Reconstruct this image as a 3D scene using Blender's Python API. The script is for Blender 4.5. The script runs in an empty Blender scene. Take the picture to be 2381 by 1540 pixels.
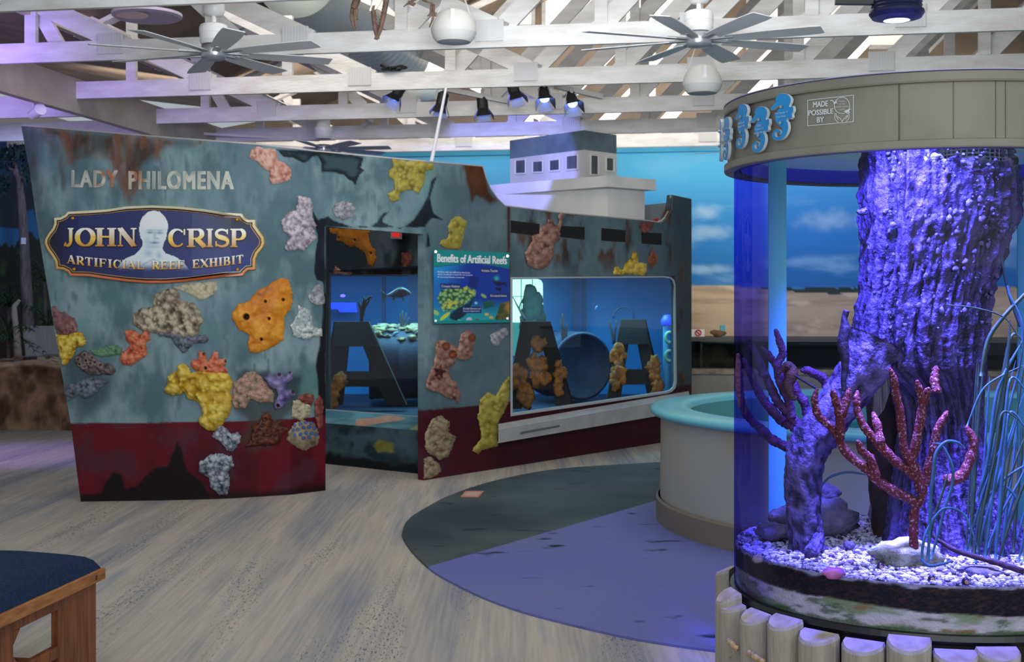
import bpy, bmesh, math, random
import numpy as np
from mathutils import Vector, Matrix

# ------------------------------------------------------------------ camera, world, lights, exposure
S = bpy.context.scene
COL = S.collection
F, CX, HY, EYE = 3000.0, 1190.5, 700.0, 1.6      # focal length in px, principal column, horizon row, eye height
cam_d = bpy.data.cameras.new('camera')
cam = bpy.data.objects.new('camera', cam_d)
COL.objects.link(cam)
S.camera = cam
cam.location = (0, 0, EYE)
cam.rotation_euler = (math.pi / 2, 0, 0)
cam_d.sensor_width = 36.0
cam_d.sensor_fit = 'HORIZONTAL'
cam_d.lens = F / 2381.0 * 36.0
cam_d.shift_y = -(770.0 - HY) / 2381.0
cam_d.clip_start = 0.05
cam_d.clip_end = 200
cam_d.dof.use_dof = True
cam_d.dof.focus_distance = 4.6
cam_d.dof.aperture_fstop = 8.5

S.view_settings.view_transform = 'Standard'
S.view_settings.look = 'None'
S.view_settings.gamma = 1.0
S.view_settings.use_curve_mapping = False
S.view_settings.exposure = 0.12
S.cycles.max_bounces = 6
S.cycles.diffuse_bounces = 3
S.cycles.glossy_bounces = 3
S.cycles.transmission_bounces = 4
S.cycles.transparent_max_bounces = 16
S.cycles.use_denoising = True
S.cycles.sample_clamp_indirect = 4.0
S.cycles.caustics_reflective = False
S.cycles.caustics_refractive = False

W = bpy.data.worlds.new('world')
S.world = W
W.use_nodes = True
bg = W.node_tree.nodes['Background']
bg.inputs['Color'].default_value = (0.82, 0.92, 1.0, 1)
bg.inputs['Strength'].default_value = 0.42


def light(name, kind, loc, target, energy, color=(1, 1, 1), size=0.2, size_y=None, angle=60, blend=0.3, spread=None):
    d = bpy.data.lights.new(name, kind)
    d.energy = energy
    d.color = color
    if kind == 'AREA':
        d.shape = 'RECTANGLE'
        d.size = size
        d.size_y = size_y or size
        if spread:
            d.spread = math.radians(spread)
    elif kind == 'SPOT':
        d.spot_size = math.radians(angle)
        d.spot_blend = blend
        d.shadow_soft_size = size
    else:
        d.shadow_soft_size = size
    o = bpy.data.objects.new(name, d)
    COL.objects.link(o)
    o.location = loc
    o.rotation_euler = (Vector(target) - Vector(loc)).to_track_quat('-Z', 'Y').to_euler()
    return o


# daylight of the roof skylights, then unseen area lights added to brighten the hall
light('skylight_daylight', 'AREA', (1.0, 8.6, 5.7), (1.0, 9.4, 0), 150, (1, .97, .92), 5.0, 7.0)
light('front_fill', 'AREA', (1.2, -3.0, 3.6), (0.6, 12, 2.2), 290, (.93, .97, 1.0), 11.0, 3.4)  # unseen front fill, added in place of daylight from behind the camera
light('truss_fill', 'AREA', (0.1, 5.4, 3.0), (0.3, 14, 4.3), 52, (.93, .96, 1.0), 1.8, 0.8, spread=100)  # unseen, added to brighten the truss faces
light('gable_uplight', 'AREA', (1.6, 16.0, 4.5), (1.8, 18.6, 5.3), 110, (1, .93, .84), 6.0, 0.8)  # added uplight on the gable, no lamp stands there
light('gable_uplight_left', 'AREA', (-3.6, 16.4, 4.1), (-3.8, 18.6, 4.7), 34, (1, .9, .8), 3.5, 0.5)  # second added uplight, for the dark left gable
light('left_roof_fill', 'AREA', (-3.0, 11.2, 5.1), (-3.4, 15.0, 3.6), 75, (1, .93, .85), 4.0, 1.2)  # unseen fill added under the left roof
light('mural_wash', 'AREA', (3.6, 15.4, 2.5), (4.6, 18.9, 1.9), 62, (1, .98, .95), 7.0, 0.5)  # unseen strip added to brighten the mural
# coloured exhibit lights
light('violet_wash', 'AREA', (-5.0, 8.8, 3.1), (-5.2, 12.6, 4.0), 30, (.36, .22, 1.0), 1.6, .8, spread=76)
light('violet_floor_spot', 'SPOT', (-7.0, 12.2, 3.3), (-5.1, 13.4, 0), 330, (.42, .24, 1.0), .25, angle=42, blend=.8)
light('diorama_blue', 'SPOT', (-4.9, 14.2, 3.2), (-6.6, 17.2, 2.2), 200, (.4, .6, 1.0), .2, angle=70, blend=.8)


# ------------------------------------------------------------------ projection helpers
def at(px, py, d):
    """point seen at pixel (px, py) at depth d"""
    return np.stack(np.broadcast_arrays((np.asarray(px, float) - CX) / F * d, np.asarray(d, float), EYE - (np.asarray(py, float) - HY) / F * d), -1)


def on_floor(px, py, z=0.0):
    d = F * (EYE - z) / (np.asarray(py, float) - HY)
    return at(px, py, d)


TH = math.atan(.167)
EU = np.array([math.cos(TH), -math.sin(TH), 0.0])     # along the trusses
EV = np.array([math.sin(TH), math.cos(TH), 0.0])      # along the hall


def uvz(u, v, z):
    return EU * u + EV * v + np.array([0, 0, z])


def v_of(d):
    """hall coordinate v of the truss line that crosses the view axis at depth d (u = -d sin)"""
    return d * math.cos(TH)


def line_d(px, v):
    """depth at which the ray of column px meets the plane v = const"""
    k = (px - CX) / F
    return v / (k * math.sin(TH) + math.cos(TH))


# ------------------------------------------------------------------ noise (numpy)
def _h(ix, iy, s):
    n = (ix.astype(np.int64) * 374761393 + iy.astype(np.int64) * 668265263 + s * 974711 + 12345) & 0x7fffffff
    n = ((n ^ (n >> 13)) * 1274126177) & 0x7fffffff
    n = ((n ^ (n >> 16)) * 1911520717) & 0x7fffffff
    return ((n ^ (n >> 15)) & 0xffff) / 65535.0


def vnoise(x, y, s=0):
    x = np.asarray(x, float); y = np.asarray(y, float)
    x, y = np.broadcast_arrays(x, y)
    ix = np.floor(x).astype(int); iy = np.floor(y).astype(int)
    fx = x - ix; fy = y - iy
    fx = fx * fx * (3 - 2 * fx); fy = fy * fy * (3 - 2 * fy)
    a = _h(ix, iy, s); b = _h(ix + 1, iy, s); c = _h(ix, iy + 1, s); d = _h(ix + 1, iy + 1, s)
    return (a * (1 - fx) + b * fx) * (1 - fy) + (c * (1 - fx) + d * fx) * fy


def fbm(x, y, s=0, o=4):
    t = 0; a = .5; n = 0
    for i in range(o):
        t = t + a * vnoise(np.asarray(x) * 2 ** i, np.asarray(y) * 2 ** i, s + i * 17)
        n += a
        a *= .5
    return t / n


def worley(x, y, s=0):
    x = np.asarray(x, float); y = np.asarray(y, float)
    ix = np.floor(x).astype(int); iy = np.floor(y).astype(int)
    best = np.full(x.shape, 9.0)
    for dx in (-1, 0, 1):
        for dy in (-1, 0, 1):
            jx, jy = ix + dx, iy + dy
            px = jx + _h(jx, jy, s); py = jy + _h(jx, jy, s + 7)
            best = np.minimum(best, np.hypot(px - x, py - y))
    return best


def sstep(a, b, x):
    t = np.clip((np.asarray(x, float) - a) / (b - a), 0, 1)
    return t * t * (3 - 2 * t)


def sdist(x, y, poly):
    """signed distance to a polygon, positive inside"""
    P = np.asarray(poly, float)
    x = np.asarray(x, float); y = np.asarray(y, float)
    d = np.full(x.shape, 1e9); ins = np.zeros(x.shape, bool)
    n = len(P)
    for i in range(n):
        ax, ay = P[i]; bx, by = P[(i + 1) % n]
        ex, ey = bx - ax, by - ay
        L = ex * ex + ey * ey + 1e-12
        t = np.clip(((x - ax) * ex + (y - ay) * ey) / L, 0, 1)
        d = np.minimum(d, np.hypot(x - ax - t * ex, y - ay - t * ey))
        if ay != by:
            c = ((ay > y) != (by > y)) & (x < ex * (y - ay) / (by - ay) + ax)
            ins ^= c
    return np.where(ins, d, -d)


def lin(c):
    c = np.asarray(c, float) / 255.0
    return np.where(c <= .04045, c / 12.92, ((c + .055) / 1.055) ** 2.4)


def mixc(a, b, t):
    t = np.asarray(t)[..., None]
    return a * (1 - t) + b * t


# crop transforms (measured on enlargements of the photograph)
def c1(L): return [(x * .3377, y * .3377) for x, y in L]
def c4(L): return [(x * .3377, 280 + y * .3377) for x, y in L]
def c5(L): return [(x * .3377, 700 + y * .3377) for x, y in L]
def c6(L): return [(560 + x * .2988, 320 + y * .2988) for x, y in L]
def c7(L): return [(700 + x * .3571, 580 + y * .3571) for x, y in L]
def c8(L): return [(1140 + x * .3376, 440 + y * .3376) for x, y in L]
def cs(L): return [(100 + x * .2226, 470 + y * .2226) for x, y in L]
def t2(L): return [(1680 + x * .3247, 680 + y * .3247) for x, y in L]
def t3(L): return [(1640 + x * .3112, 1100 + y * .3112) for x, y in L]


# ------------------------------------------------------------------ materials
def nt(m):
    m.use_nodes = True
    t = m.node_tree
    return t, t.nodes, t.links, t.nodes['Principled BSDF']


def L3(c):
    v = lin(c)
    return (float(v[0]), float(v[1]), float(v[2]), 1)


def mat(name, c, rough=.6, metal=0.0, var=.0, vscale=6.0, c2=None, bump=0.0, bscale=40.0, stretch=(1, 1, 1), emit=None, estr=0.0, spec=.5, detail=4.0, lo=.35, hi=.65):
    """principled surface; optional second colour through noise, optional bump"""
    m = bpy.data.materials.new(name)
    t, N, K, p = nt(m)
    p.inputs['Base Color'].default_value = L3(c)
    p.inputs['Roughness'].default_value = rough
    p.inputs['Metallic'].default_value = metal
    p.inputs['Specular IOR Level'].default_value = spec
    if c2 is not None or bump:
        tc = N.new('ShaderNodeTexCoord')
        mp = N.new('ShaderNodeMapping')
        mp.inputs['Scale'].default_value = stretch
        K.new(tc.outputs['Object'], mp.inputs['Vector'])
    if c2 is not None:
        nz = N.new('ShaderNodeTexNoise')
        nz.inputs['Scale'].default_value = vscale
        nz.inputs['Detail'].default_value = detail
        K.new(mp.outputs['Vector'], nz.inputs['Vector'])
        r = N.new('ShaderNodeValToRGB')
        r.color_ramp.elements[0].position = lo
        r.color_ramp.elements[1].position = hi
        r.color_ramp.elements[0].color = L3(c)
        r.color_ramp.elements[1].color = L3(c2)
        K.new(nz.outputs['Fac'], r.inputs['Fac'])
        K.new(r.outputs['Color'], p.inputs['Base Color'])
    if bump:
        nb = N.new('ShaderNodeTexNoise')
        nb.inputs['Scale'].default_value = bscale
        nb.inputs['Detail'].default_value = 5
        K.new(mp.outputs['Vector'], nb.inputs['Vector'])
        b = N.new('ShaderNodeBump')
        b.inputs['Strength'].default_value = bump
        b.inputs['Distance'].default_value = .02
        K.new(nb.outputs['Fac'], b.inputs['Height'])
        K.new(b.outputs['Normal'], p.inputs['Normal'])
    if emit is not None:
        p.inputs['Emission Color'].default_value = L3(emit)
        p.inputs['Emission Strength'].default_value = estr
    return m


def vcmat(name, rough=.6, bump=.0, bscale=30.0, spec=.4, metal=0.0):
    """painted surface: colour from the painted attribute"""
    m = bpy.data.materials.new(name)
    t, N, K, p = nt(m)
    a = N.new('ShaderNodeAttribute')
    a.attribute_name = 'Col'
    K.new(a.outputs['Color'], p.inputs['Base Color'])
    p.inputs['Roughness'].default_value = rough
    p.inputs['Specular IOR Level'].default_value = spec
    p.inputs['Metallic'].default_value = metal
    if bump:
        tc = N.new('ShaderNodeTexCoord')
        nb = N.new('ShaderNodeTexNoise')
        nb.inputs['Scale'].default_value = bscale
        nb.inputs['Detail'].default_value = 5
        K.new(tc.outputs['Object'], nb.inputs['Vector'])
        b = N.new('ShaderNodeBump')
        b.inputs['Strength'].default_value = bump
        b.inputs['Distance'].default_value = .02
        K.new(nb.outputs['Fac'], b.inputs['Height'])
        K.new(b.outputs['Normal'], p.inputs['Normal'])
    return m


def glassmat(name, tint=(1, 1, 1), gloss=.08, edge=(1, 1, 1), rough=.02, power=3.0, edge_gloss=.5):
    """clear sheet: see-through, tinted where the path through it is long, with mirror reflection"""
    m = bpy.data.materials.new(name)
    m.use_nodes = True
    t = m.node_tree
    N, K = t.nodes, t.links
    N.clear()
    out = N.new('ShaderNodeOutputMaterial')
    tr = N.new('ShaderNodeBsdfTransparent')
    gl = N.new('ShaderNodeBsdfGlossy')
    gl.inputs['Roughness'].default_value = rough
    mx = N.new('ShaderNodeMixShader')
    lw = N.new('ShaderNodeLayerWeight')
    lw.inputs['Blend'].default_value = .5
    if power:
        pw = N.new('ShaderNodeMath'); pw.operation = 'POWER'
        pw.inputs[1].default_value = power
        K.new(lw.outputs['Facing'], pw.inputs[0])
    else:
        pw = N.new('ShaderNodeMapRange'); pw.interpolation_type = 'SMOOTHSTEP'
        pw.inputs['From Min'].default_value = .3
        pw.inputs['From Max'].default_value = .52
        K.new(lw.outputs['Facing'], pw.inputs['Value'])
    mc = N.new('ShaderNodeMix'); mc.data_type = 'RGBA'
    mc.inputs[6].default_value = (*tint, 1)
    mc.inputs[7].default_value = (*edge, 1)
    K.new(pw.outputs[0], mc.inputs[0])
    K.new(mc.outputs[2], tr.inputs['Color'])
    ma = N.new('ShaderNodeMath'); ma.operation = 'MULTIPLY_ADD'
    ma.inputs[1].default_value = edge_gloss
    ma.inputs[2].default_value = gloss
    K.new(pw.outputs[0], ma.inputs[0])
    K.new(ma.outputs[0], mx.inputs[0])
    K.new(tr.outputs[0], mx.inputs[1])
    K.new(gl.outputs[0], mx.inputs[2])
    K.new(mx.outputs[0], out.inputs['Surface'])
    return m


# ------------------------------------------------------------------ mesh builder
ORG = {}


def tag(o, label=None, cat=None, group=None, kind=None):
    if label: o['label'] = label
    if cat: o['category'] = cat
    if group: o['group'] = group
    if kind: o['kind'] = kind
    return o


def thing(name, loc, label, cat, group=None):
    o = bpy.data.objects.new(name, None)
    o.empty_display_size = .1
    COL.objects.link(o)
    o.location = tuple(float(v) for v in loc)
    ORG[o.name] = np.array(loc, float)
    return tag(o, label, cat, group)


class MB:
    def __init__(self):
        self.v, self.f, self.c, self.n = [], [], [], 0

    def add(self, v, f, col=None):
        v = np.asarray(v, float).reshape(-1, 3)
        self.v.append(v)
        self.f += [tuple(i + self.n for i in q) for q in f]
        if col is not None:
            col = np.asarray(col, float)
            if col.ndim == 1:
                col = np.tile(col, (len(v), 1))
            self.c.append(col.reshape(-1, 3))
        self.n += len(v)
        return self

    def quad(self, a, b, c, d, col=None):
        return self.add([a, b, c, d], [(0, 1, 2, 3)], col)

    def box(self, c, s, ax=None, col=None):
        """box with centre c, full sizes s, axes ax (three unit vectors)"""
        c = np.asarray(c, float)
        if ax is None: ax = np.eye(3)
        ax = np.asarray(ax, float)
        v = []
        for i in (-1, 1):
            for j in (-1, 1):
                for k in (-1, 1):
                    v.append(c + ax[0] * s[0] / 2 * i + ax[1] * s[1] / 2 * j + ax[2] * s[2] / 2 * k)
        f = [(0, 1, 3, 2), (4, 6, 7, 5), (0, 4, 5, 1), (2, 3, 7, 6), (0, 2, 6, 4), (1, 5, 7, 3)]
        return self.add(v, f, col)

    def bar(self, a, b, w, h, up=(0, 0, 1), col=None):
        a = np.asarray(a, float); b = np.asarray(b, float)
        d = b - a; L = np.linalg.norm(d); d = d / L
        u = np.asarray(up, float); s = np.cross(d, u); s /= np.linalg.norm(s); u = np.cross(s, d)
        return self.box((a + b) / 2, (L, w, h), [d, s, u], col)

    def tube(self, pts, r, n=10, cap=True, col=None, jit=0.0, seed=0):
        P = np.asarray(pts, float)
        m = len(P)
        R = np.full(m, r, float) if np.isscalar(r) else np.asarray(r, float)
        T = np.gradient(P, axis=0) if m > 2 else np.tile(P[1] - P[0], (m, 1))
        T /= np.linalg.norm(T, axis=1)[:, None] + 1e-12
        u = np.array([0, 0, 1.0]) if abs(T[0][2]) < .9 else np.array([1.0, 0, 0])
        v = []
        rng = np.random.RandomState(seed)
        for i in range(m):
            s = np.cross(T[i], u); s /= np.linalg.norm(s) + 1e-12
            u = np.cross(s, T[i])
            for k in range(n):
                a = 2 * math.pi * k / n
                rr = R[i] * (1 + jit * (rng.rand() - .5) * 2)
                v.append(P[i] + (s * math.cos(a) + u * math.sin(a)) * rr)
        f = []
        for i in range(m - 1):
            for k in range(n):
                k2 = (k + 1) % n
                f.append((i * n + k, i * n + k2, (i + 1) * n + k2, (i + 1) * n + k))
        if cap:
            f.append(tuple(range(n - 1, -1, -1)))
            f.append(tuple((m - 1) * n + k for k in range(n)))
        return self.add(v, f, col)

    def lathe(self, prof, c, n=64, a0=0.0, a1=2 * math.pi, col=None, closed=False):
        """profile of (r, z) about the vertical through c"""
        full = abs(a1 - a0 - 2 * math.pi) < 1e-6
        m = n if full else n + 1
        v, cc = [], []
        for i, (r, z) in enumerate(prof):
            for k in range(m):
                a = a0 + (a1 - a0) * k / n
                v.append((c[0] + r * math.cos(a), c[1] + r * math.sin(a), c[2] + z))
        f = []
        P = len(prof)
        for i in range(P if closed else P - 1):
            j = (i + 1) % P
            for k in range(n):
                k2 = (k + 1) % m
                f.append((i * m + k, i * m + k2, j * m + k2, j * m + k))
        return self.add(v, f, col)

    def prism(self, poly3, off, col=None):
        """planar outline (k,3) pushed by vector off: closed solid"""
        A = np.asarray(poly3, float)
        B = A + np.asarray(off, float)
        n = len(A)
        f = [tuple(range(n)), tuple(range(2 * n - 1, n - 1, -1))]
        for i in range(n):
            j = (i + 1) % n
            f.append((i, n + i, n + j, j))
        return self.add(np.vstack([A, B]), f, col)

    def ico(self, c, r, sub=1, jit=0.0, rng=None, sc=(1, 1, 1), col=None, rot=None):
        V, Fc = ICO[sub]
        v = V.copy()
        if jit:
            v = v * (1 + jit * (rng.rand(len(v), 1) - .5) * 2)
        v = v * np.asarray(sc) * r
        if rot is not None:
            v = v @ rot.T
        return self.add(v + np.asarray(c), Fc, col)

    def build(self, name, m, parent=None, smooth=False, label=None, cat=None, group=None, kind=None, origin=None, solid=None, bevel=None):
        v = np.vstack(self.v)
        if parent is not None:
            org = ORG[parent.name]
        else:
            org = np.array(origin, float) if origin is not None else np.array([(v[:, 0].min() + v[:, 0].max()) / 2, (v[:, 1].min() + v[:, 1].max()) / 2, v[:, 2].min()])
        me = bpy.data.meshes.new(name)
        me.from_pydata((v - org).tolist(), [], self.f)
        if self.c:
            col = np.vstack(self.c)
            at_ = me.color_attributes.new('Col', 'FLOAT_COLOR', 'POINT')
            at_.data.foreach_set('color', np.c_[col, np.ones(len(col))].astype(np.float32).ravel())
        me.materials.append(m)
        if smooth:
            me.polygons.foreach_set('use_smooth', [True] * len(me.polygons))
        me.update()
        o = bpy.data.objects.new(name, me)
        COL.objects.link(o)
        if parent is not None:
            o.parent = parent
        else:
            o.location = tuple(float(x) for x in org)
        ORG[o.name] = org
        if bevel:
            b = o.modifiers.new('bevel', 'BEVEL'); b.width = bevel; b.segments = 2; b.limit_method = 'ANGLE'
        if solid:
            s = o.modifiers.new('solid', 'SOLIDIFY'); s.thickness = solid[0]; s.offset = solid[1]
        return tag(o, label, cat, group, kind)


def _ico(sub):
    b = bmesh.new()
    bmesh.ops.create_icosphere(b, subdivisions=sub, radius=1.0)
    V = np.array([v.co[:] for v in b.verts]); Fc = [tuple(v.index for v in f.verts) for f in b.faces]
    b.free()
    return V, Fc


ICO = {1: _ico(1), 2: _ico(2), 3: _ico(3)}


def grid_faces(nu, nv, flip=False):
    f = []
    for i in range(nu - 1):
        for j in range(nv - 1):
            q = (i * nv + j, i * nv + j + 1, (i + 1) * nv + j + 1, (i + 1) * nv + j)
            f.append(q[::-1] if flip else q)
    return f


def smooth_path(pts, n=6):
    """Catmull-Rom through the points"""
    P = np.asarray(pts, float)
    Q = np.vstack([2 * P[0] - P[1], P, 2 * P[-1] - P[-2]])
    out = []
    for i in range(1, len(Q) - 2):
        for t in np.linspace(0, 1, n, endpoint=False):
            a, b, c, d = Q[i - 1], Q[i], Q[i + 1], Q[i + 2]
            out.append(.5 * ((2 * b) + (-a + c) * t + (2 * a - 5 * b + 4 * c - d) * t * t + (-a + 3 * b - 3 * c + d) * t ** 3))
    out.append(P[-1])
    return np.array(out)


def offset_poly(poly, d):
    """move a closed outline inward by d (outline in any winding)"""
    P = np.asarray(poly, float)
    n = len(P)
    A = .5 * np.sum(P[:, 0] * np.roll(P[:, 1], -1) - np.roll(P[:, 0], -1) * P[:, 1])
    sgn = 1 if A > 0 else -1
    out = []
    for i in range(n):
        a = P[i] - P[i - 1]; b = P[(i + 1) % n] - P[i]
        na = np.array([-a[1], a[0]]) / (np.hypot(*a) + 1e-9) * sgn
        nb = np.array([-b[1], b[0]]) / (np.hypot(*b) + 1e-9) * sgn
        m = na + nb; L = np.hypot(*m)
        m = m / (L + 1e-9)
        k = d / max(.45, float(np.dot(m, na)))
        out.append(P[i] + m * k)
    return np.array(out)


def text2d(s, bold=0.0, spacing=1.0):
    """flat lettering normalised to the unit box: (k,2) vertices, faces"""
    cu = bpy.data.curves.new('lettering', 'FONT')
    cu.body = s
    cu.size = 1
    cu.offset = bold
    cu.space_character = spacing
    cu.resolution_u = 3
    ob = bpy.data.objects.new('lettering', cu)
    COL.objects.link(ob)
    dg = bpy.context.evaluated_depsgraph_get()
    me = bpy.data.meshes.new_from_object(ob.evaluated_get(dg))
    V = np.array([v.co[:2] for v in me.vertices])
    Fc = [tuple(p.vertices) for p in me.polygons]
    bpy.data.objects.remove(ob)
    bpy.data.meshes.remove(me)
    bpy.data.curves.remove(cu)
    V = (V - V.min(0)) / (V.max(0) - V.min(0))
    return V, Fc


def put_text(mb, s, box, surf, bold=.0, spacing=1.0, col=None, slope=0.0, off=.004):
    """lettering into the pixel box (x0, y0, x1, y1) on a surface surf(px, py, off)"""
    V, Fc = text2d(s, 0.0, spacing)
    e = bold * abs(box[3] - box[1]) * 1.1
    for k, (ex, ey) in enumerate(((-1, -.6), (1, -.6), (-1, .6), (1, .6)) if bold else ((0, 0),)):
        x = box[0] + (box[2] - box[0]) * V[:, 0] + e * ex
        y = box[3] + (box[1] - box[3]) * V[:, 1] + slope * (x - box[0]) + e * ey
        cc = None
        if col is not None:
            cc = col(x, y) if callable(col) else np.tile(lin(col), (len(x), 1))
        mb.add(surf(x, y, off + .0003 * k), Fc, cc)


# serif letters from strokes, each in the unit box: returns list of strips (pts, widths)
def _arc(cx, cy, rx, ry, a0, a1, n=20):
    a = np.radians(np.linspace(a0, a1, n))
    return np.c_[cx + rx * np.cos(a), cy + ry * np.sin(a)]


def _strip(P, w):
    P = np.asarray(P, float)
    w = np.full(len(P), w) if np.isscalar(w) else np.asarray(w)
    T = np.gradient(P, axis=0) if len(P) > 2 else np.tile(P[1] - P[0], (2, 1))
    T /= np.linalg.norm(T, axis=1)[:, None] + 1e-9
    Nn = np.c_[-T[:, 1], T[:, 0]]
    return P + Nn * w[:, None] / 2, P - Nn * w[:, None] / 2


def serif(ch):
    T, t, s = .26, .09, .07
    O = []
    def st(x, w=T, y0=0, y1=1, e=.09, top=True, bot=True):
        O.append(([(x, y0), (x, y1)], w))
        if bot: O.append(([(x - w / 2 - e, y0 + s / 2), (x + w / 2 + e, y0 + s / 2)], s))
        if top: O.append(([(x - w / 2 - e, y1 - s / 2), (x + w / 2 + e, y1 - s / 2)], s))
    def hb(x0, x1, y, w=t): O.append(([(x0, y), (x1, y)], w))
    def bowl(x, y0, y1, r):
        P = _arc(x, (y0 + y1) / 2, r, (y1 - y0) / 2 - t / 2, -90, 90)
        O.append((P, t + (T - t) * np.abs(np.cos(np.radians(np.linspace(-90, 90, 20))))))
    if ch == 'I': st(.5, .5, e=.2)
    elif ch == 'H':
        st(.2); st(.8); hb(.2, .8, .52)
    elif ch == 'N':
        st(.17, t, e=.1); st(.85, t, e=.1); O.append(([(.16, .97), (.86, .03)], T))
    elif ch == 'J':
        O.append(([(.72, 1), (.72, .3)], T + .06)); hb(.45, .98, 1 - s / 2, s)
        P = np.vstack([[(.72, .32)], _arc(.38, .3, .34, .26, 0, -115, 14)])
        O.append((P, np.linspace(T + .06, .1, len(P)))); O.append(([(.1, .02), (.28, .2)], .12))
    elif ch == 'O':
        a = np.linspace(0, 360, 40); P = _arc(.5, .5, .5 - T / 2 + .02, .5 - t / 2, 0, 360, 40)
        O.append((P, t + (T - t) * np.abs(np.cos(np.radians(a)))))
    elif ch in 'CG':
        a = np.linspace(42, 318, 34); P = _arc(.54, .5, .5 - T / 2 + .02, .5 - t / 2, 42, 318, 34)
        O.append((P, t + (T - t) * np.clip(-np.cos(np.radians(a)), 0, 1)))
        O.append(([(.93, .98), (.93, .66)], t)); 
    elif ch == 'R':
        st(.2); hb(.2, .55, 1 - t / 2); hb(.2, .55, .46); bowl(.55, .44, 1, .24); O.append(([(.5, .46), (.93, .02)], T)); hb(.74, 1.02, s / 2, s)
    elif ch == 'P':
        st(.22); hb(.2, .58, 1 - t / 2); hb(.2, .58, .42); bowl(.58, .4, 1, .26)
    elif ch == 'B':
        st(.2); hb(.2, .55, 1 - t / 2); hb(.2, .6, .52); hb(.2, .6, t / 2); bowl(.55, .5, 1, .22); bowl(.58, 0, .54, .28)
    elif ch == 'S':
        P = np.vstack([_arc(.5, .74, .36, .21, 30, 270, 22), _arc(.5, .27, .38, .23, 90, -150, 22)])
        q = np.linspace(0, 1, len(P)); O.append((P, t + (T - t) * np.exp(-((q - .5) / .28) ** 2)))
        O.append(([(.85, .98), (.85, .7)], t)); O.append(([(.12, .02), (.12, .32)], t))
    elif ch == 'A':
        O.append(([(.12, .03), (.48, .98)], t)); O.append(([(.46, .98), (.84, .03)], T)); hb(.24, .72, .32); hb(0, .27, s / 2, s); hb(.64, 1.02, s / 2, s)
    elif ch == 'T':
        st(.5, T, top=False); hb(.02, .98, 1 - t / 2); O.append(([(.05, 1), (.05, .74)], t)); O.append(([(.95, 1), (.95, .74)], t))
    elif ch in 'EF':
        st(.22); hb(.2, .9, 1 - t / 2); hb(.2, .72, .5); O.append(([(.9, 1), (.9, .74)], t)); O.append(([(.72, .62), (.72, .38)], t))
        if ch == 'E': hb(.2, .95, t / 2); O.append(([(.93, 0), (.93, .28)], t))
    elif ch == 'L':
        st(.24); hb(.2, .95, t / 2); O.append(([(.93, 0), (.93, .28)], t))
    elif ch == 'X':
        O.append(([(.12, .97), (.86, .03)], T)); O.append(([(.86, .97), (.12, .03)], t))
        for x in (.12, .86):
            hb(x - .16, x + .16, s / 2, s); hb(x - .16, x + .16, 1 - s / 2, s)
    return O


def put_serif(mb, ch, box, surf, col, base=None, off=.01, fat=0.0):
    x0, y0, x1, y1 = box
    for i, (P, w) in enumerate(serif(ch)):
        A, B = _strip(P, np.asarray(w) + fat)
        Q = np.vstack([A, B])
        x = x0 + (x1 - x0) * Q[:, 0]
        y = y1 + (y0 - y1) * Q[:, 1]
        if base is not None: y = y + base(x)
        n = len(A)
        cc = col(x, y, Q[:, 1]) if callable(col) else np.tile(lin(col), (len(x), 1))
        mb.add(surf(x, y, off + .0006 * i), [(k, k + 1, n + k + 1, n + k) for k in range(n - 1)], cc)

# ================================================================== SETTING
VB = v_of(18.8)                     # back wall plane
UL = -9.73                          # left wall plane
UG = -6.35                          # girder that carries the truss ends
M_white = mat('white_painted_timber', (226, 226, 226), .55, c2=(205, 203, 200), vscale=3, bump=.25, bscale=14, stretch=(1, 1, 4))
M_paint = vcmat('painted_wall', .7)
M_deck = mat('roof_boarding', (156, 138, 118), .8, c2=(124, 108, 92), vscale=2.0)


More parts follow.
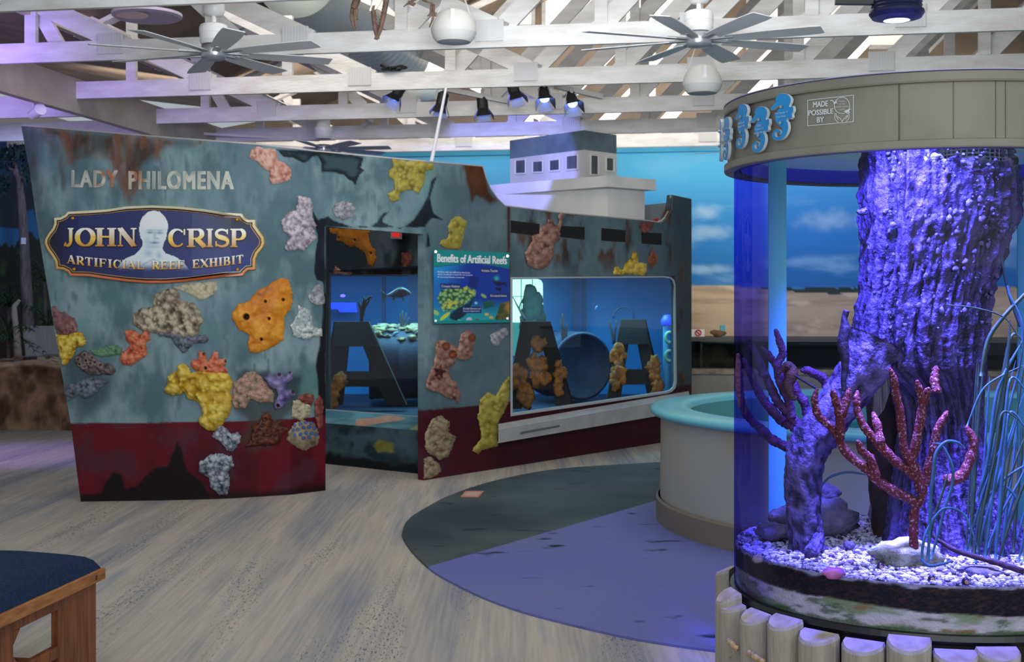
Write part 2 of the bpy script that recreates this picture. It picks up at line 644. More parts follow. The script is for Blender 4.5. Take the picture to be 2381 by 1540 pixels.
def carpet():
    m = bpy.data.materials.new('streaked_carpet')
    t, N, K, p = nt(m)
    tc = N.new('ShaderNodeTexCoord')
    def nz(sx, sy, scale, det, rough=.5):
        mp = N.new('ShaderNodeMapping')
        mp.inputs['Rotation'].default_value = (0, 0, TH)
        mp.inputs['Scale'].default_value = (sx, sy, 1)
        K.new(tc.outputs['Object'], mp.inputs['Vector'])
        n = N.new('ShaderNodeTexNoise')
        n.inputs['Scale'].default_value = scale
        n.inputs['Detail'].default_value = det
        n.inputs['Roughness'].default_value = rough
        K.new(mp.outputs['Vector'], n.inputs['Vector'])
        return n.outputs['Fac']
    def ramp(src, stops):
        r = N.new('ShaderNodeValToRGB')
        e = r.color_ramp.elements
        while len(e) < len(stops): e.new(.5)
        for q, (pos, c) in zip(e, stops):
            q.position = pos; q.color = L3(c) if not np.isscalar(c) else (c, c, c, 1)
        K.new(src, r.inputs['Fac'])
        return r.outputs['Color']
    def mix(fac, a, b):
        mx = N.new('ShaderNodeMix'); mx.data_type = 'RGBA'
        if isinstance(fac, float): mx.inputs[0].default_value = fac
        else: K.new(fac, mx.inputs[0])
        for i, c in ((6, a), (7, b)):
            if isinstance(c, tuple): mx.inputs[i].default_value = L3(c)
            else: K.new(c, mx.inputs[i])
        return mx.outputs[2]
    bands = ramp(nz(2.6, .22, 1.0, 5, .6), [(.3, (128, 130, 148)), (.44, (166, 162, 158)), (.56, (196, 186, 170)), (.7, (150, 156, 164))])
    fine = ramp(nz(46, 1.1, 1.0, 4), [(.36, (104, 116, 146)), (.64, (200, 190, 174))])
    base = mix(.24, bands, fine)
    dash = ramp(nz(110, 20, 1.0, 2), [(.56, 0.0), (.66, 1.0)])
    zone = ramp(nz(3.2, .35, 1.0, 3), [(.5, 0.0), (.64, .8)])
    mm = N.new('ShaderNodeMath'); mm.operation = 'MULTIPLY'
    K.new(dash, mm.inputs[0]); K.new(zone, mm.inputs[1])
    c = mix(mm.outputs[0], base, (58, 66, 96))
    K.new(c, p.inputs['Base Color'])
    p.inputs['Roughness'].default_value = .9
    p.inputs['Specular IOR Level'].default_value = .15
    b = N.new('ShaderNodeBump'); b.inputs['Strength'].default_value = .4; b.inputs['Distance'].default_value = .004
    K.new(nz(220, 220, 1.0, 2), b.inputs['Height']); K.new(b.outputs['Normal'], p.inputs['Normal'])
    return m


mb = MB(); mb.quad((-14, -6, 0), (14, -6, 0), (14, 24, 0), (-14, 24, 0))
mb.build('floor', carpet(), origin=(0, 0, 0), kind='structure')

# ---- back wall with its painted beach mural (columns follow the wall, rows its height)
pxs = np.arange(380, 2700, 6.0)
pys = np.concatenate([np.linspace(348, 800, 110), [990]])
PX, PY = np.meshgrid(pxs, pys, indexing='ij')
D0 = 18.8
ztop = EYE + (700 - 350) / F * D0
ZZ = EYE - (PY - 700) / F * D0
ZZ = np.clip(ZZ, 0, ztop)
dd = line_d(PX, VB)
XW = (PX - CX) / F * dd
sky = mixc(lin((88, 190, 232)), lin((36, 128, 196)), sstep(348, 560, PY))
sky = mixc(sky, lin((22, 108, 172)), sstep(540, 655, PY))
cl = fbm(PX / 130, PY / 34, 3, 5)
sky = mixc(sky, lin((150, 200, 226)), sstep(.5, .85, cl) * (.35 + .65 * sstep(400, 520, PY)) * .6)
for cxx, cyy, rx, ry in ((1640, 500, 42, 22), (1655, 545, 60, 20), (1640, 628, 80, 14), (1930, 520, 90, 26), (2330, 560, 60, 30)):
    r = np.hypot((PX - cxx) / rx, (PY - cyy) / ry) + .9 * (fbm(PX / 22, PY / 14, 8) - .5)
    sky = mixc(sky, lin((176, 210, 230)), (1 - sstep(.0, 1.25, r)) * .6)
tree = 672 - 8 * (fbm(PX / 30, PX * 0, 5) - .3) - 8 * np.exp(-((PX - 1655) / 16) ** 2)
sand = mixc(lin((196, 172, 140)), lin((172, 148, 120)), sstep(.4, .7, fbm(PX / 120, PY / 10, 9)))
sand = mixc(sand, lin((214, 192, 160)), sstep(.55, .75, fbm(PX / 60, PY / 22, 19)))
hill = 678 + 10 * np.sin(PX / 95.0) - 4
col = np.where((PY < tree)[..., None], sky, lin((28, 52, 40)))
col = np.where((PY > hill)[..., None], sand, col)
mb = MB()
mb.add(np.stack([XW, dd, ZZ], -1), grid_faces(len(pxs), len(pys)), col)
mb.build('wall_back', M_paint, kind='structure')

# cream wall above the mural, up to the gable, and the moulding over the mural
M_gable = mat('gable_boards', (160, 144, 126), .8, c2=(128, 113, 98), vscale=1.2)
mb = MB()
zt = ztop
gp = [uvz(-9, VB, zt), uvz(9.5, VB, zt), uvz(9.5, VB, 4.1), uvz(-1, VB, 6.6), uvz(-6.35, VB, 4.4), uvz(-9, VB, 4.0)]
mb.prism(gp, EV * .1)
mb.build('wall_gable', M_gable, kind='structure')
mb = MB()
mb.box(uvz(.4, VB - .02, zt + .13), (18.0, .06, .26), [EU, EV, (0, 0, 1)])
mb.build('trim_1', mat('cream_fascia', (206, 198, 188), .6), kind='structure')
mb = MB()
mb.box(uvz(.4, VB - .02, zt - .03), (18.0, .05, .07), [EU, EV, (0, 0, 1)])
mb.build('trim_2', mat('blue_moulding', (52, 168, 214), .5), kind='structure')

# ---- lit windows in the gable
M_day = mat('daylit_pane', (255, 252, 244), .4, emit=(255, 252, 244), estr=2.2)
M_warm = mat('warm_daylit_pane', (255, 238, 205), .4, emit=(255, 232, 196), estr=1.0)
wn = 1


def gable_window(x0, y0, x1, y1, m, name=None):
    global wn
    d = line_d((x0 + x1) / 2, VB - .08)
    q = []
    for x, y in ((x0, y0), (x1, y0), (x1, y1), (x0, y1)):
        q.append(at(x, y, line_d(x, VB - .06)))
    b = MB().prism(q, EV * .03)
    w = b.build('window_%d' % wn, m, kind='structure')
    wn += 1
    fr = MB()
    for i in range(4):
        fr.bar(q[i], q[(i + 1) % 4], .06, .06, up=EV)
    fr.build('window_frame', M_white, w)


gable_window(985, -60, 1240, 62, M_day)
gable_window(1265, -60, 1570, 70, M_day)
gable_window(495, -40, 590, 168, M_warm)
gable_window(1740, -40, 1880, 150, M_warm)
gable_window(1893, -40, 1965, 138, M_warm)
gable_window(2020, -30, 2130, 110, M_warm)

# ---- left wall: night mural of palms and forest
v0 = np.arange(13.0, 18.5, .035)
z0 = np.linspace(0, 3.82, 150)
VV, Z2 = np.meshgrid(v0, z0, indexing='ij')
fo = fbm(VV * 2.2, Z2 * 2.2, 21, 5)
night = mixc(lin((24, 96, 150)), lin((16, 62, 112)), sstep(2.2, 3.6, Z2))
fol = mixc(lin((8, 16, 10)), lin((38, 72, 26)), sstep(.5, .72, fbm(VV * 5, Z2 * 5, 4, 4)))
fol = mixc(fol, lin((46, 26, 18)), sstep(.5, .7, fbm(VV * 1.5, Z2 * 1.5, 14, 3)) * (1 - sstep(1.4, 2.0, Z2)))
line = 2.35 + 1.1 * (fbm(VV * 1.6, VV * 0, 31, 4) - .5)
wcol = np.where((Z2 < line)[..., None], fol, night)
crown = sstep(.52, .56, fbm(VV * 2.6, Z2 * 2.6, 41, 5) + .25 * np.exp(-((Z2 - 3.1) / .55) ** 2) - .08)
wcol = mixc(wcol, lin((8, 30, 44)), crown * (Z2 > 2.6))
mb = MB()
mb.add(EU * UL + VV[..., None] * EV + Z2[..., None] * np.array([0, 0, 1.0]), grid_faces(len(v0), len(z0)), wcol)
mb.build('wall_left', M_paint, kind='structure')
mb = MB(); mb.box(uvz(UL + .03, 15.4, 4.05), (.06, 6.0, .46), [EU, EV, (0, 0, 1)])
mb.build('trim_3', mat('beige_fascia', (196, 186, 174), .7), kind='structure')

# ---- roof: boarded gable and the lower side bay
mb = MB()
for a, b in (((UG, 4.35), (-1.0, 6.6)), ((-1.0, 6.6), (9.5, 4.1))):
    mb.prism([uvz(a[0], 6.0, a[1]), uvz(b[0], 6.0, b[1]), uvz(b[0], VB + .1, b[1]), uvz(a[0], VB + .1, a[1])], (0, 0, .08))
mb.prism([uvz(-10.5, 6.0, 4.9), uvz(UG, 6.0, 4.36), uvz(UG, VB + .1, 4.36), uvz(-10.5, VB + .1, 4.9)], (0, 0, .08))
mb.build('ceiling', M_deck, kind='structure')

# ================================================================== ROOF TRUSSES
INV = [.00139, .001695, .002008, .002315, .002604, .00284]
VT = [v_of(F * 2.0 * i) for i in INV]
ZC = 3.6
NODES = [-5.05, -3.45, -1.85, -.25, 1.35, 2.95, 4.55]
M_plate = mat('ribbed_steel_plate', (206, 206, 208), .5)
tl = ['white roof truss nearest the camera along the top edge of the view',
      'white roof truss just behind the two big ceiling fans',
      'white roof truss with the black spotlights hanging right below its beam',
      'white roof truss passing behind the row of black spotlights',
      'white roof truss seen just above the ship bow, second from the mural',
      'white roof truss furthest back, right above the blue beach mural']
Zu = np.array([0, 0, 1.0])
for k, v in enumerate(VT):
    r = thing('roof_truss', uvz(-1, v, ZC), tl[k], 'roof truss', 'white roof trusses')
    H = .165
    MB().box(uvz((UG + 6.6) / 2, v, ZC + H / 2), (6.6 - UG, .045, H), [EU, EV, Zu]).build('bottom_chord', M_white, r)
    tc = MB()
    tc.bar(uvz(UG, v, 4.22), uvz(-1, v, 6.48), .045, .15, up=EV)
    tc.build('top_chord', M_white, r)
    MB().bar(uvz(-1, v, 6.48), uvz(7.5, v, 4.5), .045, .15, up=EV).build('top_chord', M_white, r)
    for n in NODES:
        if n <= -1.85:
            p0 = uvz(n + .12, v + .03, ZC + .12); x1 = max(n - 2.9, UG + .02)
            z1 = ZC + .12 + (n + .12 - x1) * .48
            MB().bar(p0, uvz(x1, v + .03, z1), .16, .045, up=EV).build('web', M_white, r)
            if k % 2:
                x2 = max(n - 1.1, UG + .02)
                MB().bar(uvz(n - .5, v + .06, ZC + .14), uvz(x2 - .5 if x2 > UG + .6 else x2, v + .06, ZC + .14 + 1.0), .12, .045, up=EV).build('web', M_white, r)
        if n >= -1.85:
            for s_ in ((1, 1.0), (.12, 1.05)):
                p0 = uvz(n + .05 + (s_[0] - 1) * .9, v + .03, ZC + .12)
                top = 6.4 - .233 * (n + 1) - (ZC + .12)
                run = min(top / s_[1], 2.1)
                MB().bar(p0, uvz(n + .05 + (s_[0] - 1) * .9 + run, v + .03, ZC + .12 + run * s_[1]), .15, .045, up=EV).build('web', M_white, r)
        u2 = n - .72
        hh = (.48 * 1.2 if n <= -1.85 else 1.8)
        MB().box(uvz(u2, v, ZC + H + hh / 2), (.1, .05, hh), [EU, EV, Zu]).build('post', M_white, r)
        g = MB()
        for j in range(9):
            g.box(uvz(n - .1 + j * .025, v - .03, ZC + .135), (.012, .01, .17), [EU, EV, Zu])
        g.box(uvz(n, v - .027, ZC + .135), (.225, .006, .17), [EU, EV, Zu])
        g.build('gang_plate', M_plate, r)

b = MB(); b.box(uvz(UG - .04, (VT[0] + VB) / 2 - 1, ZC + .03), (.09, VB - VT[0] + 2, .34), [EU, EV, Zu])
t = b.build('girder_beam', mat('beige_painted_beam', (190, 180, 168), .6, c2=(168, 158, 146), vscale=3), label='long beige girder carrying the left ends of the roof trusses', cat='beam')
b = MB(); b.box(uvz(UG + .55, (VT[0] + VB) / 2 - 1, ZC + .5), (.07, VB - VT[0] + 2, .2), [EU, EV, Zu])
b.build('purlin', mat('beige_painted_purlin', (196, 184, 168), .6), label='thin beige purlin running above and beside the long girder at upper left', cat='beam')
# beams of the side bay, left of the girder
for i, v in enumerate((VT[2] + .3, VT[3] + .6, VT[4] + .9)):
    b = MB(); b.box(uvz(-8.6, v, ZC - .02 + .05 * i), (4.4, .06, .22), [EU, EV, Zu])
    b.build('bay_beam', M_white, label=['violet lit beam left of the girder, nearest of three at the left edge', 'violet lit beam left of the girder, middle one of three', 'violet lit beam left of the girder, furthest of three, above the forest mural'][i], cat='beam', group='beams of the side bay')

# track conduit with its small white spotlight at upper left
trk = MB()
pA, pB, pC = at(-40, 196, 11.2), at(305, 302, 15.6), at(742, 326, 16.3)
trk.bar(pA, pB, .04, .03); trk.bar(pB, pC, .035, .03)
trk.build('lighting_track', M_white, label='slim white lighting track running below the girder at upper left', cat='light track')
r = thing('track_spotlight', at(84, 240, 12.3), 'small white track spotlight hanging from the slim track at upper left', 'spotlight')
MB().box(at(84, 236, 12.3), (.06, .06, .05)).build('mount', M_white, r)
y = MB(); y.tube([at(78, 240, 12.3), at(76, 256, 12.3), at(84, 262, 12.3)], .008); y.tube([at(88, 240, 12.3), at(94, 248, 12.3), at(88, 258, 12.3)], .008)
y.build('yoke', M_white, r)
MB().tube([at(75, 268, 12.36), at(95, 254, 12.2)], [.045, .055], 20).build('lamp_head', M_white, r, smooth=False)
r = thing('track_spotlight', at(855, 285, 15.2), 'tiny white spotlight glinting between two beams above the ceiling fan by the ship', 'spotlight')
MB().tube([at(845, 293, 15.2), at(862, 277, 15.1)], [.03, .045], 16).build('lamp_head', M_white, r)
MB().box(at(862, 268, 15.15), (.03, .03, .07)).build('mount', M_white, r)

# spiral duct
duct = MB()
ca, cb = at(690, -60, 12.6), at(985, 165, 17.5)
n = 90
R = .42
pts = [ca + (cb - ca) * i / n for i in range(n + 1)]
duct.tube(pts, [R * (1 + (.025 if i % 3 == 0 else 0)) for i in range(n + 1)], 36)
duct.build('spiral_duct', mat('galvanised_duct', (205, 214, 208), .42, metal=.25), smooth=True, label='big grey spiral air duct passing above the white trusses', cat='air duct')

# large round disc under the roof, upper left
r = thing('ceiling_disc', at(345, 45, 11.8), 'large round pale disc hanging under the roof at upper left', 'ceiling disc')
dc = at(342, 42, 11.8)
MB().lathe([(0, .025), (.17, .017), (.29, 0), (.315, .017), (.315, .042), (0, .075)], dc, 48).build('dish', mat('disc_shell', (170, 160, 186), .5), r, smooth=False)
MB().lathe([(0, -.01), (.14, -.008), (.155, .0), (.14, .017)], dc + np.array([-.12, -.085, .01]), 40).build('centre_plate', mat('peach_plate', (240, 214, 196), .5), r)

# ================================================================== THE SHIP
def interp(pts):
    xs = np.array([p[0] for p in pts], float); ys = np.array([p[1] for p in pts], float)
    return lambda x: np.interp(x, xs, ys)


yb = interp([(30, 1168), (188, 1167), (338, 1165), (450, 1162.5), (540, 1159.5), (675, 1151), (757, 1141), (985, 1117.5), (1640, 1013.5)])   # foot of the hull
top_a = interp([(40, 292.5), (49, 293), (128, 299), (270, 311), (388, 321), (591, 336), (739, 353), (910, 369), (1122, 388), (1129, 413), (1140, 439), (1157, 463), (1175, 480), (1302, 496), (1494, 513), (1532, 518), (1541, 514), (1548, 507), (1559, 487), (1562, 453), (1604, 462), (1640, 468)])
left_a = lambda y: np.interp(y, [293, 391, 530, 651, 710, 835, 987, 1167], [49, 68, 88, 108, 118, 138, 165, 187.5])


def dh(px): return F * EYE / (yb(px) - HY)


def hull(px, py, off=0.0):
    """point on the hull face; off lifts it out towards the hall"""
    p = at(px, py, dh(np.asarray(px, float)))
    p[..., 1] -= off
    return p


def water_y(px): return HY + (EYE - .625) * F / dh(px)


SLATE = lin((38, 50, 58))


def hull_paint(x, y):
    n1 = fbm(x / 70, y / 90, 1, 5); n2 = fbm(x / 16, y / 46, 2, 4); n3 = fbm(x / 9, y / 9, 3, 3)
    c = mixc(lin((88, 118, 124)), lin((142, 168, 170)), sstep(.36, .64, .65 * n1 + .35 * n2))
    c = mixc(c, lin((112, 140, 152)), sstep(.45, .7, fbm(x / 120, y / 120, 5)) * .6)
    c = mixc(c, lin((70, 92, 98)), sstep(.6, .8, n2) * .55)
    c = mixc(c, lin((96, 150, 140)), sstep(.58, .8, fbm(x / 90, y / 70, 11)) * .5)
    c = c * (.93 + .14 * n3)[..., None]
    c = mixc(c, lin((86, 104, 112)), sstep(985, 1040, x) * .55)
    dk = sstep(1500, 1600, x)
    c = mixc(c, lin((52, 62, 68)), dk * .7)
    # rust
    rust = mixc(lin((74, 48, 34)), lin((126, 76, 44)), sstep(.35, .7, n2))
    w = 26 * (n2 - .5) + 30 * (n1 - .5)
    R1 = c1([(300, 870), (700, 900), (1400, 980), (1350, 1010), (1150, 1010), (1060, 1110), (980, 1180), (950, 1330), (890, 1420), (820, 1290), (770, 1120), (680, 1070), (560, 1130), (480, 1160), (430, 1050), (400, 960), (310, 930)])
    m = sstep(-8, 14, sdist(x, y, R1) + w) * (.68 + .32 * sstep(.3, .6, fbm(x / 24, y / 60, 7)))
    c = mixc(c, rust, m * .9)
    c = mixc(c, mixc(c, rust, .5), sstep(.6, .75, fbm(x / 40, y / 140, 9)) * (y < 500) * (x < 420))
    R2 = [(1080, 380), (1126, 380), (1132, 418), (1142, 442), (1160, 466), (1140, 480), (1120, 466), (1108, 460), (1100, 476), (1090, 470), (1084, 430)]
    c = mixc(c, mixc(lin((58, 34, 22)), lin((104, 60, 34)), n2), sstep(-3, 6, sdist(x, y, R2) + .4 * w))
    st = sstep(6, 1, np.abs(x - 1183)) * (y > 470) * (y < 640) * sstep(.3, .5, fbm(x / 6, y / 30, 77))
    c = mixc(c, rust * .7, st)
    R3 = np.where((x > 1188) & (x < 1560) & (y > 480) & (y < 660), sstep(.5, .72, fbm(x / 18, y / 60, 13)) * sstep(80, 10, np.minimum(np.abs(y - 505), np.abs(y - 575))), 0)
    c = mixc(c, rust * .6, R3 * .9)
    c = mixc(c, rust * .75, sstep(.56, .74, fbm(x / 10, y / 40, 15)) * sstep(1560, 1590, x) * .8)
    # charcoal stem edge
    m = sstep(40, 4, x - left_a(y)) * sstep(640, 300, y)
    c = mixc(c, lin((62, 60, 58)), np.clip(m + .2 * (n2 - .5), 0, 1) * .85)
    # torn plates showing the dark layer below
    T1 = c6([(275, 90), (330, 150), (400, 155), (490, 200), (525, 185), (560, 150), (600, 150), (630, 200), (630, 270), (720, 270), (800, 290), (830, 325), (870, 340), (890, 380), (912, 320), (925, 290), (960, 255), (935, 235), (962, 150), (700, 110)])
    s1 = sdist(x, y, T1) + 5 * (n2 - .5)
    c = mixc(c, mixc(lin((28, 36, 42)), lin((62, 84, 92)), sstep(3, 16, s1 + 10 * (n3 - .5))), sstep(-1, 1.5, s1))
    T2 = c6([(560, 575), (600, 640), (680, 610), (720, 640), (790, 670), (860, 692), (1000, 692), (1060, 660), (1110, 590), (1150, 580), (1110, 620), (1100, 660), (1240, 715), (1345, 640), (1390, 560), (1455, 460), (1478, 340), (1540, 280), (1505, 360), (1472, 470), (1500, 590), (1580, 645), (1490, 625), (1440, 690), (1462, 750), (1480, 850), (1440, 860), (1440, 700), (660, 700), (660, 1300), (640, 1120), (590, 1110), (570, 1050), (575, 930), (595, 780), (570, 660)])
    s2 = sdist(x, y, T2) + 7 * (n2 - .5)
    c = mixc(c, mixc(lin((24, 32, 40)), lin((46, 60, 70)), sstep(.45, .7, n1)), sstep(-1, 2, s2))
    T3 = [(752, 690), (760, 690), (760, 1145), (729, 1145), (742, 1075), (749, 1000), (743, 950), (735, 880), (732, 850), (742, 800), (748, 760)]
    c = mixc(c, lin((22, 24, 27)), sstep(-2, 3, sdist(x, y, T3) + 8 * (n2 - .5)))
    # boot-top red below the waterline
    red = mixc(lin((80, 12, 28)), lin((108, 16, 34)), sstep(.3, .7, n1))
    red = mixc(red, lin((84, 42, 56)), sstep(.5, .72, fbm(x / 60, y / 60, 23)) * .8)
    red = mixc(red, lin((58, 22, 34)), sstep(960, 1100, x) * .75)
    wy = water_y(x)
    c = mixc(c, red, sstep(-1, 1, y - wy + 2 * (n3 - .5)))
    B1 = c5([(940, 1270), (1060, 1160), (1150, 1130), (1200, 1040), (1220, 975), (1265, 1060), (1290, 1170), (1400, 1250), (1440, 1320), (1450, 1400), (540, 1400), (560, 1330), (700, 1320), (780, 1180), (835, 1200), (870, 1290)])
    c = mixc(c, lin((22, 12, 12)), sstep(-3, 4, sdist(x, y, B1) + 12 * (n2 - .5)))
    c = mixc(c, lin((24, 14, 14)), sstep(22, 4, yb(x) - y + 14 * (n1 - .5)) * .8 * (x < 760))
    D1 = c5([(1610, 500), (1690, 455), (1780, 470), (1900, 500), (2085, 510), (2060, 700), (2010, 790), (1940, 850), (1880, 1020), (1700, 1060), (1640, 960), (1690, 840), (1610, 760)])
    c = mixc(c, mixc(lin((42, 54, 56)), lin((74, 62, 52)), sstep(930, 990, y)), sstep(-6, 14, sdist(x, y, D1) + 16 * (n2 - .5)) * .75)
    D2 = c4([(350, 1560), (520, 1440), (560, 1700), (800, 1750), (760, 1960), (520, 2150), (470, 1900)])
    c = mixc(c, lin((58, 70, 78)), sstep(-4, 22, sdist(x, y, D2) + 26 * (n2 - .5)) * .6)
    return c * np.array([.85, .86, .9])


M_hull = vcmat('weathered_hull_paint', .62, bump=.22, bscale=9, spec=.2)
M_hullbk = mat('hull_board_edge', (70, 74, 76), .7)
M_relief = vcmat('painted_reef_growth', .5, bump=.25, bscale=28, spec=.35)
ship = thing('artificial_reef_ship', hull(660, 1150), 'big walk-up ship exhibit with weathered teal hull, painted reef growth and red base', 'ship exhibit')


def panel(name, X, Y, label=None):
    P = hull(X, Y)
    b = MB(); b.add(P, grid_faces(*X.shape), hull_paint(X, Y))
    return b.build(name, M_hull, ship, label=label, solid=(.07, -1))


# bow panel
s = np.linspace(0, 1, 236)[:, None]; tt = np.linspace(0, 1, 290)[None, :]
xs0 = 49 + (757 - 49) * s
y0 = top_a(xs0) + (yb(xs0) - top_a(xs0)) * tt
X = left_a(y0) + (757 - left_a(y0)) * s
Y = top_a(X) + (yb(X) - top_a(X)) * tt
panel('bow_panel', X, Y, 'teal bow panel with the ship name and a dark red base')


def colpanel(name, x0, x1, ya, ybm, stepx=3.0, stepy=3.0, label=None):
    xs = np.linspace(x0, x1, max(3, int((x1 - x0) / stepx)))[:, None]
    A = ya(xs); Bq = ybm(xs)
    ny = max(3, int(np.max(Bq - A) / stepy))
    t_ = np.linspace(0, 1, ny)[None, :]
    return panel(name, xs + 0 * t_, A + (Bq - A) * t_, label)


open_top = lambda x: 527 + (x - 757) * .078
wt = lambda x: 645 - (x - 1187) * .006
wb = lambda x: 968 - (x - 1187) * .146
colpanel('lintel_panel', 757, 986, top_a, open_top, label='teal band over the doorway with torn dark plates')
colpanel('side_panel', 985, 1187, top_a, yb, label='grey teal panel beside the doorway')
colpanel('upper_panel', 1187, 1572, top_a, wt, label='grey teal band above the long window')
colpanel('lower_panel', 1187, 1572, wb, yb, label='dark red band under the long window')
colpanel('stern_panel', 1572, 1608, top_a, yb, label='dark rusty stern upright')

# bright worn metal capping along the top edge
cap = MB()
for seg in ((49, 757), (757, 1122), (1175, 1532)):
    xs = np.linspace(seg[0], seg[1], 60)
    cap.tube(hull(xs, top_a(xs) - .6, -.02), .012, 6)
ex = np.array([1122, 1129, 1140, 1157, 1175.0]); cap.tube(hull(ex, top_a(ex), -.02), .01, 6)
ex = np.array([1532, 1541, 1548, 1555, 1559, 1562.0]); cap.tube(hull(ex, top_a(ex), -.03), .02, 6)
cap.build('edge_capping', mat('worn_metal_edge', (190, 186, 186), .4, metal=.4), ship)

# doorway recess: back wall and sill
dR = interp([(700, 14.45), (762, 14.2), (975, 13.4), (1010, 13.3)])


def recess(px, py, off=0.0):
    p = at(px, py, dR(np.asarray(px, float))); p[..., 1] -= off
    return p


xs = np.linspace(735, 1000, 90)[:, None]; t_ = np.linspace(0, 1, 50)[None, :]
rx = xs + 0 * t_; ry = 500 + (639.5 - 500) * t_ + 0 * xs
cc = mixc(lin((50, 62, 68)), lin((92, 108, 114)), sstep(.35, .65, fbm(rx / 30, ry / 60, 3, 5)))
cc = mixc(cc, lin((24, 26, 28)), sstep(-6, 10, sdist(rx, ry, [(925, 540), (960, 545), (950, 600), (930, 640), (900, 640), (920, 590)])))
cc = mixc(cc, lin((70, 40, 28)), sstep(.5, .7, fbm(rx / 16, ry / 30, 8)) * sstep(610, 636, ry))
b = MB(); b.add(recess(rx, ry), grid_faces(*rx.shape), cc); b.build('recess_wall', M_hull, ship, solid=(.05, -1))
for a, c in (((738, 500), (762, 990)), ((974, 500), (1000, 990))):
    b = MB()
    x = np.linspace(a[0], c[0], 8)[:, None]; y_ = np.linspace(a[1], c[1], 60)[None, :]
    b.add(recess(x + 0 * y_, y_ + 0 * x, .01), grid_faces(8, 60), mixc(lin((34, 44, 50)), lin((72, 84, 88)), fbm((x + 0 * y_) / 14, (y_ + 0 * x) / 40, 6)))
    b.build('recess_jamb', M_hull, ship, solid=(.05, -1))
# sill: top, front
zs = .4
fl, fr = (748, 1078), (990, 1104)
Pf0 = on_floor(*fl); Pf1 = on_floor(*fr)
Pb0 = at(740, 952, 14.25); Pb1 = at(1000, 970, 13.32)
n = 90
gx = np.linspace(0, 1, n)[:, None]; gy = np.linspace(0, 1, 34)[None, :]
Ptop = ((Pf0 * (1 - gx[..., None]) + Pf1 * gx[..., None]) * (1 - gy[..., None]) + (Pb0 * (1 - gx[..., None]) + Pb1 * gx[..., None]) * gy[..., None])
Ptop = Ptop.copy(); Ptop[..., 2] = zs
sx = CX + Ptop[..., 0] / Ptop[..., 1] * F; sy = HY + (EYE - Ptop[..., 2]) / Ptop[..., 1] * F
cc = mixc(lin((64, 92, 100)), lin((104, 134, 140)), sstep(.3, .7, fbm(sx / 40, sy / 8, 3, 5)))
por = c7([(290, 1195), (350, 1150), (360, 1105), (480, 1095), (560, 1080), (620, 1085), (685, 1098), (650, 1115), (540, 1130), (470, 1142), (380, 1155)])
cc = mixc(cc, mixc(lin((206, 112, 56)), lin((236, 150, 90)), fbm(sx / 12, sy / 5, 4)), sstep(-.5, 1, sdist(sx, sy, por)))
cc = mixc(cc, lin((170, 160, 66)), sstep(-.5, 1, sdist(sx, sy, c7([(700, 1175), (760, 1140), (800, 1125), (800, 1180)]))))
b = MB(); b.add(Ptop, grid_faces(n, 34), cc)
gz = np.linspace(0, 1, 40)[None, :]
Pfr = (Pf0 * (1 - gx[..., None]) + Pf1 * gx[..., None]) + np.array([0, 0, 1.0]) * (gz[..., None] * zs)
sx = CX + Pfr[..., 0] / Pfr[..., 1] * F; sy = HY + (EYE - Pfr[..., 2]) / Pfr[..., 1] * F
nn = fbm(sx / 26, sy / 30, 12, 5)
cc = mixc(lin((30, 46, 54)), lin((66, 92, 98)), sstep(.3, .7, nn))
cc = mixc(cc, mixc(lin((96, 96, 40)), lin((138, 132, 62)), fbm(sx / 6, sy / 6, 3)), sstep(-1, 3, sdist(sx, sy, c7([(465, 1280), (500, 1240), (560, 1250), (600, 1260), (605, 1330), (540, 1320), (500, 1330)])) + 4 * (nn - .5)))
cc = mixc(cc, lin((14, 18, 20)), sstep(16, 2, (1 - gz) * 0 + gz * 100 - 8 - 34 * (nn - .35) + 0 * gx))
b.add(Pfr, grid_faces(n, 40), cc)
b.build('window_sill', M_hull, ship, label='teal sill box below the doorway window with an orange painted patch')
b = MB(); xs = np.linspace(755, 978, 20); b.tube(np.array([at(x, 953 + (x - 757) * .078, dR(x) - .05) for x in xs]), .008, 6)
b.build('sill_trim', mat('pale_trim', (190, 196, 200), .4), ship)

# long window frame, panes
M_frame = mat('pale_window_frame', (178, 184, 188), .4)
fp = [(1187, 645), (1545, 642.5), (1560, 645), (1567, 652), (1570, 662), (1573, 890), (1570, 903), (1562, 911), (1550, 915.5), (1187, 968)]
fi = [(1192, 648), (1545, 645.5), (1558, 648), (1564, 654), (1566.5, 664), (1568, 888), (1565, 900), (1558, 907), (1547, 910.5), (1192, 961)]
b = MB()
A = hull(*np.array(fp).T, .025); B_ = hull(*np.array(fi).T, .025); A2 = hull(*np.array(fp).T, -.05); B2 = hull(*np.array(fi).T, -.05)
k = len(fp)
for i in range(k):
    j = (i + 1) % k
    b.quad(A[i], A[j], B_[j], B_[i]); b.quad(B_[i], B_[j], B2[j], B2[i]); b.quad(A[i], A2[i], A2[j], A[j])
b.build('window_frame', M_frame, ship, label='thin pale rounded frame of the long window')
M_pane = glassmat('aquarium_pane', tint=(.92, .97, 1), gloss=.035, edge=(.7, .85, 1), edge_gloss=.25)
b = MB(); q = hull(*np.array(fi).T, .0); b.add(q, [tuple(range(len(q)))])
b.build('window_pane', M_pane, ship)
q = [(761, 640), (974, 637), (974, 969), (761, 954)]
b = MB(); b.add(recess(*np.array(q).T, 0), [(0, 1, 2, 3)]); b.build('doorway_pane', M_pane, ship)

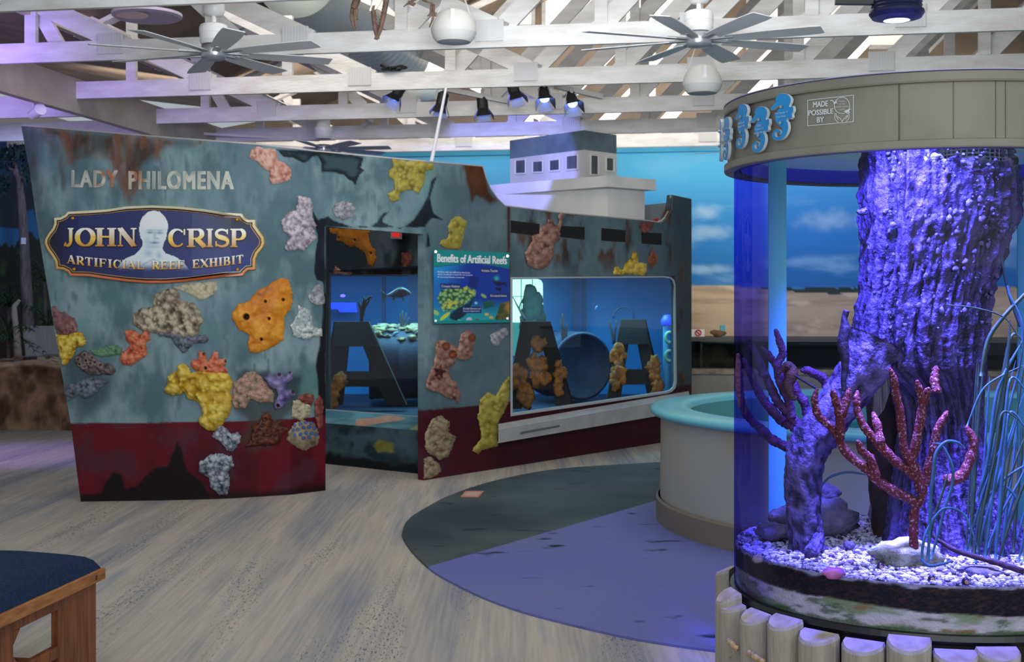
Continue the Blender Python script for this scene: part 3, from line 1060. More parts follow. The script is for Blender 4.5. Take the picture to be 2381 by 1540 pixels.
# slots in the upper band
M_slot = mat('black_slot', (12, 13, 15), .8)
for L in ([(140, 215), (340, 240), (335, 322), (140, 300)], [(480, 252), (650, 262), (650, 348), (480, 330)], [(765, 268), (932, 283), (930, 365), (765, 355)], [(1040, 297), (1180, 305), (1180, 385), (1042, 375)]):
    q = np.array(c8(L)); b = MB(); b.prism(hull(q[:, 0], q[:, 1], .004), (0, .03, 0)); b.build('scupper_slot', M_slot, ship)

# ledge under the long window
b = MB()
pp = [(1159, 997), (1600, 921), (1600, 950), (1159, 1026)]
q = np.array(pp, float)
fr_ = hull(q[:, 0], q[:, 1], .16); bk = hull(q[:, 0], q[:, 1], .0)
b.add(np.vstack([fr_, bk]), [(0, 1, 2, 3), (4, 5, 1, 0), (7, 6, 2, 3), (0, 3, 7, 4), (1, 2, 6, 5)])
g1 = np.array([(1159, 985), (1600, 909), (1600, 921), (1159, 997)], float)
f1 = hull(g1[:, 0], g1[:, 1], .05); f1[2:] = fr_[[1, 0]]
b.add(f1, [(0, 1, 2, 3)])
b.build('window_ledge', mat('grey_ledge', (176, 176, 176), .45, c2=(160, 160, 162), vscale=5), ship, label='pale grey ledge below the long window', bevel=.01)
b = MB(); q = np.array([(1210, 1001), (1300, 985), (1300, 989), (1210, 1006)], float); b.prism(hull(q[:, 0], q[:, 1], .168), (0, .02, 0))
b.build('ledge_slot', mat('ledge_slot_grey', (96, 98, 98), .6), ship)

# ---- wheelhouse behind the hull
M_cab = mat('whitewashed_cabin', (238, 236, 232), .7, c2=(214, 212, 212), vscale=2.2, stretch=(1, 1, .4))
M_cabtop = mat('slate_blue_band', (118, 140, 148), .7, c2=(94, 114, 122), vscale=3)
M_cwin = mat('cabin_window_grey', (74, 82, 90), .5, c2=(92, 100, 108), vscale=4)


def cabin(name, cpx, lpx, rpx, d0, dl, dr, z0, z1, m, label=None):
    """three-cornered box seen on its edge: corner, left and right vertical edges"""
    C_ = at(cpx, 700, d0); L_ = at(lpx, 700, dl); R_ = at(rpx, 700, dr)
    Bk = L_ + R_ - C_
    base = np.array([C_, R_, Bk, L_]); base[:, 2] = z0
    b = MB(); b.prism(base, (0, 0, z1 - z0))
    return b.build(name, m, ship, label=label), C_, L_, R_


zdk = 2.985
cabin('lower_cabin', 1413, 1120, 1499, 14.45, 15.45, 14.8, 1.9, 2.87, M_cab)
o, dC, dL, dRt = cabin('deck_slab', 1411, 1120, 1525, 14.25, 15.5, 14.72, 2.862, zdk, M_cab, 'white deck slab overhanging below the wheelhouse')
_, C0, L0, R0 = cabin('wheelhouse', 1358, 1186, 1434, 15.0, 15.97, 15.43, zdk, 3.36, M_cab, 'white wheelhouse with grey windows')
cabin('wheelhouse_band', 1358, 1185.3, 1433.5, 14.99, 15.97, 15.43, 3.36, 3.585, M_cabtop, 'slate blue band around the top of the wheelhouse')


def cab_win(A, B_, x0, x1, y0, y1, x0b, name='cabin_window'):
    def on(px, py, o):
        a2, b2 = A[:2], B_[:2]
        k = (px - CX) / F
        # X = k*Y on the line a2 + s (b2-a2)
        s = (k * a2[1] - a2[0]) / ((b2[0] - a2[0]) - k * (b2[1] - a2[1]))
        d = a2[1] + s * (b2[1] - a2[1])
        p = at(px, py, d); p[1] -= o; return p
    q = [on(x0, y0[0], .02), on(x1, y0[1], .02), on(x1, y1[1], .02), on(x0, y1[0], .02)]
    b = MB(); b.prism(q, (0, .04, 0))
    w = b.build(name, M_cwin, ship)
    f = MB()
    for i in range(4): f.bar(q[i], q[(i + 1) % 4], .02, .02, up=(0, 1, 0))
    f.build('window_surround', M_cab, w)


for x0, x1, ya, yb_ in ((1198, 1222, (373, 371), (405, 404)), (1238, 1262, (376, 374), (402, 401)), (1277, 1301, (373, 370), (399, 397)), (1316, 1343, (363, 360), (396, 394))):
    cab_win(L0, C0, x0, x1, ya, yb_, x0)
cab_win(C0, R0, 1373, 1391, (360, 362), (407, 408), 0, 'cabin_door')
cab_win(C0, R0, 1409, 1427, (366, 368), (398, 400), 0)
# stern bulwark and a red fitting behind it
b = MB(); q = np.array([(1490, 478), (1566, 470), (1566, 540), (1490, 540)], float); b.prism(at(q[:, 0], q[:, 1], 15.9), (0, .08, 0))
b.build('stern_bulwark', mat('grey_bulwark', (132, 144, 148), .6, c2=(108, 122, 128), vscale=3), ship)
r = thing('buoy_pair', at(1526, 512, 15.5), 'tiny pair of red fittings at the dip of the stern rail', 'buoy')
for x in (1522.5, 1529.5):
    MB().ico(at(x, 511, 15.5), .02, 2).build('float', mat('red_plastic', (214, 38, 40), .4), r, smooth=True)

# mast pole
b = MB(); b.tube([at(1003, 378, 11.75), at(1037, 205, 12.0)], [.018, .012], 10)
b.build('mast_pole', mat('white_pole', (228, 226, 236), .4), label='thin white mast pole rising from the ship top edge to the trusses', cat='pole')

# ================================================================== painted reef growth on the hull
PAL = {'orange': ((150, 78, 18), (214, 128, 22), (238, 166, 52)), 'yellow': ((140, 100, 26), (206, 166, 44), (240, 212, 96)),
       'coral': ((130, 60, 44), (204, 98, 62), (232, 142, 106)), 'mauve': ((88, 56, 60), (128, 82, 84), (160, 112, 112)),
       'plum': ((48, 42, 48), (86, 74, 78), (128, 110, 110)), 'slate': ((44, 52, 60), (86, 92, 104), (126, 134, 144)),
       'green': ((52, 92, 78), (84, 132, 100), (120, 160, 120)), 'brown': ((70, 62, 52), (136, 122, 102), (206, 194, 166)),
       'cream': ((140, 134, 104), (184, 174, 140), (214, 206, 176)), 'pinkw': ((92, 82, 92), (168, 156, 166), (222, 212, 220)),
       'grey': ((88, 90, 96), (140, 140, 146), (190, 190, 194)), 'olive': ((110, 100, 40), (160, 148, 60), (190, 176, 84)),
       'pink': ((142, 84, 72), (206, 142, 124), (226, 186, 170)), 'white': ((90, 104, 112), (172, 184, 186), (236, 238, 230)),
       'polyp': ((78, 74, 62), (150, 130, 110), (206, 158, 138)), 'purple': ((58, 52, 92), (108, 98, 150), (146, 136, 186)),
       'redb': ((70, 26, 26), (120, 56, 48), (160, 92, 76)), 'dkred': ((34, 16, 14), (72, 30, 22), (112, 56, 30)),
       'silver': ((48, 56, 68), (112, 122, 138), (196, 204, 214)), 'rust': ((90, 44, 26), (140, 74, 40), (170, 100, 60)),
       'tan': ((86, 74, 54), (140, 124, 96), (176, 162, 130)), 'star': ((84, 52, 44), (146, 104, 90), (186, 144, 128))}


def relief(name, poly, pal, hmax=.035, cell=22, seed=0, surf=hull, parent=None, label=None, holes=(), warp=3.0, extra=None, st=2.0, base=.003, mtl=None):
    P = np.asarray(poly, float)
    x = np.arange(P[:, 0].min() - 8, P[:, 0].max() + 8, st); y = np.arange(P[:, 1].min() - 8, P[:, 1].max() + 8, st)
    X, Y = np.meshgrid(x, y, indexing='ij')
    sd = sdist(X, Y, P) + warp * 2 * (fbm(X / 11, Y / 11, seed + 5, 3) - .5)
    w = np.minimum(worley(X / cell, Y / cell, seed), worley(X / cell * 1.9, Y / cell * 1.7, seed + 3) + .12)
    bump = np.clip(1 - (w / .75) ** 2, 0, 1) * (.55 + .9 * fbm(X / cell / 1.6, Y / cell / 1.6, seed + 21, 3))
    fine = fbm(X / 7, Y / 7, seed + 9, 3)
    hgt = np.sqrt(np.clip(sd / (cell * .55), 0, 1)) * (.4 + .6 * bump + .15 * (fine - .5))
    a, m, h = (lin(c) for c in PAL[pal])
    lvl = np.clip(.75 * bump + .5 * (fine - .5) + .25 * fbm(X / 40, Y / 40, seed + 2), 0, 1)
    C = np.where((lvl < .5)[..., None], mixc(a, m, sstep(0, .5, lvl)), mixc(m, h, sstep(.5, 1, lvl)))
    for hx, hy, hr in holes:
        r = np.hypot((X - hx) / hr, (Y - hy) / (hr * 1.1))
        C = mixc(C, lin((58, 34, 20)), 1 - sstep(.7, 1.1, r))
        C = mixc(C, h, sstep(.9, 1.2, r) * (1 - sstep(1.2, 1.8, r)) * .6)
        hgt = hgt * sstep(.2, 1.1, r)
    if extra is not None: C, hgt = extra(X, Y, C, hgt)
    C = C * .86
    keep = sd > -1.0
    idx = -np.ones(X.shape, int)
    ii = np.argwhere(keep)
    idx[keep] = np.arange(len(ii))
    pos = surf(X[keep], Y[keep], base + hmax * np.clip(hgt[keep], 0, 2))
    f = []
    K = keep[:-1, :-1] & keep[1:, :-1] & keep[1:, 1:] & keep[:-1, 1:]
    for i, j in np.argwhere(K):
        f.append((idx[i, j], idx[i, j + 1], idx[i + 1, j + 1], idx[i + 1, j]))
    b = MB(); b.add(pos, f, C[keep])
    return b.build(name, mtl or M_relief, parent or ship, smooth=True, label=label)


def dots(pts, c_in, c_ring, r0):
    def fn(X, Y, C, hgt):
        for x, y in pts:
            r = np.hypot(X - x, Y - y) / r0
            C = mixc(C, lin(c_ring), 1 - sstep(.8, 1.15, r)); C = mixc(C, lin(c_in), 1 - sstep(.4, .75, r))
        return C, hgt
    return fn


rel = relief
rel('orange_sponge', c4([(1930, 1080), (1985, 1098), (2012, 1160), (2012, 1240), (2000, 1330)]) + c5([(1998, 10), (1995, 60), (1955, 110), (1962, 200), (1950, 270), (1870, 320), (1780, 357), (1720, 350), (1703, 290), (1720, 240), (1650, 200), (1598, 130), (1598, 85), (1640, 20)]) + c4([(1700, 1250), (1740, 1210), (1780, 1170), (1840, 1140), (1885, 1110)]), 'orange', .06, 55, 1, label='orange painted sponge with dark holes', holes=[(575, 737, 8), (619, 701, 4), (660, 697, 4), (628, 741, 4), (610, 789, 4)])
rel('yellow_sponge', c5([(1220, 440), (1260, 430), (1305, 460), (1320, 490), (1400, 480), (1500, 490), (1580, 500), (1605, 550), (1590, 620), (1600, 680), (1590, 770), (1555, 810), (1540, 850), (1480, 890), (1430, 890), (1380, 860), (1360, 820), (1390, 790), (1395, 740), (1350, 690), (1290, 670), (1270, 630), (1200, 655), (1150, 640), (1125, 610), (1150, 570), (1155, 520), (1220, 480)]), 'yellow', .07, 24, 2, label='yellow knobbly painted sponge over the red base')
rel('orange_tube_sponge', c5([(1310, 440), (1325, 400), (1370, 412), (1363, 352), (1412, 350), (1432, 412), (1480, 345), (1508, 350), (1500, 410), (1545, 395), (1566, 425), (1540, 452), (1580, 480), (1560, 500), (1430, 505), (1340, 475)]), 'coral', .04, 22, 3, label='orange painted tube sponge', holes=[(475, 823, 4), (480, 856, 4), (526, 840, 4)])
rel('orange_coral', c5([(860, 210), (900, 195), (940, 210), (970, 235), (1000, 200), (1030, 200), (1035, 270), (1000, 290), (1015, 330), (1010, 380), (950, 420), (910, 450), (840, 440), (825, 400), (835, 350), (870, 335), (900, 300), (870, 270)]), 'coral', .04, 16, 4)
rel('mauve_coral', c5([(352, 40), (380, 25), (400, 70), (450, 75), (510, 120), (530, 170), (540, 215), (470, 235), (388, 225), (368, 120)]), 'mauve', .025, 14, 6)
rel('yellow_coral', c5([(390, 230), (420, 235), (470, 230), (520, 215), (570, 220), (600, 280), (580, 310), (530, 320), (510, 370), (480, 420), (450, 445), (428, 440), (412, 370), (398, 300)]), 'yellow', .045, 15, 5)
rel('tube_coral', c5([(520, 380), (580, 345), (640, 370), (660, 400), (720, 420), (770, 440), (800, 480), (770, 515), (700, 510), (640, 515), (560, 480), (515, 430)]), 'plum', .035, 12, 7, extra=dots(c5([(545, 400), (590, 370), (600, 410), (555, 435), (640, 390), (630, 430), (590, 450), (660, 420), (700, 440)]), (40, 34, 38), (150, 126, 122), 6))
rel('grey_coral', c5([(450, 560), (500, 575), (540, 560), (610, 520), (700, 540), (750, 555), (690, 600), (640, 660), (580, 670), (530, 650), (470, 690), (450, 640)]), 'slate', .02, 12, 8)
rel('anemone', c5([(620, 340), (680, 325), (740, 310), (790, 300), (850, 320), (830, 370), (760, 380), (690, 385), (640, 370)]), 'green', .02, 9, 9, label='green painted anemone')
rel('brown_coral', c4([(1060, 1250), (1070, 1200), (1130, 1170), (1200, 1155), (1245, 1190), (1230, 1240), (1290, 1250), (1340, 1260), (1380, 1320), (1410, 1380), (1380, 1420), (1360, 1480), (1300, 1500), (1180, 1490), (1080, 1470), (980, 1450), (920, 1400), (920, 1330), (980, 1290), (1060, 1290)]), 'brown', .045, 17, 10, label='brown and grey painted coral mound')
rel('grey_coral', c5([(1080, 210), (1190, 180), (1290, 200), (1330, 240), (1430, 240), (1430, 290), (1340, 290), (1290, 350), (1260, 365), (1220, 310), (1180, 260), (1100, 240)]), 'slate', .03, 13, 11)
rel('cream_coral', c4([(1200, 1150), (1300, 1120), (1500, 1110), (1490, 1180), (1440, 1220), (1380, 1240), (1300, 1200)]), 'cream', .012, 13, 12)
rel('pale_coral', c6([(440, 455), (500, 460), (550, 480), (560, 560), (555, 620), (585, 680), (580, 760), (595, 790), (540, 830), (500, 880), (440, 870), (350, 880), (340, 840), (380, 780), (330, 720), (310, 650), (370, 580), (430, 570), (440, 510)]), 'pinkw', .045, 13, 13, label='pale pinkish painted coral left of the doorway')
rel('grey_fluff_coral', c6([(705, 560), (740, 510), (800, 495), (870, 510), (895, 560), (860, 620), (800, 645), (730, 610)]), 'grey', .03, 12, 14)
rel('yellow_coral', c6([(1175, 168), (1510, 198), (1500, 245), (1440, 260), (1430, 320), (1420, 380), (1390, 435), (1330, 410), (1290, 410), (1240, 440), (1230, 490), (1170, 500), (1145, 440), (1190, 400), (1195, 330), (1150, 300), (1150, 260), (1180, 230)]), 'olive', .04, 20, 15, label='yellow painted coral at the top edge over the doorway')
rel('yellow_coral', c6([(1670, 605), (1730, 630), (1765, 660), (1750, 700), (1735, 790), (1700, 870), (1600, 860), (1548, 830), (1555, 800), (1605, 790), (1620, 740), (1610, 700), (1630, 640)]), 'olive', .03, 17, 16)
rel('pink_coral', c6([(70, 100), (130, 65), (200, 85), (270, 95), (290, 130), (280, 185), (340, 190), (400, 250), (380, 330), (310, 360), (240, 365), (215, 320), (230, 270), (170, 230), (130, 190), (65, 150)]), 'pink', .03, 17, 17)
rel('grey_coral', c6([(520, 1240), (560, 1170), (610, 1130), (645, 1200), (650, 1290), (600, 1310), (540, 1280)]), 'grey', .025, 14, 18)
rel('white_coral', c5([(2060, 30), (2130, 60), (2150, 110), (2150, 180), (2220, 190), (2215, 240), (2150, 250), (2090, 270), (2020, 240), (2000, 170), (2040, 110)]), 'white', .03, 9, 19)
rel('polyp_coral', c5([(1605, 560), (1640, 540), (1690, 490), (1760, 485), (1800, 520), (1840, 580), (1890, 640), (1880, 700), (1800, 700), (1730, 680), (1690, 740), (1620, 740), (1600, 690), (1600, 640)]), 'polyp', .04, 17, 20, extra=dots([(560 + 34 * random.Random(i).random() + (i % 4) * 12, 870 + 50 * random.Random(i + 50).random()) for i in range(28)], (150, 90, 80), (214, 164, 146), 3.2))
rel('purple_tube_sponge', c5([(1815, 525), (1860, 505), (1900, 530), (1910, 495), (1945, 490), (1960, 530), (1985, 485), (2020, 490), (2012, 545), (1975, 575), (1970, 610), (2020, 612), (2042, 645), (1990, 680), (1950, 742), (1900, 748), (1885, 690), (1920, 650), (1900, 610), (1860, 600)]), 'purple', .06, 28, 21, label='purple painted tube sponge', holes=[(650, 870, 5), (675, 866, 4), (683, 911, 5), (648, 943, 5)])
rel('red_coral', c5([(2050, 670), (2100, 630), (2160, 640), (2165, 690), (2130, 740), (2080, 710)]), 'redb', .035, 14, 22)
rel('red_coral', c5([(2165, 700), (2200, 645), (2225, 670), (2225, 860), (2190, 890), (2170, 800)]), 'redb', .03, 14, 32)
rel('cream_coral', c5([(2020, 690), (2070, 680), (2140, 720), (2140, 780), (2080, 830), (2010, 800), (2010, 740)]), 'cream', .035, 12, 23)
rel('spiky_coral', c5([(1740, 860), (1790, 830), (1800, 790), (1850, 760), (1870, 800), (1890, 840), (1955, 800), (1940, 860), (1995, 880), (1940, 920), (1930, 980), (1870, 1000), (1800, 1000), (1680, 1010), (1730, 950)]), 'dkred', .035, 13, 24)
rel('blue_polyp_coral', c5([(1985, 910), (2025, 840), (2100, 820), (2170, 840), (2200, 930), (2190, 990), (2110, 1030), (2040, 1010), (1980, 960)]), 'tan', .05, 40, 25, label='painted coral lump dotted with blue polyps', extra=dots(c5([(2030, 855), (2070, 845), (2110, 835), (2145, 840), (2020, 890), (2055, 885), (2095, 870), (2130, 865), (2165, 875), (2035, 925), (2075, 915), (2115, 905), (2150, 910), (2180, 920), (2095, 940), (2135, 935)]), (70, 120, 196), (34, 60, 120), 4.5))
rel('silver_coral', c5([(1465, 930), (1480, 880), (1520, 850), (1560, 880), (1590, 920), (1640, 900), (1665, 940), (1640, 1000), (1600, 1040), (1560, 1030), (1530, 980)]), 'silver', .04, 12, 26)
rel('silver_coral', c5([(1370, 1110), (1450, 1060), (1530, 1050), (1600, 1070), (1610, 1140), (1570, 1180), (1590, 1240), (1570, 1330), (1510, 1340), (1450, 1280), (1440, 1220), (1370, 1170)]), 'silver', .045, 12, 27)
rel('orange_sponge', c6([(680, 697), (1055, 728), (990, 748), (1010, 830), (1045, 870), (1050, 950), (1025, 1005), (990, 980), (960, 900), (890, 850), (850, 855), (790, 810), (745, 800), (745, 760), (700, 745)]), 'orange', .06, 40, 28, surf=recess, label='orange painted sponge on the wall inside the doorway', holes=[(787, 552, 3), (826, 558, 3), (863, 589, 3)])
rel('pink_polyps', c6([(715, 1050), (735, 1000), (760, 1010), (780, 1030), (830, 1045), (870, 1035), (882, 1060), (740, 1066)]), 'pink', .05, 14, 29, surf=recess)
rel('red_coral', c6([(1250, 900), (1320, 895), (1335, 950), (1290, 1040), (1255, 1030)]), 'redb', .03, 14, 30, surf=recess)
rel('pink_brown_coral', c7([(1040, 550), (1090, 520), (1135, 560), (1130, 620), (1110, 700), (1060, 730), (1010, 700), (1000, 740), (960, 780), (975, 850), (1010, 860), (1045, 930), (1030, 1010), (990, 980), (900, 940), (860, 930), (812, 900), (812, 850), (860, 760), (870, 680), (880, 600), (930, 590), (990, 620), (1020, 640)]), 'star', .045, 17, 31, label='pinkish brown painted coral cluster', extra=dots(c7([(945, 630), (990, 685), (1115, 575)]), (150, 84, 40), (120, 46, 40), 10))
st5 = []
for i in range(10):
    a = -math.pi / 2 + i * math.pi / 5 + .2
    st5.append((1023 + (17 if i % 2 == 0 else 7) * math.cos(a), 864 + (17 if i % 2 == 0 else 7) * math.sin(a)))
rel('painted_starfish', st5, 'dkred', .03, 30, 40, warp=0, base=.05, st=1.5, label='dark red painted starfish')
rel('yellow_sponge', c7([(1357, 820), (1360, 900), (1350, 1000), (1320, 1060), (1290, 1110), (1280, 1220), (1285, 1280), (1230, 1290), (1180, 1310), (1150, 1340), (1115, 1310), (1130, 1280), (1170, 1230), (1165, 1150), (1150, 1080), (1170, 980), (1210, 930), (1270, 960), (1310, 870)]), 'olive', .05, 22, 33, label='yellow painted sponge below the info panel')
rel('cream_coral', c7([(830, 1150), (860, 1100), (910, 1075), (970, 1130), (960, 1190), (1010, 1220), (990, 1270), (960, 1350), (900, 1370), (805, 1310), (805, 1200)]), 'tan', .05, 15, 34)
rel('tan_coral', c7([(800, 1360), (850, 1350), (900, 1400), (915, 1450), (880, 1480), (800, 1495)]), 'tan', .045, 15, 35)
rel('grey_coral', c7([(1230, 560), (1270, 530), (1340, 500), (1350, 560), (1300, 600), (1270, 640), (1240, 610)]), 'grey', .015, 12, 43)
rel('pink_coral', c8([(340, 260), (390, 245), (400, 210), (430, 220), (440, 260), (470, 235), (465, 167), (510, 172), (490, 250), (475, 350), (440, 380), (440, 450), (400, 530), (350, 560), (260, 530), (230, 440), (290, 360), (290, 320), (335, 310)]), 'star', .05, 18, 36, label='reddish painted coral climbing past the black slots', base=.01)
rel('yellow_coral', c8([(840, 588), (850, 540), (880, 530), (910, 560), (930, 510), (970, 480), (980, 435), (1015, 440), (1020, 505), (1075, 515), (1080, 570), (1060, 590)]), 'yellow', .04, 16, 37, label='yellow painted coral above the long window')
rel('rust_coral', c8([(1080, 490), (1100, 440), (1115, 385), (1130, 430), (1160, 460), (1150, 500), (1110, 550)]), 'rust', .02, 12, 38)
rel('rust_coral', c8([(1025, 255), (1070, 225), (1125, 235), (1115, 285), (1060, 300)]), 'redb', .02, 12, 39, base=.01)

# ---- painted ship name
nm = MB()


def worn(x, y):
    c = mixc(lin((206, 206, 192)), lin((150, 158, 152)), sstep(.4, .65, fbm(x / 8, y / 8, 3)))
    return mixc(c, lin((170, 108, 74)), sstep(.45, .6, fbm(x / 20, y / 20, 5)) * (x > 200) * (x < 335))


put_text(nm, 'LADY', (168, 397, 273, 435), hull, bold=.045, spacing=1.14, col=worn, off=.006)
nm.build('ship_name', M_relief, ship, label='faded cream lettering, first word of the ship name'); nm = MB()
put_text(nm, 'PHILOMENA', (301, 399, 542, 440), hull, bold=.045, spacing=1.14, col=worn, off=.006)
nm.build('ship_name', M_relief, ship, label='faded cream lettering, second word of the ship name')

# ================================================================== EXHIBIT SIGN ON THE BOW
sign_out = np.array(cs([(285, 105), (500, 95), (700, 80), (900, 50), (1150, 40), (1400, 50), (1700, 80), (1900, 115), (2085, 125), (2110, 165), (2150, 190), (2225, 190), (2225, 250), (2260, 300), (2310, 370), (2320, 430), (2300, 480), (2250, 540), (2225, 600), (2225, 705), (2150, 710), (2115, 740), (2095, 770), (1900, 780), (1700, 805), (1500, 830), (1300, 845), (1100, 845), (900, 830), (700, 805), (500, 775), (305, 770), (280, 730), (230, 705), (160, 700), (150, 620), (120, 570), (70, 500), (42, 440), (45, 390), (80, 330), (120, 280), (140, 230), (137, 170), (200, 165), (250, 140), (275, 110)]))
sg = thing('exhibit_sign', hull(365, 660, .02), 'shield shaped blue sign with gold border, big serif lettering and a pale portrait', 'sign')
M_gold = vcmat('gilded_print', .35, spec=.5)
M_print = vcmat('printed_sign_face', .4, spec=.4)


def gold_edge(x, y):
    c = mixc(lin((236, 226, 190)), lin((222, 176, 84)), sstep(485, 570, y))
    return mixc(c, lin((214, 104, 52)), sstep(600, 650, y))


def outline_piece(name, poly, o0, o1, colf, m):
    P = np.asarray(poly)
    b = MB()
    A = hull(P[:, 0], P[:, 1], o1); B_ = hull(P[:, 0], P[:, 1], o0)
    n = len(P); c = colf(P[:, 0], P[:, 1])
    b.add(np.vstack([A, B_]), [tuple(range(n))] + [(i, n + i, n + (i + 1) % n, (i + 1) % n) for i in range(n)], np.vstack([c, c]))
    return b.build(name, m, sg)


outline_piece('border', sign_out, .0, .045, gold_edge, M_gold).__setitem__('label', 'gold and orange border')
outline_piece('border_groove', offset_poly(sign_out, 5.5), .04, .0465, lambda x, y: np.tile(lin((14, 12, 22)), (len(x), 1)), M_print)
outline_piece('inner_border', offset_poly(sign_out, 8.5), .04, .048, lambda x, y: mixc(lin((206, 150, 84)), lin((190, 180, 170)), sstep(300, 420, x) * (y > 600)), M_gold)


def navy(x, y):
    c = mixc(lin((20, 32, 98)), lin((8, 9, 30)), np.clip(sstep(190, 120, x) + sstep(470, 560, x) * sstep(560, 500, y) + .0, 0, 1))
    c = mixc(c, lin((16, 22, 74)), sstep(585, 640, y) * sstep(320, 150, x))
    return mixc(c, lin((24, 46, 124)), sstep(560, 600, y) * sstep(380, 480, x) * .7)


# face as a fine grid so the printed colours can vary
fpoly = offset_poly(sign_out, 10)
gx = np.arange(108, 620, 1.6); gy = np.arange(476, 662, 1.6)
GX, GY = np.meshgrid(gx, gy, indexing='ij')
b = MB()
P = fpoly
A = hull(P[:, 0], P[:, 1], .0488)
b.add(A, [tuple(range(len(P)))], navy(P[:, 0], P[:, 1]))
sd = sdist(GX, GY, P); K = (sd[:-1, :-1] > 0) & (sd[1:, :-1] > 0) & (sd[1:, 1:] > 0) & (sd[:-1, 1:] > 0)
idx = np.arange(GX.size).reshape(GX.shape)
b.add(hull(GX, GY, .0496), [(idx[i, j], idx[i, j + 1], idx[i + 1, j + 1], idx[i + 1, j]) for i, j in np.argwhere(K)], navy(GX, GY).reshape(-1, 3))
b.build('face', M_print, sg, label='navy blue face')
# portrait
por = np.array(cs([(1170, 95), (1235, 105), (1290, 155), (1320, 215), (1328, 270), (1310, 330), (1302, 390), (1280, 430), (1262, 490), (1300, 540), (1400, 572), (1480, 625), (1530, 690), (1545, 720), (1400, 730), (1000, 730), (800, 712), (810, 670), (835, 630), (880, 592), (980, 552), (1030, 500), (1056, 460), (1060, 410), (1038, 380), (1024, 300), (1030, 225), (1060, 158), (1110, 108)]))


def portrait(X, Y, C, hgt):
    x = (X - 100) / .2226; y = (Y - 470) / .2226
    c = np.broadcast_to(lin((236, 246, 250)), X.shape + (3,)).copy()
    bl = lin((150, 194, 214)); dk = lin((84, 138, 172))
    g = lambda cx, cy, rx, ry: np.exp(-((x - cx) / rx) ** 2 - ((y - cy) / ry) ** 2)
    c = mixc(c, lin((248, 252, 253)), sstep(300, 240, y))
    c = mixc(c, bl, np.clip(.8 * g(1185, 360, 14, 50) + .5 * g(1110, 420, 40, 60) + .6 * g(1180, 470, 70, 18) + .7 * g(1120, 540, 50, 40) + .7 * g(1230, 560, 30, 40), 0, .9))
    c = mixc(c, dk, np.clip(1.0 * g(1135, 322, 34, 12) + 1.0 * g(1235, 326, 34, 12) + .7 * g(1140, 298, 40, 7) + .7 * g(1240, 300, 40, 7), 0, .85))
    c = mixc(c, dk, np.clip(1.1 * g(1185, 428, 46, 13) + .7 * g(1210, 384, 16, 8), 0, .9))
    c = mixc(c, bl, np.clip(.8 * sstep(14, 4, np.abs(y - 600 - .5 * np.abs(x - 1170)) ) * (np.abs(x - 1170) < 110) * (y > 560), 0, .7))
    fade = sstep(615, 725, y)
    c = mixc(c, lin((24, 46, 118)), fade)
    return c, hgt * 0 + .1


relief('portrait', por, 'grey', .004, 30, 50, warp=0.6, extra=portrait, st=1.6, parent=sg, base=.051, mtl=M_print, label='pale blue and white bust portrait')


def gold(x, y, t):
    c = mixc(lin((206, 140, 30)), lin((246, 206, 84)), sstep(.0, .45, t))
    return mixc(c, lin((246, 246, 236)), sstep(.5, .85, t))


def black(x, y, t): return np.tile(lin((10, 8, 18)), (len(x), 1))


for ch, x0, x1, dy in (('J', 240, 350, 0), ('O', 365, 575, 0), ('H', 577, 788, 0), ('N', 800, 1003, 0), ('C', 1325, 1512, 8), ('R', 1530, 1722, 8), ('I', 1724, 1800, 8), ('S', 1808, 1968, 8), ('P', 1975, 2145, 8)):
    if ch in 'JC': b = MB(); sh = MB()
    (ax, ay), (bx, by) = cs([(x0, 276 + dy), (x1, 466 + dy)])
    put_serif(sh, ch, (ax - 1, ay + .6, bx - .6, by + 1.2), hull, black, off=.056, fat=.05)
    put_serif(b, ch, (ax, ay, bx, by), hull, gold, off=.066)
    if ch in 'NP':
        sh.build('lettering_shadow', M_print, sg)
        b.build('lettering', M_gold, sg, label='large gold serif lettering, %s word' % ('first' if ch == 'N' else 'second'))
base = lambda x: (66 * (1 - ((x - 366) / 205.0) ** 2)) * .2226
for word, x0, x1 in (('ARTIFICIAL', 275, 1088), ('REEF', 1158, 1508), ('EXHIBIT', 1578, 2115)):
    wd = [{'I': .62, 'X': 1.12, 'A': 1.1, 'H': 1.15}.get(c, 1.0) for c in word]
    tot = sum(wd); x = x0; b = MB(); sh = MB()
    for c, w_ in zip(word, wd):
        x2 = x + (x1 - x0) * w_ / tot
        (ax, ay), (bx, by) = cs([(x + 5, 552), (x2 - 5, 640)])
        put_serif(sh, c, (ax - .8, ay + .6, bx - .5, by + .9), hull, black, base=base, off=.056, fat=.06)
        put_serif(b, c, (ax, ay, bx, by), hull, gold, base=base, off=.066)
        x = x2
    sh.build('caption_shadow', M_print, sg)
    b.build('caption', M_gold, sg, label='smaller gold lettering curving under the portrait, word %s' % ('on the left' if word[0] == 'A' else 'in the middle' if word[0] == 'R' else 'on the right'))
for x, y in ((335, 175), (2042, 190), (350, 703), (2046, 708)):
    (ax, ay), = cs([(x, y)])
    MB().ico(hull(np.array(ax), np.array(ay), .055), .014, 2).build('screw', mat('brass_screw', (230, 160, 40), .3, metal=.6), sg, smooth=True)

# ================================================================== INFO PANEL BESIDE THE DOORWAY
ip = thing('info_panel', hull(1096, 752, .03), 'square teal and blue reef info panel standing off the hull right of the doorway', 'sign')
q4 = [(1009, 581), (1184.5, 588.5), (1184.5, 750), (1009, 753)]


def ipx(s, t, off=.05):
    s = np.asarray(s, float); t = np.asarray(t, float)
    x = 1009 + s * 175.5; y0 = 581 + 7.5 * s; y1 = 753 - 3 * s
    return hull(x, y0 + (y1 - y0) * t, off)


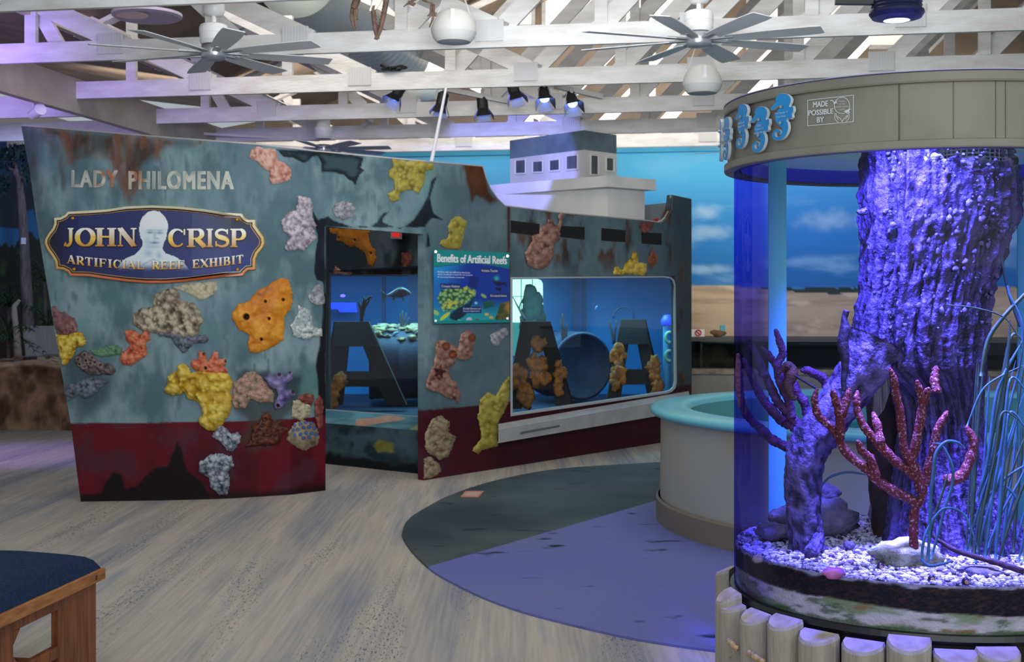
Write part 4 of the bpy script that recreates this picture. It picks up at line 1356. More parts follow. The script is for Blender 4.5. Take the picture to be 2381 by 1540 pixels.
g = np.linspace(0, 1, 150)
s_, t_ = np.meshgrid(g, g, indexing='ij')
c = mixc(lin((30, 150, 224)), lin((14, 52, 160)), sstep(.1, .5, s_ * .9 + t_ * .25))
c = mixc(c, lin((14, 60, 170)), sstep(.2, .5, t_) * .5)
c = mixc(c, lin((24, 168, 176)), sstep(.62, .95, t_ + .1 * (fbm(s_ * 4, t_ * 4, 3) - .5)))
# sunken vessel covered in growth
hs = [(.05, .62), (.09, .53), (.3, .52), (.45, .49), (.57, .55), (.57, .62), (.46, .72), (.3, .79), (.24, .84), (.13, .82), (.08, .73)]
s1 = sdist(s_, t_, hs) + .05 * (fbm(s_ * 16, t_ * 16, 2) - .5)
gr = worley(s_ * 20, t_ * 20, 4)
vc = mixc(lin((150, 196, 120)), lin((24, 84, 58)), sstep(.1, .7, gr)); vc = mixc(vc, lin((206, 196, 80)), sstep(.62, .72, fbm(s_ * 14, t_ * 14, 9)))
c = mixc(c, vc, sstep(-.005, .008, s1))
kl = [(.57, .6), (.46, .72), (.3, .79), (.22, .86), (.2, .93), (.3, .98), (.42, .9), (.5, .76)]
c = mixc(c, lin((10, 44, 62)), sstep(-.01, .02, sdist(s_, t_, kl)) * (s1 < 0))
c = mixc(c, lin((16, 36, 110)), sstep(-.02, .02, sdist(s_, t_, [(.47, .33), (.6, .36), (.58, .52), (.46, .5)])) * (s1 < 0) * .8)
# diver
dv = np.zeros_like(s_)
for L in ([(.78, .36), (.84, .35), (.86, .41), (.9, .43), (.96, .42), (.97, .5), (.94, .47), (.9, .47), (.85, .48), (.79, .44)], [(.8, .5), (.9, .5), (.88, .56), (.83, .54)]):
    dv = np.maximum(dv, sstep(-.006, .006, sdist(s_, t_, L)))
c = mixc(c, lin((12, 24, 70)), dv); c = mixc(c, lin((60, 190, 214)), np.exp(-((s_ - .83) / .03) ** 2 - ((t_ - .37) / .03) ** 2))
# rock with corals and fishes
rk = sdist(s_, t_, [(.82, .99), (.84, .8), (.88, .72), (1.0, .7), (1.01, .99)]) + .05 * (fbm(s_ * 14, t_ * 14, 6) - .5)
c = mixc(c, mixc(lin((60, 80, 40)), lin((176, 130, 60)), sstep(.4, .7, fbm(s_ * 12, t_ * 9, 5))), sstep(-.005, .01, rk))
c = mixc(c, lin((26, 92, 84)), sstep(-.01, .01, sdist(s_, t_, [(.65, .7), (.8, .68), (.8, .78), (.66, .8)]) + .03 * (fbm(s_ * 20, t_ * 20, 8) - .5)))
for fx, fy, fl, fh, a, colr in ((.15, .9, .09, .025, -.7, (206, 216, 60)), (.03, .85, .05, .03, .6, (160, 204, 120)), (.66, .62, .045, .022, .6, (150, 180, 90)), (.7, .88, .03, .02, 0, (226, 186, 50)), (.76, .925, .03, .02, .3, (226, 186, 50)), (.35, .97, .04, .02, .5, (110, 206, 190)), (.56, .72, .02, .02, 0, (120, 220, 230)), (.47, .95, .04, .035, 0, (190, 206, 230)), (.57, .96, .03, .025, 0, (110, 90, 90))):
    X2 = (s_ - fx) * math.cos(a) + (t_ - fy) * math.sin(a); Y2 = -(s_ - fx) * math.sin(a) + (t_ - fy) * math.cos(a)
    c = mixc(c, lin(colr), 1 - sstep(.8, 1.1, np.hypot(X2 / fl, Y2 / fh)))
wave = .185 + .035 * np.sin((s_ - .12) * 5.4 + 2.4)
c = mixc(c, lin((8, 120, 126)), 1 - sstep(-.004, .004, t_ - wave - .02)); c = mixc(c, lin((14, 142, 142)), 1 - sstep(-.004, .004, t_ - wave + .015 * s_))
c = mixc(c, lin((16, 142, 140)), sstep(.955, .965, t_))
b = MB(); b.add(ipx(s_, t_, .05), grid_faces(150, 150), c); b.build('printed_face', M_print, ip)
b = MB(); qq = np.array(q4); b.prism(hull(qq[:, 0], qq[:, 1], .048), (0, .016, 0)); b.build('panel_board', mat('panel_edge', (40, 120, 124), .4), ip)
ips = lambda x, y, off: ipx(x, y, off)
b = MB()
put_text(b, 'Benefits of Artificial Reefs', (.05, .055, .965, .165), ips, bold=.03, off=.053)
M_wp = mat('white_print', (240, 244, 248), .5); b.build('heading_text', M_wp, ip); b = MB()
for i, (L, x1) in enumerate((('Artificial reefs are defined as structures', .48), ('which are placed in water for the purpose', .515), ('of enhancing fisheries resources.', .41))):
    put_text(b, L, (.05, .285 + i * .036, x1, .312 + i * .036), ips, off=.053)
b.build('body_text', M_wp, ip)
tx = MB(); M_cpl = mat('navy_plate', (30, 52, 120), .5); M_cpt = mat('white_print_small', (236, 240, 246), .5)
for L, x0, x1, y0, y1 in (('Increases Tourism', .62, .86, .225, .3), ('Creates Habitat', .09, .36, .455, .525), ('Recreational Interest', .735, .98, .58, .65)):
    pl = MB(); tx = MB(); pl.add(ipx(np.array([x0, x1, x1, x0]), np.array([y0, y0, y1, y1]), .052), [(0, 1, 2, 3)]); o = pl.build('caption_plate', M_cpl, ip)
    put_text(tx, L, (x0 + .015, y0 + .02, x1 - .015, y1 - .018), ips, off=.0545); tx.build('caption_text', M_cpt, o)
pl = MB(); tx = MB(); pl.add(ipx(np.array([.375, .63, .63, .375]), np.array([.77, .77, .86, .86]), .052), [(0, 1, 2, 3)])
put_text(tx, 'Provides Education and', (.39, .785, .62, .81), ips, off=.0545); put_text(tx, 'Research Opportunities', (.395, .822, .61, .848), ips, off=.0545)
tx.build('caption_text', M_cpt, pl.build('caption_plate', M_cpl, ip))
for s0, t0 in ((.03, .03), (.975, .05), (.03, .96), (.975, .94)):
    p = ipx(s0, t0, .0); b = MB(); b.tube([p, p + np.array([0, -.075, 0])], .012, 14); b.build('standoff_screw', mat('chrome', (210, 212, 216), .2, metal=.9), ip)

# red alarm on the wall inside the doorway
r = thing('alarm_beacon', recess(922, 556), 'small clear box with red alarm light inside the doorway, above the window', 'alarm')
q = np.array([(910, 541), (936, 542), (936, 557), (910, 556)], float); b = MB(); b.prism(recess(q[:, 0], q[:, 1], .09), (0, .09, 0)); b.build('cover', mat('clear_cover', (150, 150, 156), .2), r)
q = np.array([(913, 542), (932, 542.5), (931, 553), (914, 552)], float); b = MB(); b.prism(recess(q[:, 0], q[:, 1], .1), (0, .03, 0)); b.build('red_light', mat('alarm_red', (226, 26, 30), .3, emit=(226, 20, 24), estr=.5), r)

# ================================================================== INSIDE THE SHIP: AQUARIUM
TF = .42                                       # tank floor height
aq = MB()
Lb, Rb = at(640, 700, 17.3), at(1598, 700, 17.3)
Lf, Rf = at(735, 700, 14.5), at(1597, 700, 15.2)
tz0, tz1 = TF - .07, 1.93
Wl = [at(640, 700, 17.3), at(1640, 700, 17.3)]
b = MB()
def wallq(a, c2, z0, z1): return [np.array([a[0], a[1], z0]), np.array([c2[0], c2[1], z0]), np.array([c2[0], c2[1], z1]), np.array([a[0], a[1], z1])]
b.quad(*wallq(Lb, Rb, tz0, tz1)); b.quad(*wallq(Rb, Rf, tz0, tz1)); b.quad(*wallq(Lf, Lb, tz0, tz1))
M_tankblue = mat('aquarium_blue_wall', (16, 118, 184), .6, c2=(12, 98, 160), vscale=1.2)
b.build('aquarium_liner', M_tankblue, ship, label='blue inside walls of the built-in aquarium')
b = MB(); Fl = [Lb, Rb, Rf + np.array([.05, 0, 0]), hull(np.array(1187.0), np.array(700.0), -.1), hull(np.array(985.0), np.array(700.0), -.5), Lf]
P = np.array(Fl); P[:, 2] = TF - .07; b.add(P, [tuple(range(len(P)))]); P2 = P.copy(); P2[:, 2] = tz1; b.add(P2, [tuple(range(len(P)))])
b.build('aquarium_floor', mat('aquarium_sand_blue', (10, 34, 64), .8), ship)
# darker corner posts of the liner
b = MB()
for px, w_, d in ((892, .05, 16.9), (1340, .1, 16.9), (1358, .05, 16.95), (962, .14, 16.6)):
    b.box(at(px, 700, d) * np.array([1, 1, 0]) + np.array([0, 0, (tz0 + tz1) / 2]), (w_, .05, tz1 - tz0))
b.build('liner_post', mat('dark_blue_post', (8, 44, 92), .6), ship)
light('aquarium_lamp_light', 'AREA', tuple(at(1100, 645, 15.6)[:2]) + (1.9,), tuple(at(1100, 645, 15.9)[:2]) + (0.2,), 185, (.3, .8, 1.0), 4.5, 1.2)

# far viewing window at the back of the tank, onto a bright room
vw = [(1190, 650), (1250, 649), (1258, 652), (1262, 660), (1263, 742), (1258, 750), (1190, 750)]
q = np.array(vw, float)
w = MB().prism(at(q[:, 0], q[:, 1], 17.24), (0, .03, 0)).build('viewing_window', mat('bright_far_window', (214, 255, 232), .4, emit=(206, 255, 226), estr=.95), ship, label='bright pale green far window seen through the tank')
b = MB()
for x in (1212, 1238): b.bar(at(x, 650, 17.22), at(x, 750, 17.22), .015, .015, up=(0, 1, 0))
b.bar(at(1190, 690, 17.22), at(1262, 688, 17.22), .012, .012, up=(0, 1, 0)); b.build('glazing_bar', mat('pale_green_bar', (176, 226, 200), .5), w)
q = np.array([(1190, 751), (1262, 751), (1258, 800), (1190, 830)], float)
MB().prism(at(q[:, 0], q[:, 1], 17.25), (0, .02, 0)).build('viewing_window_ledge', mat('dim_green_wall', (96, 170, 150), .5), ship)

M_conc = mat('dark_reef_module', (16, 17, 22), .85, c2=(28, 26, 30), vscale=5, bump=.3)
M_growth = mat('orange_growth', (186, 118, 36), .7, c2=(116, 78, 46), vscale=14, bump=.5, bscale=30)


def pyramid(label, tl, tr, bl, br, yt, ybt, d, depth, gaps, growth, seed):
    r = thing('reef_module', at((bl + br) / 2, ybt, d), label, 'reef module', 'dark pyramid modules in the ship aquarium')
    zb = TF
    def P(px, py, dd): return at(px, py, dd)
    # two slanting face legs, lintel plates and a rear frame: an open truncated pyramid
    y2 = HY + (EYE - zb) / d * F
    b = MB()
    wd = (br - bl) * .24
    for (t0, t1, b0, b1) in ((tl, tl + (tr - tl) * .46, bl, bl + wd), (tr - (tr - tl) * .46, tr, br - wd, br)):
        b = MB(); q = [P(t0, yt, d + depth * .35), P(t1, yt, d + depth * .35), P(b1, y2, d), P(b0, y2, d)]
        b.prism(q, (0, .12, 0)); b.build('leg', M_conc, r)
    for (t0, t1, b0, b1) in ((tl, tl + (tr - tl) * .46, bl, bl + wd * .8), (tr - (tr - tl) * .46, tr, br - wd * .8, br)):
        b = MB(); q = [P(t0, yt, d + depth * .5), P(t1, yt, d + depth * .5), P(b1, y2 - 14, d + depth), P(b0, y2 - 14, d + depth)]
        b.prism(q, (0, -.1, 0)); b.build('leg', M_conc, r)
    yc = yt + (y2 - yt) * .3
    def edge(y, sgn):
        t = (y - yt) / (y2 - yt); return (tl + (bl - tl) * t) if sgn < 0 else (tr + (br - tr) * t)
    b = MB(); b.prism([P(tl, yt, d + depth * .34), P(tr, yt, d + depth * .34), P(edge(yc, 1) - 4, yc, d + depth * .22), P(edge(yc, -1) + 4, yc, d + depth * .22)], (0, .1, 0))
    b.prism([P(tl, yt, d + depth * .34), P(tr, yt, d + depth * .34), P(tr - 3, yt, d + depth * .66), P(tl + 3, yt, d + depth * .66)], (0, 0, -.05))
    b.build('top_plate', M_conc, r)
    ym, yn = yt + (y2 - yt) * .6, yt + (y2 - yt) * .78
    b = MB(); b.prism([P(edge(ym, -1) + 6, ym, d + .12), P(edge(ym, 1) - 6, ym, d + .12), P(edge(yn, 1) - 6, yn, d + .06), P(edge(yn, -1) + 6, yn, d + .06)], (0, .1, 0)); b.build('cross_slab', M_conc, r)
    rng = np.random.RandomState(seed)
    b = MB()
    for (gx_, gy_, rx_, ry_) in growth:
        for k in range(14):
            a = rng.rand() * 6.28; rr = rng.rand() ** .5
            x, y = gx_ + rx_ * rr * math.cos(a), gy_ + ry_ * rr * math.sin(a)
            t = (y - yt) / (y2 - yt)
            b.ico(P(x, y, d + depth * .3 * (1 - t) - .03), .03 + .03 * rng.rand(), 2, .5, rng, (1, .5, 1.2))
    if growth: b.build('encrusting_growth', M_growth, r, smooth=True, label='orange growth')
    return r


pyramid('dark pyramid reef module seen through the doorway window', 779, 857, 748, 945, 748, 960, 14.6, 1.0, 0, [(772, 905, 12, 22), (766, 935, 10, 20), (790, 885, 8, 8)], 1)
pyramid('dark pyramid reef module behind the left half of the long window', 1212, 1280, 1176, 1332, 748, 950, 14.1, 1.0, 0, [(1253, 800, 8, 8), (1250, 845, 16, 22), (1254, 880, 18, 20), (1203, 880, 14, 25), (1302, 880, 9, 34), (1222, 915, 10, 30)], 2)
pyramid('dark pyramid reef module behind the right half of the long window', 1444, 1500, 1410, 1542, 743, 935, 14.9, 1.0, 0, [(1438, 830, 14, 24), (1436, 878, 16, 20), (1520, 850, 8, 22), (1526, 895, 12, 18)], 3)

# barrels on the tank floor
def barrel(label, cpx, cpy, d, R, L, ang, growth, seed):
    ctr = at(cpx, cpy, d)
    r = thing('barrel', ctr * np.array([1, 1, 0]) + np.array([0, 0, TF]), label, 'barrel')
    ctr = np.array([ctr[0], ctr[1], TF + R])
    ax = np.array([math.cos(ang), math.sin(ang), 0]); s = np.array([-ax[1], ax[0], 0]); u = np.array([0, 0, 1.0])
    b = MB(); prof = [(-.5, 0), (-.5, .9), (-.5, 1), (-.47, 1.03), (-.44, 1), (-.18, 1), (-.16, 1.03), (-.14, 1), (.14, 1), (.16, 1.03), (.18, 1), (.44, 1), (.47, 1.03), (.5, 1), (.5, .94), (.47, .9), (.47, 0)]
    n = 40; v = []
    for (t, rr) in prof:
        for k in range(n):
            a = 6.2832 * k / n
            v.append(ctr + ax * t * L + (s * math.cos(a) + u * math.sin(a)) * R * rr)
    b.add(v, [(i * n + k, i * n + (k + 1) % n, (i + 1) * n + (k + 1) % n, (i + 1) * n + k) for i in range(len(prof) - 1) for k in range(n)])
    b.build('drum', mat('blue_drum', (22, 44, 78), .6, c2=(14, 28, 54), vscale=4, bump=.2), r, smooth=True)
    if growth:
        rng = np.random.RandomState(seed); b = MB()
        for k in range(46):
            a = math.pi / 2 + (rng.rand() - .5) * 1.7; t = rng.rand() - .5
            b.ico(ctr + ax * t * L * 1.02 + (s * math.cos(a) + u * math.sin(a)) * R * 1.02, .03 + .04 * rng.rand(), 2, .5, rng, (1.3, 1, .6))
        b.build('encrusting_growth', mat('pale_growth', (150, 136, 96), .8, c2=(92, 92, 76), vscale=10, bump=.4), r, smooth=True)
    return r


barrel('blue drum lying crusted with pale growth, right side of the doorway window', 955, 860, 15.6, .43, 1.0, .12, True, 3)
barrel('blue drum end on, in the middle of the long window', 1318, 870, 15.8, .4, .8, -1.1, False, 4)


def branchy(name, label, cat, base, tips, r0, m, d, grp=None):
    r = thing(name, at(base[0], base[1], d), label, cat, grp)
    for tp in tips:
        pts = smooth_path([at(x, y, d) for x, y in [base] + tp], 5)
        b = MB(); b.tube(pts, np.linspace(r0, r0 * .35, len(pts)), 7); b.build('branch', m, r, smooth=True)
    return r


M_fan = mat('dark_sea_rod', (52, 46, 50), .8)
branchy('sea_rod', 'dark branching sea rod above the pyramid in the doorway window', 'coral', (840, 748), [[(838, 720), (832, 700)], [(842, 715), (846, 695), (842, 690)], [(848, 715), (850, 700), (862, 690), (863, 695)], [(846, 720), (858, 700), (856, 688)]], .02, M_fan, 15.0)
branchy('sea_rod', 'dark feathery sea rod standing on the crusted drum', 'coral', (935, 785), [[(932, 750), (930, 730)], [(936, 745), (936, 722)], [(940, 750), (945, 728)], [(943, 760), (952, 738)]], .02, M_fan, 15.6)
branchy('sea_rod', 'dark slim sea rod between the two pyramids of the long window', 'coral', (1312, 795), [[(1307, 760), (1308, 730)], [(1316, 770), (1318, 755)]], .03, M_fan, 15.4)
branchy('sea_rod', 'dark sea rod just left of the right pyramid in the long window', 'coral', (1428, 800), [[(1420, 760), (1417, 745)], [(1430, 770), (1434, 745)]], .018, M_fan, 15.6)
branchy('sea_rod', 'bare twig rod crossing the bright green far window', 'coral', (1222, 745), [[(1205, 715), (1192, 690)], [(1208, 720), (1212, 700)]], .016, M_fan, 15.6)
b = MB(); rng = np.random.RandomState(5)
for x, y, rr in ((1233, 690, .11), (1238, 715, .13), (1232, 740, .12), (1246, 735, .12), (1244, 700, .1), (1238, 755, .13), (1226, 750, .1)): b.ico(at(x, y, 16.2), rr, 2, .25, rng, (1, .7, 1.3))
b.build('coral_tower', mat('dim_green_coral', (30, 48, 46), .9, bump=.4), smooth=True, label='tall dim green coral tower in front of the far window', cat='coral')


def fish(label, cx, cy, L, d, flip=1, tilt=0.0, c=(150, 150, 164)):
    """fish of length L (px) facing right if flip = 1"""
    r = thing('fish', at(cx, cy, d), label, 'fish')
    k = d / F
    m = mat('fish_skin', c, .45, c2=tuple(int(v * .72) for v in c), vscale=18)
    ct, stt = math.cos(tilt), math.sin(tilt)
    def W_(x, y, z=0): return at(cx, cy, d) + np.array([(x * ct - y * stt) * flip * L * k, z * L * k, (x * stt + y * ct) * L * k])
    prof = [(-.3, .02, -.005), (-.24, .035, -.0), (-.12, .085, .01), (.0, .14, .03), (.12, .165, .04), (.24, .15, .04), (.34, .115, .025), (.43, .06, 0), (.48, .012, -.01)]
    n = 16; v = []
    for x, h_, o_ in prof:
        for q_ in range(n):
            a = 6.2832 * q_ / n
            v.append(W_(x, o_ + h_ * math.sin(a), .45 * h_ * math.cos(a)))
    b = MB(); b.add(v, [(i * n + q_, i * n + (q_ + 1) % n, (i + 1) * n + (q_ + 1) % n, (i + 1) * n + q_) for i in range(len(prof) - 1) for q_ in range(n)] + [tuple(range(n)), tuple((len(prof) - 1) * n + q_ for q_ in range(n))])
    b.build('body', m, r, smooth=True)
    f2 = mat('fish_fin', tuple(int(v * .9) for v in (130, 140, 130)), .5)
    for nm_, pts in (('tail_fin', [(-.28, .03), (-.36, .1), (-.46, .24), (-.42, .08), (-.42, -.02), (-.5, -.16), (-.38, -.1), (-.28, -.03)]), ('dorsal_fin', [(-.1, .1), (0, .2), (.14, .25), (.22, .22), (.24, .18), (.1, .17)]), ('anal_fin', [(-.02, -.1), (-.06, -.19), (-.12, -.16), (-.12, -.08)]), ('pectoral_fin', [(.22, -.1), (.26, -.22), (.22, -.24), (.16, -.1)])):
        b = MB(); b.prism([W_(x, y, -.008) for x, y in pts], (W_(0, 0, .016) - W_(0, 0, 0))); b.build(nm_, f2, r)
    b = MB()
    for zz in (-.05, .05): b.ico(W_(.39, .03, zz), .012 * L * k, 2)
    b.build('eye', mat('fish_eye', (16, 16, 20), .2), r, smooth=True)


fish('grey snapper with raised tail swimming in the doorway window', 920, 685, 74, 15.0, 1, .12)
fish('small pale fish hovering above the crusted drum', 922, 775, 26, 15.3, -1, -.6, (120, 170, 190))
fish('small pale fish at the right edge of the doorway window', 974, 772, 26, 15.3, 1, .3, (130, 170, 190))
fish('tiny bluish fish alone in the open water of the long window', 1386, 716, 12, 15.4, 1, .9, (110, 140, 220))

r = thing('reef_lamp', at(808, 712, 16.8), 'glowing blue lamp panel on the wall of the doorway aquarium', 'lamp')
q = np.array([(769, 704), (828, 704), (830, 726), (790, 726), (785, 719), (769, 719)], float); MB().prism(at(q[:, 0], q[:, 1], 16.8), (0, .04, 0)).build('lamp_panel', mat('blue_glow', (30, 60, 240), .4, emit=(20, 50, 250), estr=.9), r)
MB().ico(at(797, 688, 16.8), .035, 2, sc=(1, .6, .6)).build('lamp_bulb', mat('violet_glow', (120, 110, 255), .4, emit=(110, 100, 255), estr=1.6), r, smooth=True)
r = thing('reef_lamp', at(1553, 750, 15.6), 'glowing blue dome lamp at the right end of the long window', 'lamp')
MB().lathe([(0, .12), (.05, .11), (.075, .06), (.08, 0), (0, 0)], at(1552, 755, 15.6), 24).build('lamp_dome', mat('blue_dome', (40, 70, 250), .4, emit=(30, 60, 255), estr=1.2), r, smooth=True)
b = MB(); p = at(1551, 755, 15.65); b.tube([p, np.array([p[0], p[1], TF])], .05, 16); b.build('lamp_stem', mat('pale_blue_stem', (70, 150, 190), .4), r)
for cy in (785, 828):
    b = MB(); P = [at(1557 + 9 * math.cos(a), cy + 12 * math.sin(a), 15.5) for a in np.linspace(1.2, 5.6, 14)]; b.tube(P, .022, 8); b.build('hose_loop', mat('pale_green_hose', (140, 190, 160), .5), r, smooth=True)
b = MB(); P = [at(1450 + 24 * math.cos(a), 740 + 26 * math.sin(a), 16.4) for a in np.linspace(math.pi, 2 * math.pi, 16)]; b.tube(P, .015, 6); b.build('hoop', mat('dark_blue_hoop', (20, 60, 100), .6), label='dark thin hoop rising behind the right pyramid module', cat='hoop', smooth=True)

# ================================================================== RUG, STICKER, TOUCH POOL
rug_px = [(1560, 1073), (1527, 1075), (1303, 1090), (1162, 1115), (1056, 1148), (986, 1183), (948, 1210), (936, 1235), (937, 1250), (958, 1282), (1003, 1325), (1060, 1358), (1127, 1390), (1210, 1420), (1303, 1445), (1444, 1478), (1560, 1498), (1649, 1510), (1800, 1528), (2400, 1540), (2700, 1300), (2500, 1110), (2100, 1075), (1800, 1068)]
rp = on_floor(*np.array(rug_px, float).T, z=.012)
rp = np.vstack([smooth_path(rp[:18], 5), rp[18:]])


def rugmat():
    m = bpy.data.materials.new('blue_slate_rug')
    t, N, K, p = nt(m)
    tc = N.new('ShaderNodeTexCoord')
    sep = N.new('ShaderNodeSeparateXYZ'); K.new(tc.outputs['Object'], sep.inputs[0])
    # printed two-tone border along a straight line through two floor points (object space = hall metres)
    a = on_floor(1010., 1314., .012); b2 = on_floor(1530., 1163., .012)
    dx, dy = (b2 - a)[:2]; L = math.hypot(dx, dy); nx, ny = dy / L, -dx / L
    m1 = N.new('ShaderNodeMath'); m1.operation = 'MULTIPLY'; m1.inputs[1].default_value = nx; K.new(sep.outputs[0], m1.inputs[0])
    m2 = N.new('ShaderNodeMath'); m2.operation = 'MULTIPLY_ADD'; m2.inputs[1].default_value = ny; K.new(sep.outputs[1], m2.inputs[0]); K.new(m1.outputs[0], m2.inputs[2])
    m3 = N.new('ShaderNodeMath'); m3.operation = 'SUBTRACT'; m3.inputs[1].default_value = float(nx * a[0] + ny * a[1]); K.new(m2.outputs[0], m3.inputs[0])
    mr = N.new('ShaderNodeMapRange'); mr.inputs['From Min'].default_value = -.006; mr.inputs['From Max'].default_value = .006; K.new(m3.outputs[0], mr.inputs['Value'])
    def noise(scale, det, st=(1, 1, 1)):
        mp = N.new('ShaderNodeMapping'); mp.inputs['Scale'].default_value = st; K.new(tc.outputs['Object'], mp.inputs['Vector'])
        n = N.new('ShaderNodeTexNoise'); n.inputs['Scale'].default_value = scale; n.inputs['Detail'].default_value = det; K.new(mp.outputs['Vector'], n.inputs['Vector']); return n.outputs['Fac']
    def ramp(src, p0, ca, p1, cb):
        r = N.new('ShaderNodeValToRGB'); e = r.color_ramp.elements
        e[0].position = p0; e[1].position = p1; e[0].color = L3(ca); e[1].color = L3(cb); K.new(src, r.inputs['Fac']); return r.outputs['Color']
    def mix(f, a_, b_):
        x = N.new('ShaderNodeMix'); x.data_type = 'RGBA'; K.new(f, x.inputs[0])
        for i, c in ((6, a_), (7, b_)):
            if isinstance(c, tuple): x.inputs[i].default_value = L3(c)
            else: K.new(c, x.inputs[i])
        return x.outputs[2]
    dark = ramp(noise(.9, 4), .35, (54, 66, 74), .65, (82, 92, 94))
    blue = ramp(noise(.55, 4), .4, (106, 110, 182), .7, (110, 120, 164))
    c = mix(mr.outputs[0], dark, blue)
    st = N.new('ShaderNodeMapRange'); st.inputs['From Min'].default_value = .63; st.inputs['From Max'].default_value = .7; K.new(noise(2.6, 4, (1, 2.0, 1)), st.inputs['Value'])
    c = mix(st.outputs[0], c, (34, 44, 66))
    K.new(c, p.inputs['Base Color']); p.inputs['Roughness'].default_value = .75; p.inputs['Specular IOR Level'].default_value = .25
    return m


b = MB(); b.prism(rp, (0, 0, -.012)); b.build('rug', rugmat(), origin=(0, 0, 0), label='large rounded floor mat, slate and violet blue halves, under the round pool', cat='rug')
q = on_floor(*np.array([(1071, 1155), (1082, 1142), (1126, 1142), (1113, 1156)], float).T, z=.016)
st = thing('floor_sticker', q.mean(0), 'small peach rectangular sticker on the dark end of the floor mat', 'sticker')
MB().prism(q, (0, 0, -.003)).build('sticker_border', mat('peach_sticker', (206, 140, 112), .6), st)
q2 = q.mean(0) + (q - q.mean(0)) * np.array([.72, .6, 1]); q2[:, 2] += .001
MB().prism(q2, (0, 0, -.002)).build('sticker_face', mat('pale_sticker', (206, 176, 160), .6), st)

PC = np.array([3.1, 9.3, 0.0]); PR = 2.05
pool = thing('touch_pool', PC, 'round beige touch pool with a turquoise rim behind the cylinder tank', 'pool')
M_pool = mat('beige_pool_wall', (172, 170, 162), .55, c2=(176, 164, 134), vscale=.9, lo=.5, hi=.6, detail=2, bump=.06, bscale=12)
M_rim = mat('turquoise_rim', (112, 198, 212), .3)
MB().lathe([(PR, .012), (PR, .165), (PR - .015, .18)], PC, 96).build('plinth', mat('taupe_plinth', (128, 118, 104), .5), pool, smooth=False)
MB().lathe([(PR - .03, .17), (PR - .035, .77)], PC, 96).build('wall', M_pool, pool, smooth=True)
MB().lathe([(PR - .03, .77), (PR + .02, .775), (PR + .04, .79), (PR + .04, .815), (PR + .02, .83), (PR - .2, .835), (PR - .24, .82), (PR - .25, .78)], PC, 128).build('rim', M_rim, pool, smooth=True)
MB().lathe([(PR - .25, .79), (PR - .3, .45), (PR - .4, .3), (0, .3)], PC, 96).build('liner', mat('teal_liner', (70, 150, 156), .4), pool, smooth=True)
MB().lathe([(PR - .285, .56), (0, .56)], PC, 96).build('water', glassmat('pool_water', (.75, .95, .95), .1, (.5, .85, .85), edge_gloss=.3), pool)

# ================================================================== BENCH
M_pine = mat('varnished_pine', (190, 128, 70), .45, c2=(146, 88, 42), vscale=3.0, stretch=(14, 1.2, 14), bump=.1, bscale=8)
M_pined = mat('varnished_pine_leg', (150, 84, 40), .45, c2=(104, 54, 24), vscale=3.0, stretch=(14, 14, 1.2), bump=.1, bscale=8)
C0 = at(246, 1320, 1.18 * F / 620.0)
e = at(0, 1432, 1.18 * F / 732.0)
ba = (e - C0) * np.array([1, 1, 0]); ba /= np.linalg.norm(ba)           # towards the camera
bb = np.array([ba[1], -ba[0], 0]);  bb = -bb if bb[0] > 0 else bb           # towards the left
C0 = np.array([C0[0], C0[1], 0.0])
LB, WB = 1.1, .72
bench = thing('bench', C0 + ba * LB / 2 + bb * WB / 2, 'low wooden bench with a domed navy blue cushion, cropped by the lower left corner', 'bench')


def bp(a, b_, z): return C0 + ba * a + bb * b_ + np.array([0, 0, z])


def bbox(name, a0, a1, b0, b1, z0, z1, m, **kw):
    b = MB(); b.box(bp((a0 + a1) / 2, (b0 + b1) / 2, (z0 + z1) / 2), (a1 - a0, b1 - b0, z1 - z0), [ba, bb, (0, 0, 1)])
    return b.build(name, m, bench, bevel=.004, **kw)


zt_ = .42
for b0 in (0, WB - .03): bbox('side_rail', 0, LB, b0, b0 + .03, zt_ - .05, zt_, M_pine)
for a0 in (.0, LB - .03): bbox('end_rail', a0, a0 + .03, .03, WB - .03, zt_ - .05, zt_, M_pine)
for b0 in (.03, WB - .06):
    for a0 in (.03, LB - .37): bbox('leg', a0, a0 + .34, b0, b0 + .035, 0, zt_ - .05, M_pined)
    bbox('side_apron', .37, LB - .37, b0, b0 + .03, zt_ - .1, zt_ - .05, M_pined)
    bbox('lower_stretcher', .37, LB - .37, b0, b0 + .03, .12, .17, M_pined)
bbox('cross_stretcher', LB / 2 - .03, LB / 2 + .03, .06, WB - .06, .12, .16, M_pined)
    # corner gussets of the cut-out
for b0 in (.03, WB - .06):
    for s0, s1 in ((LB - .37, LB - .42),):
        b = MB(); b.prism([bp(s0, b0, zt_ - .1), bp(s1, b0, zt_ - .1), bp(s0, b0, zt_ - .15)], bb * .03)
        b.build('corner_gusset', M_pined, bench)
        b = MB(); b.prism([bp(s0, b0, .17), bp(s1, b0, .17), bp(s0, b0, .22)], bb * .03)
        b.build('corner_gusset', M_pined, bench)

b = MB(); b.tube([bp(.09, -.001, zt_ - .025), bp(.09, .004, zt_ - .025)], .011, 14); b.build('peg', mat('dark_peg', (92, 44, 22), .6), bench)
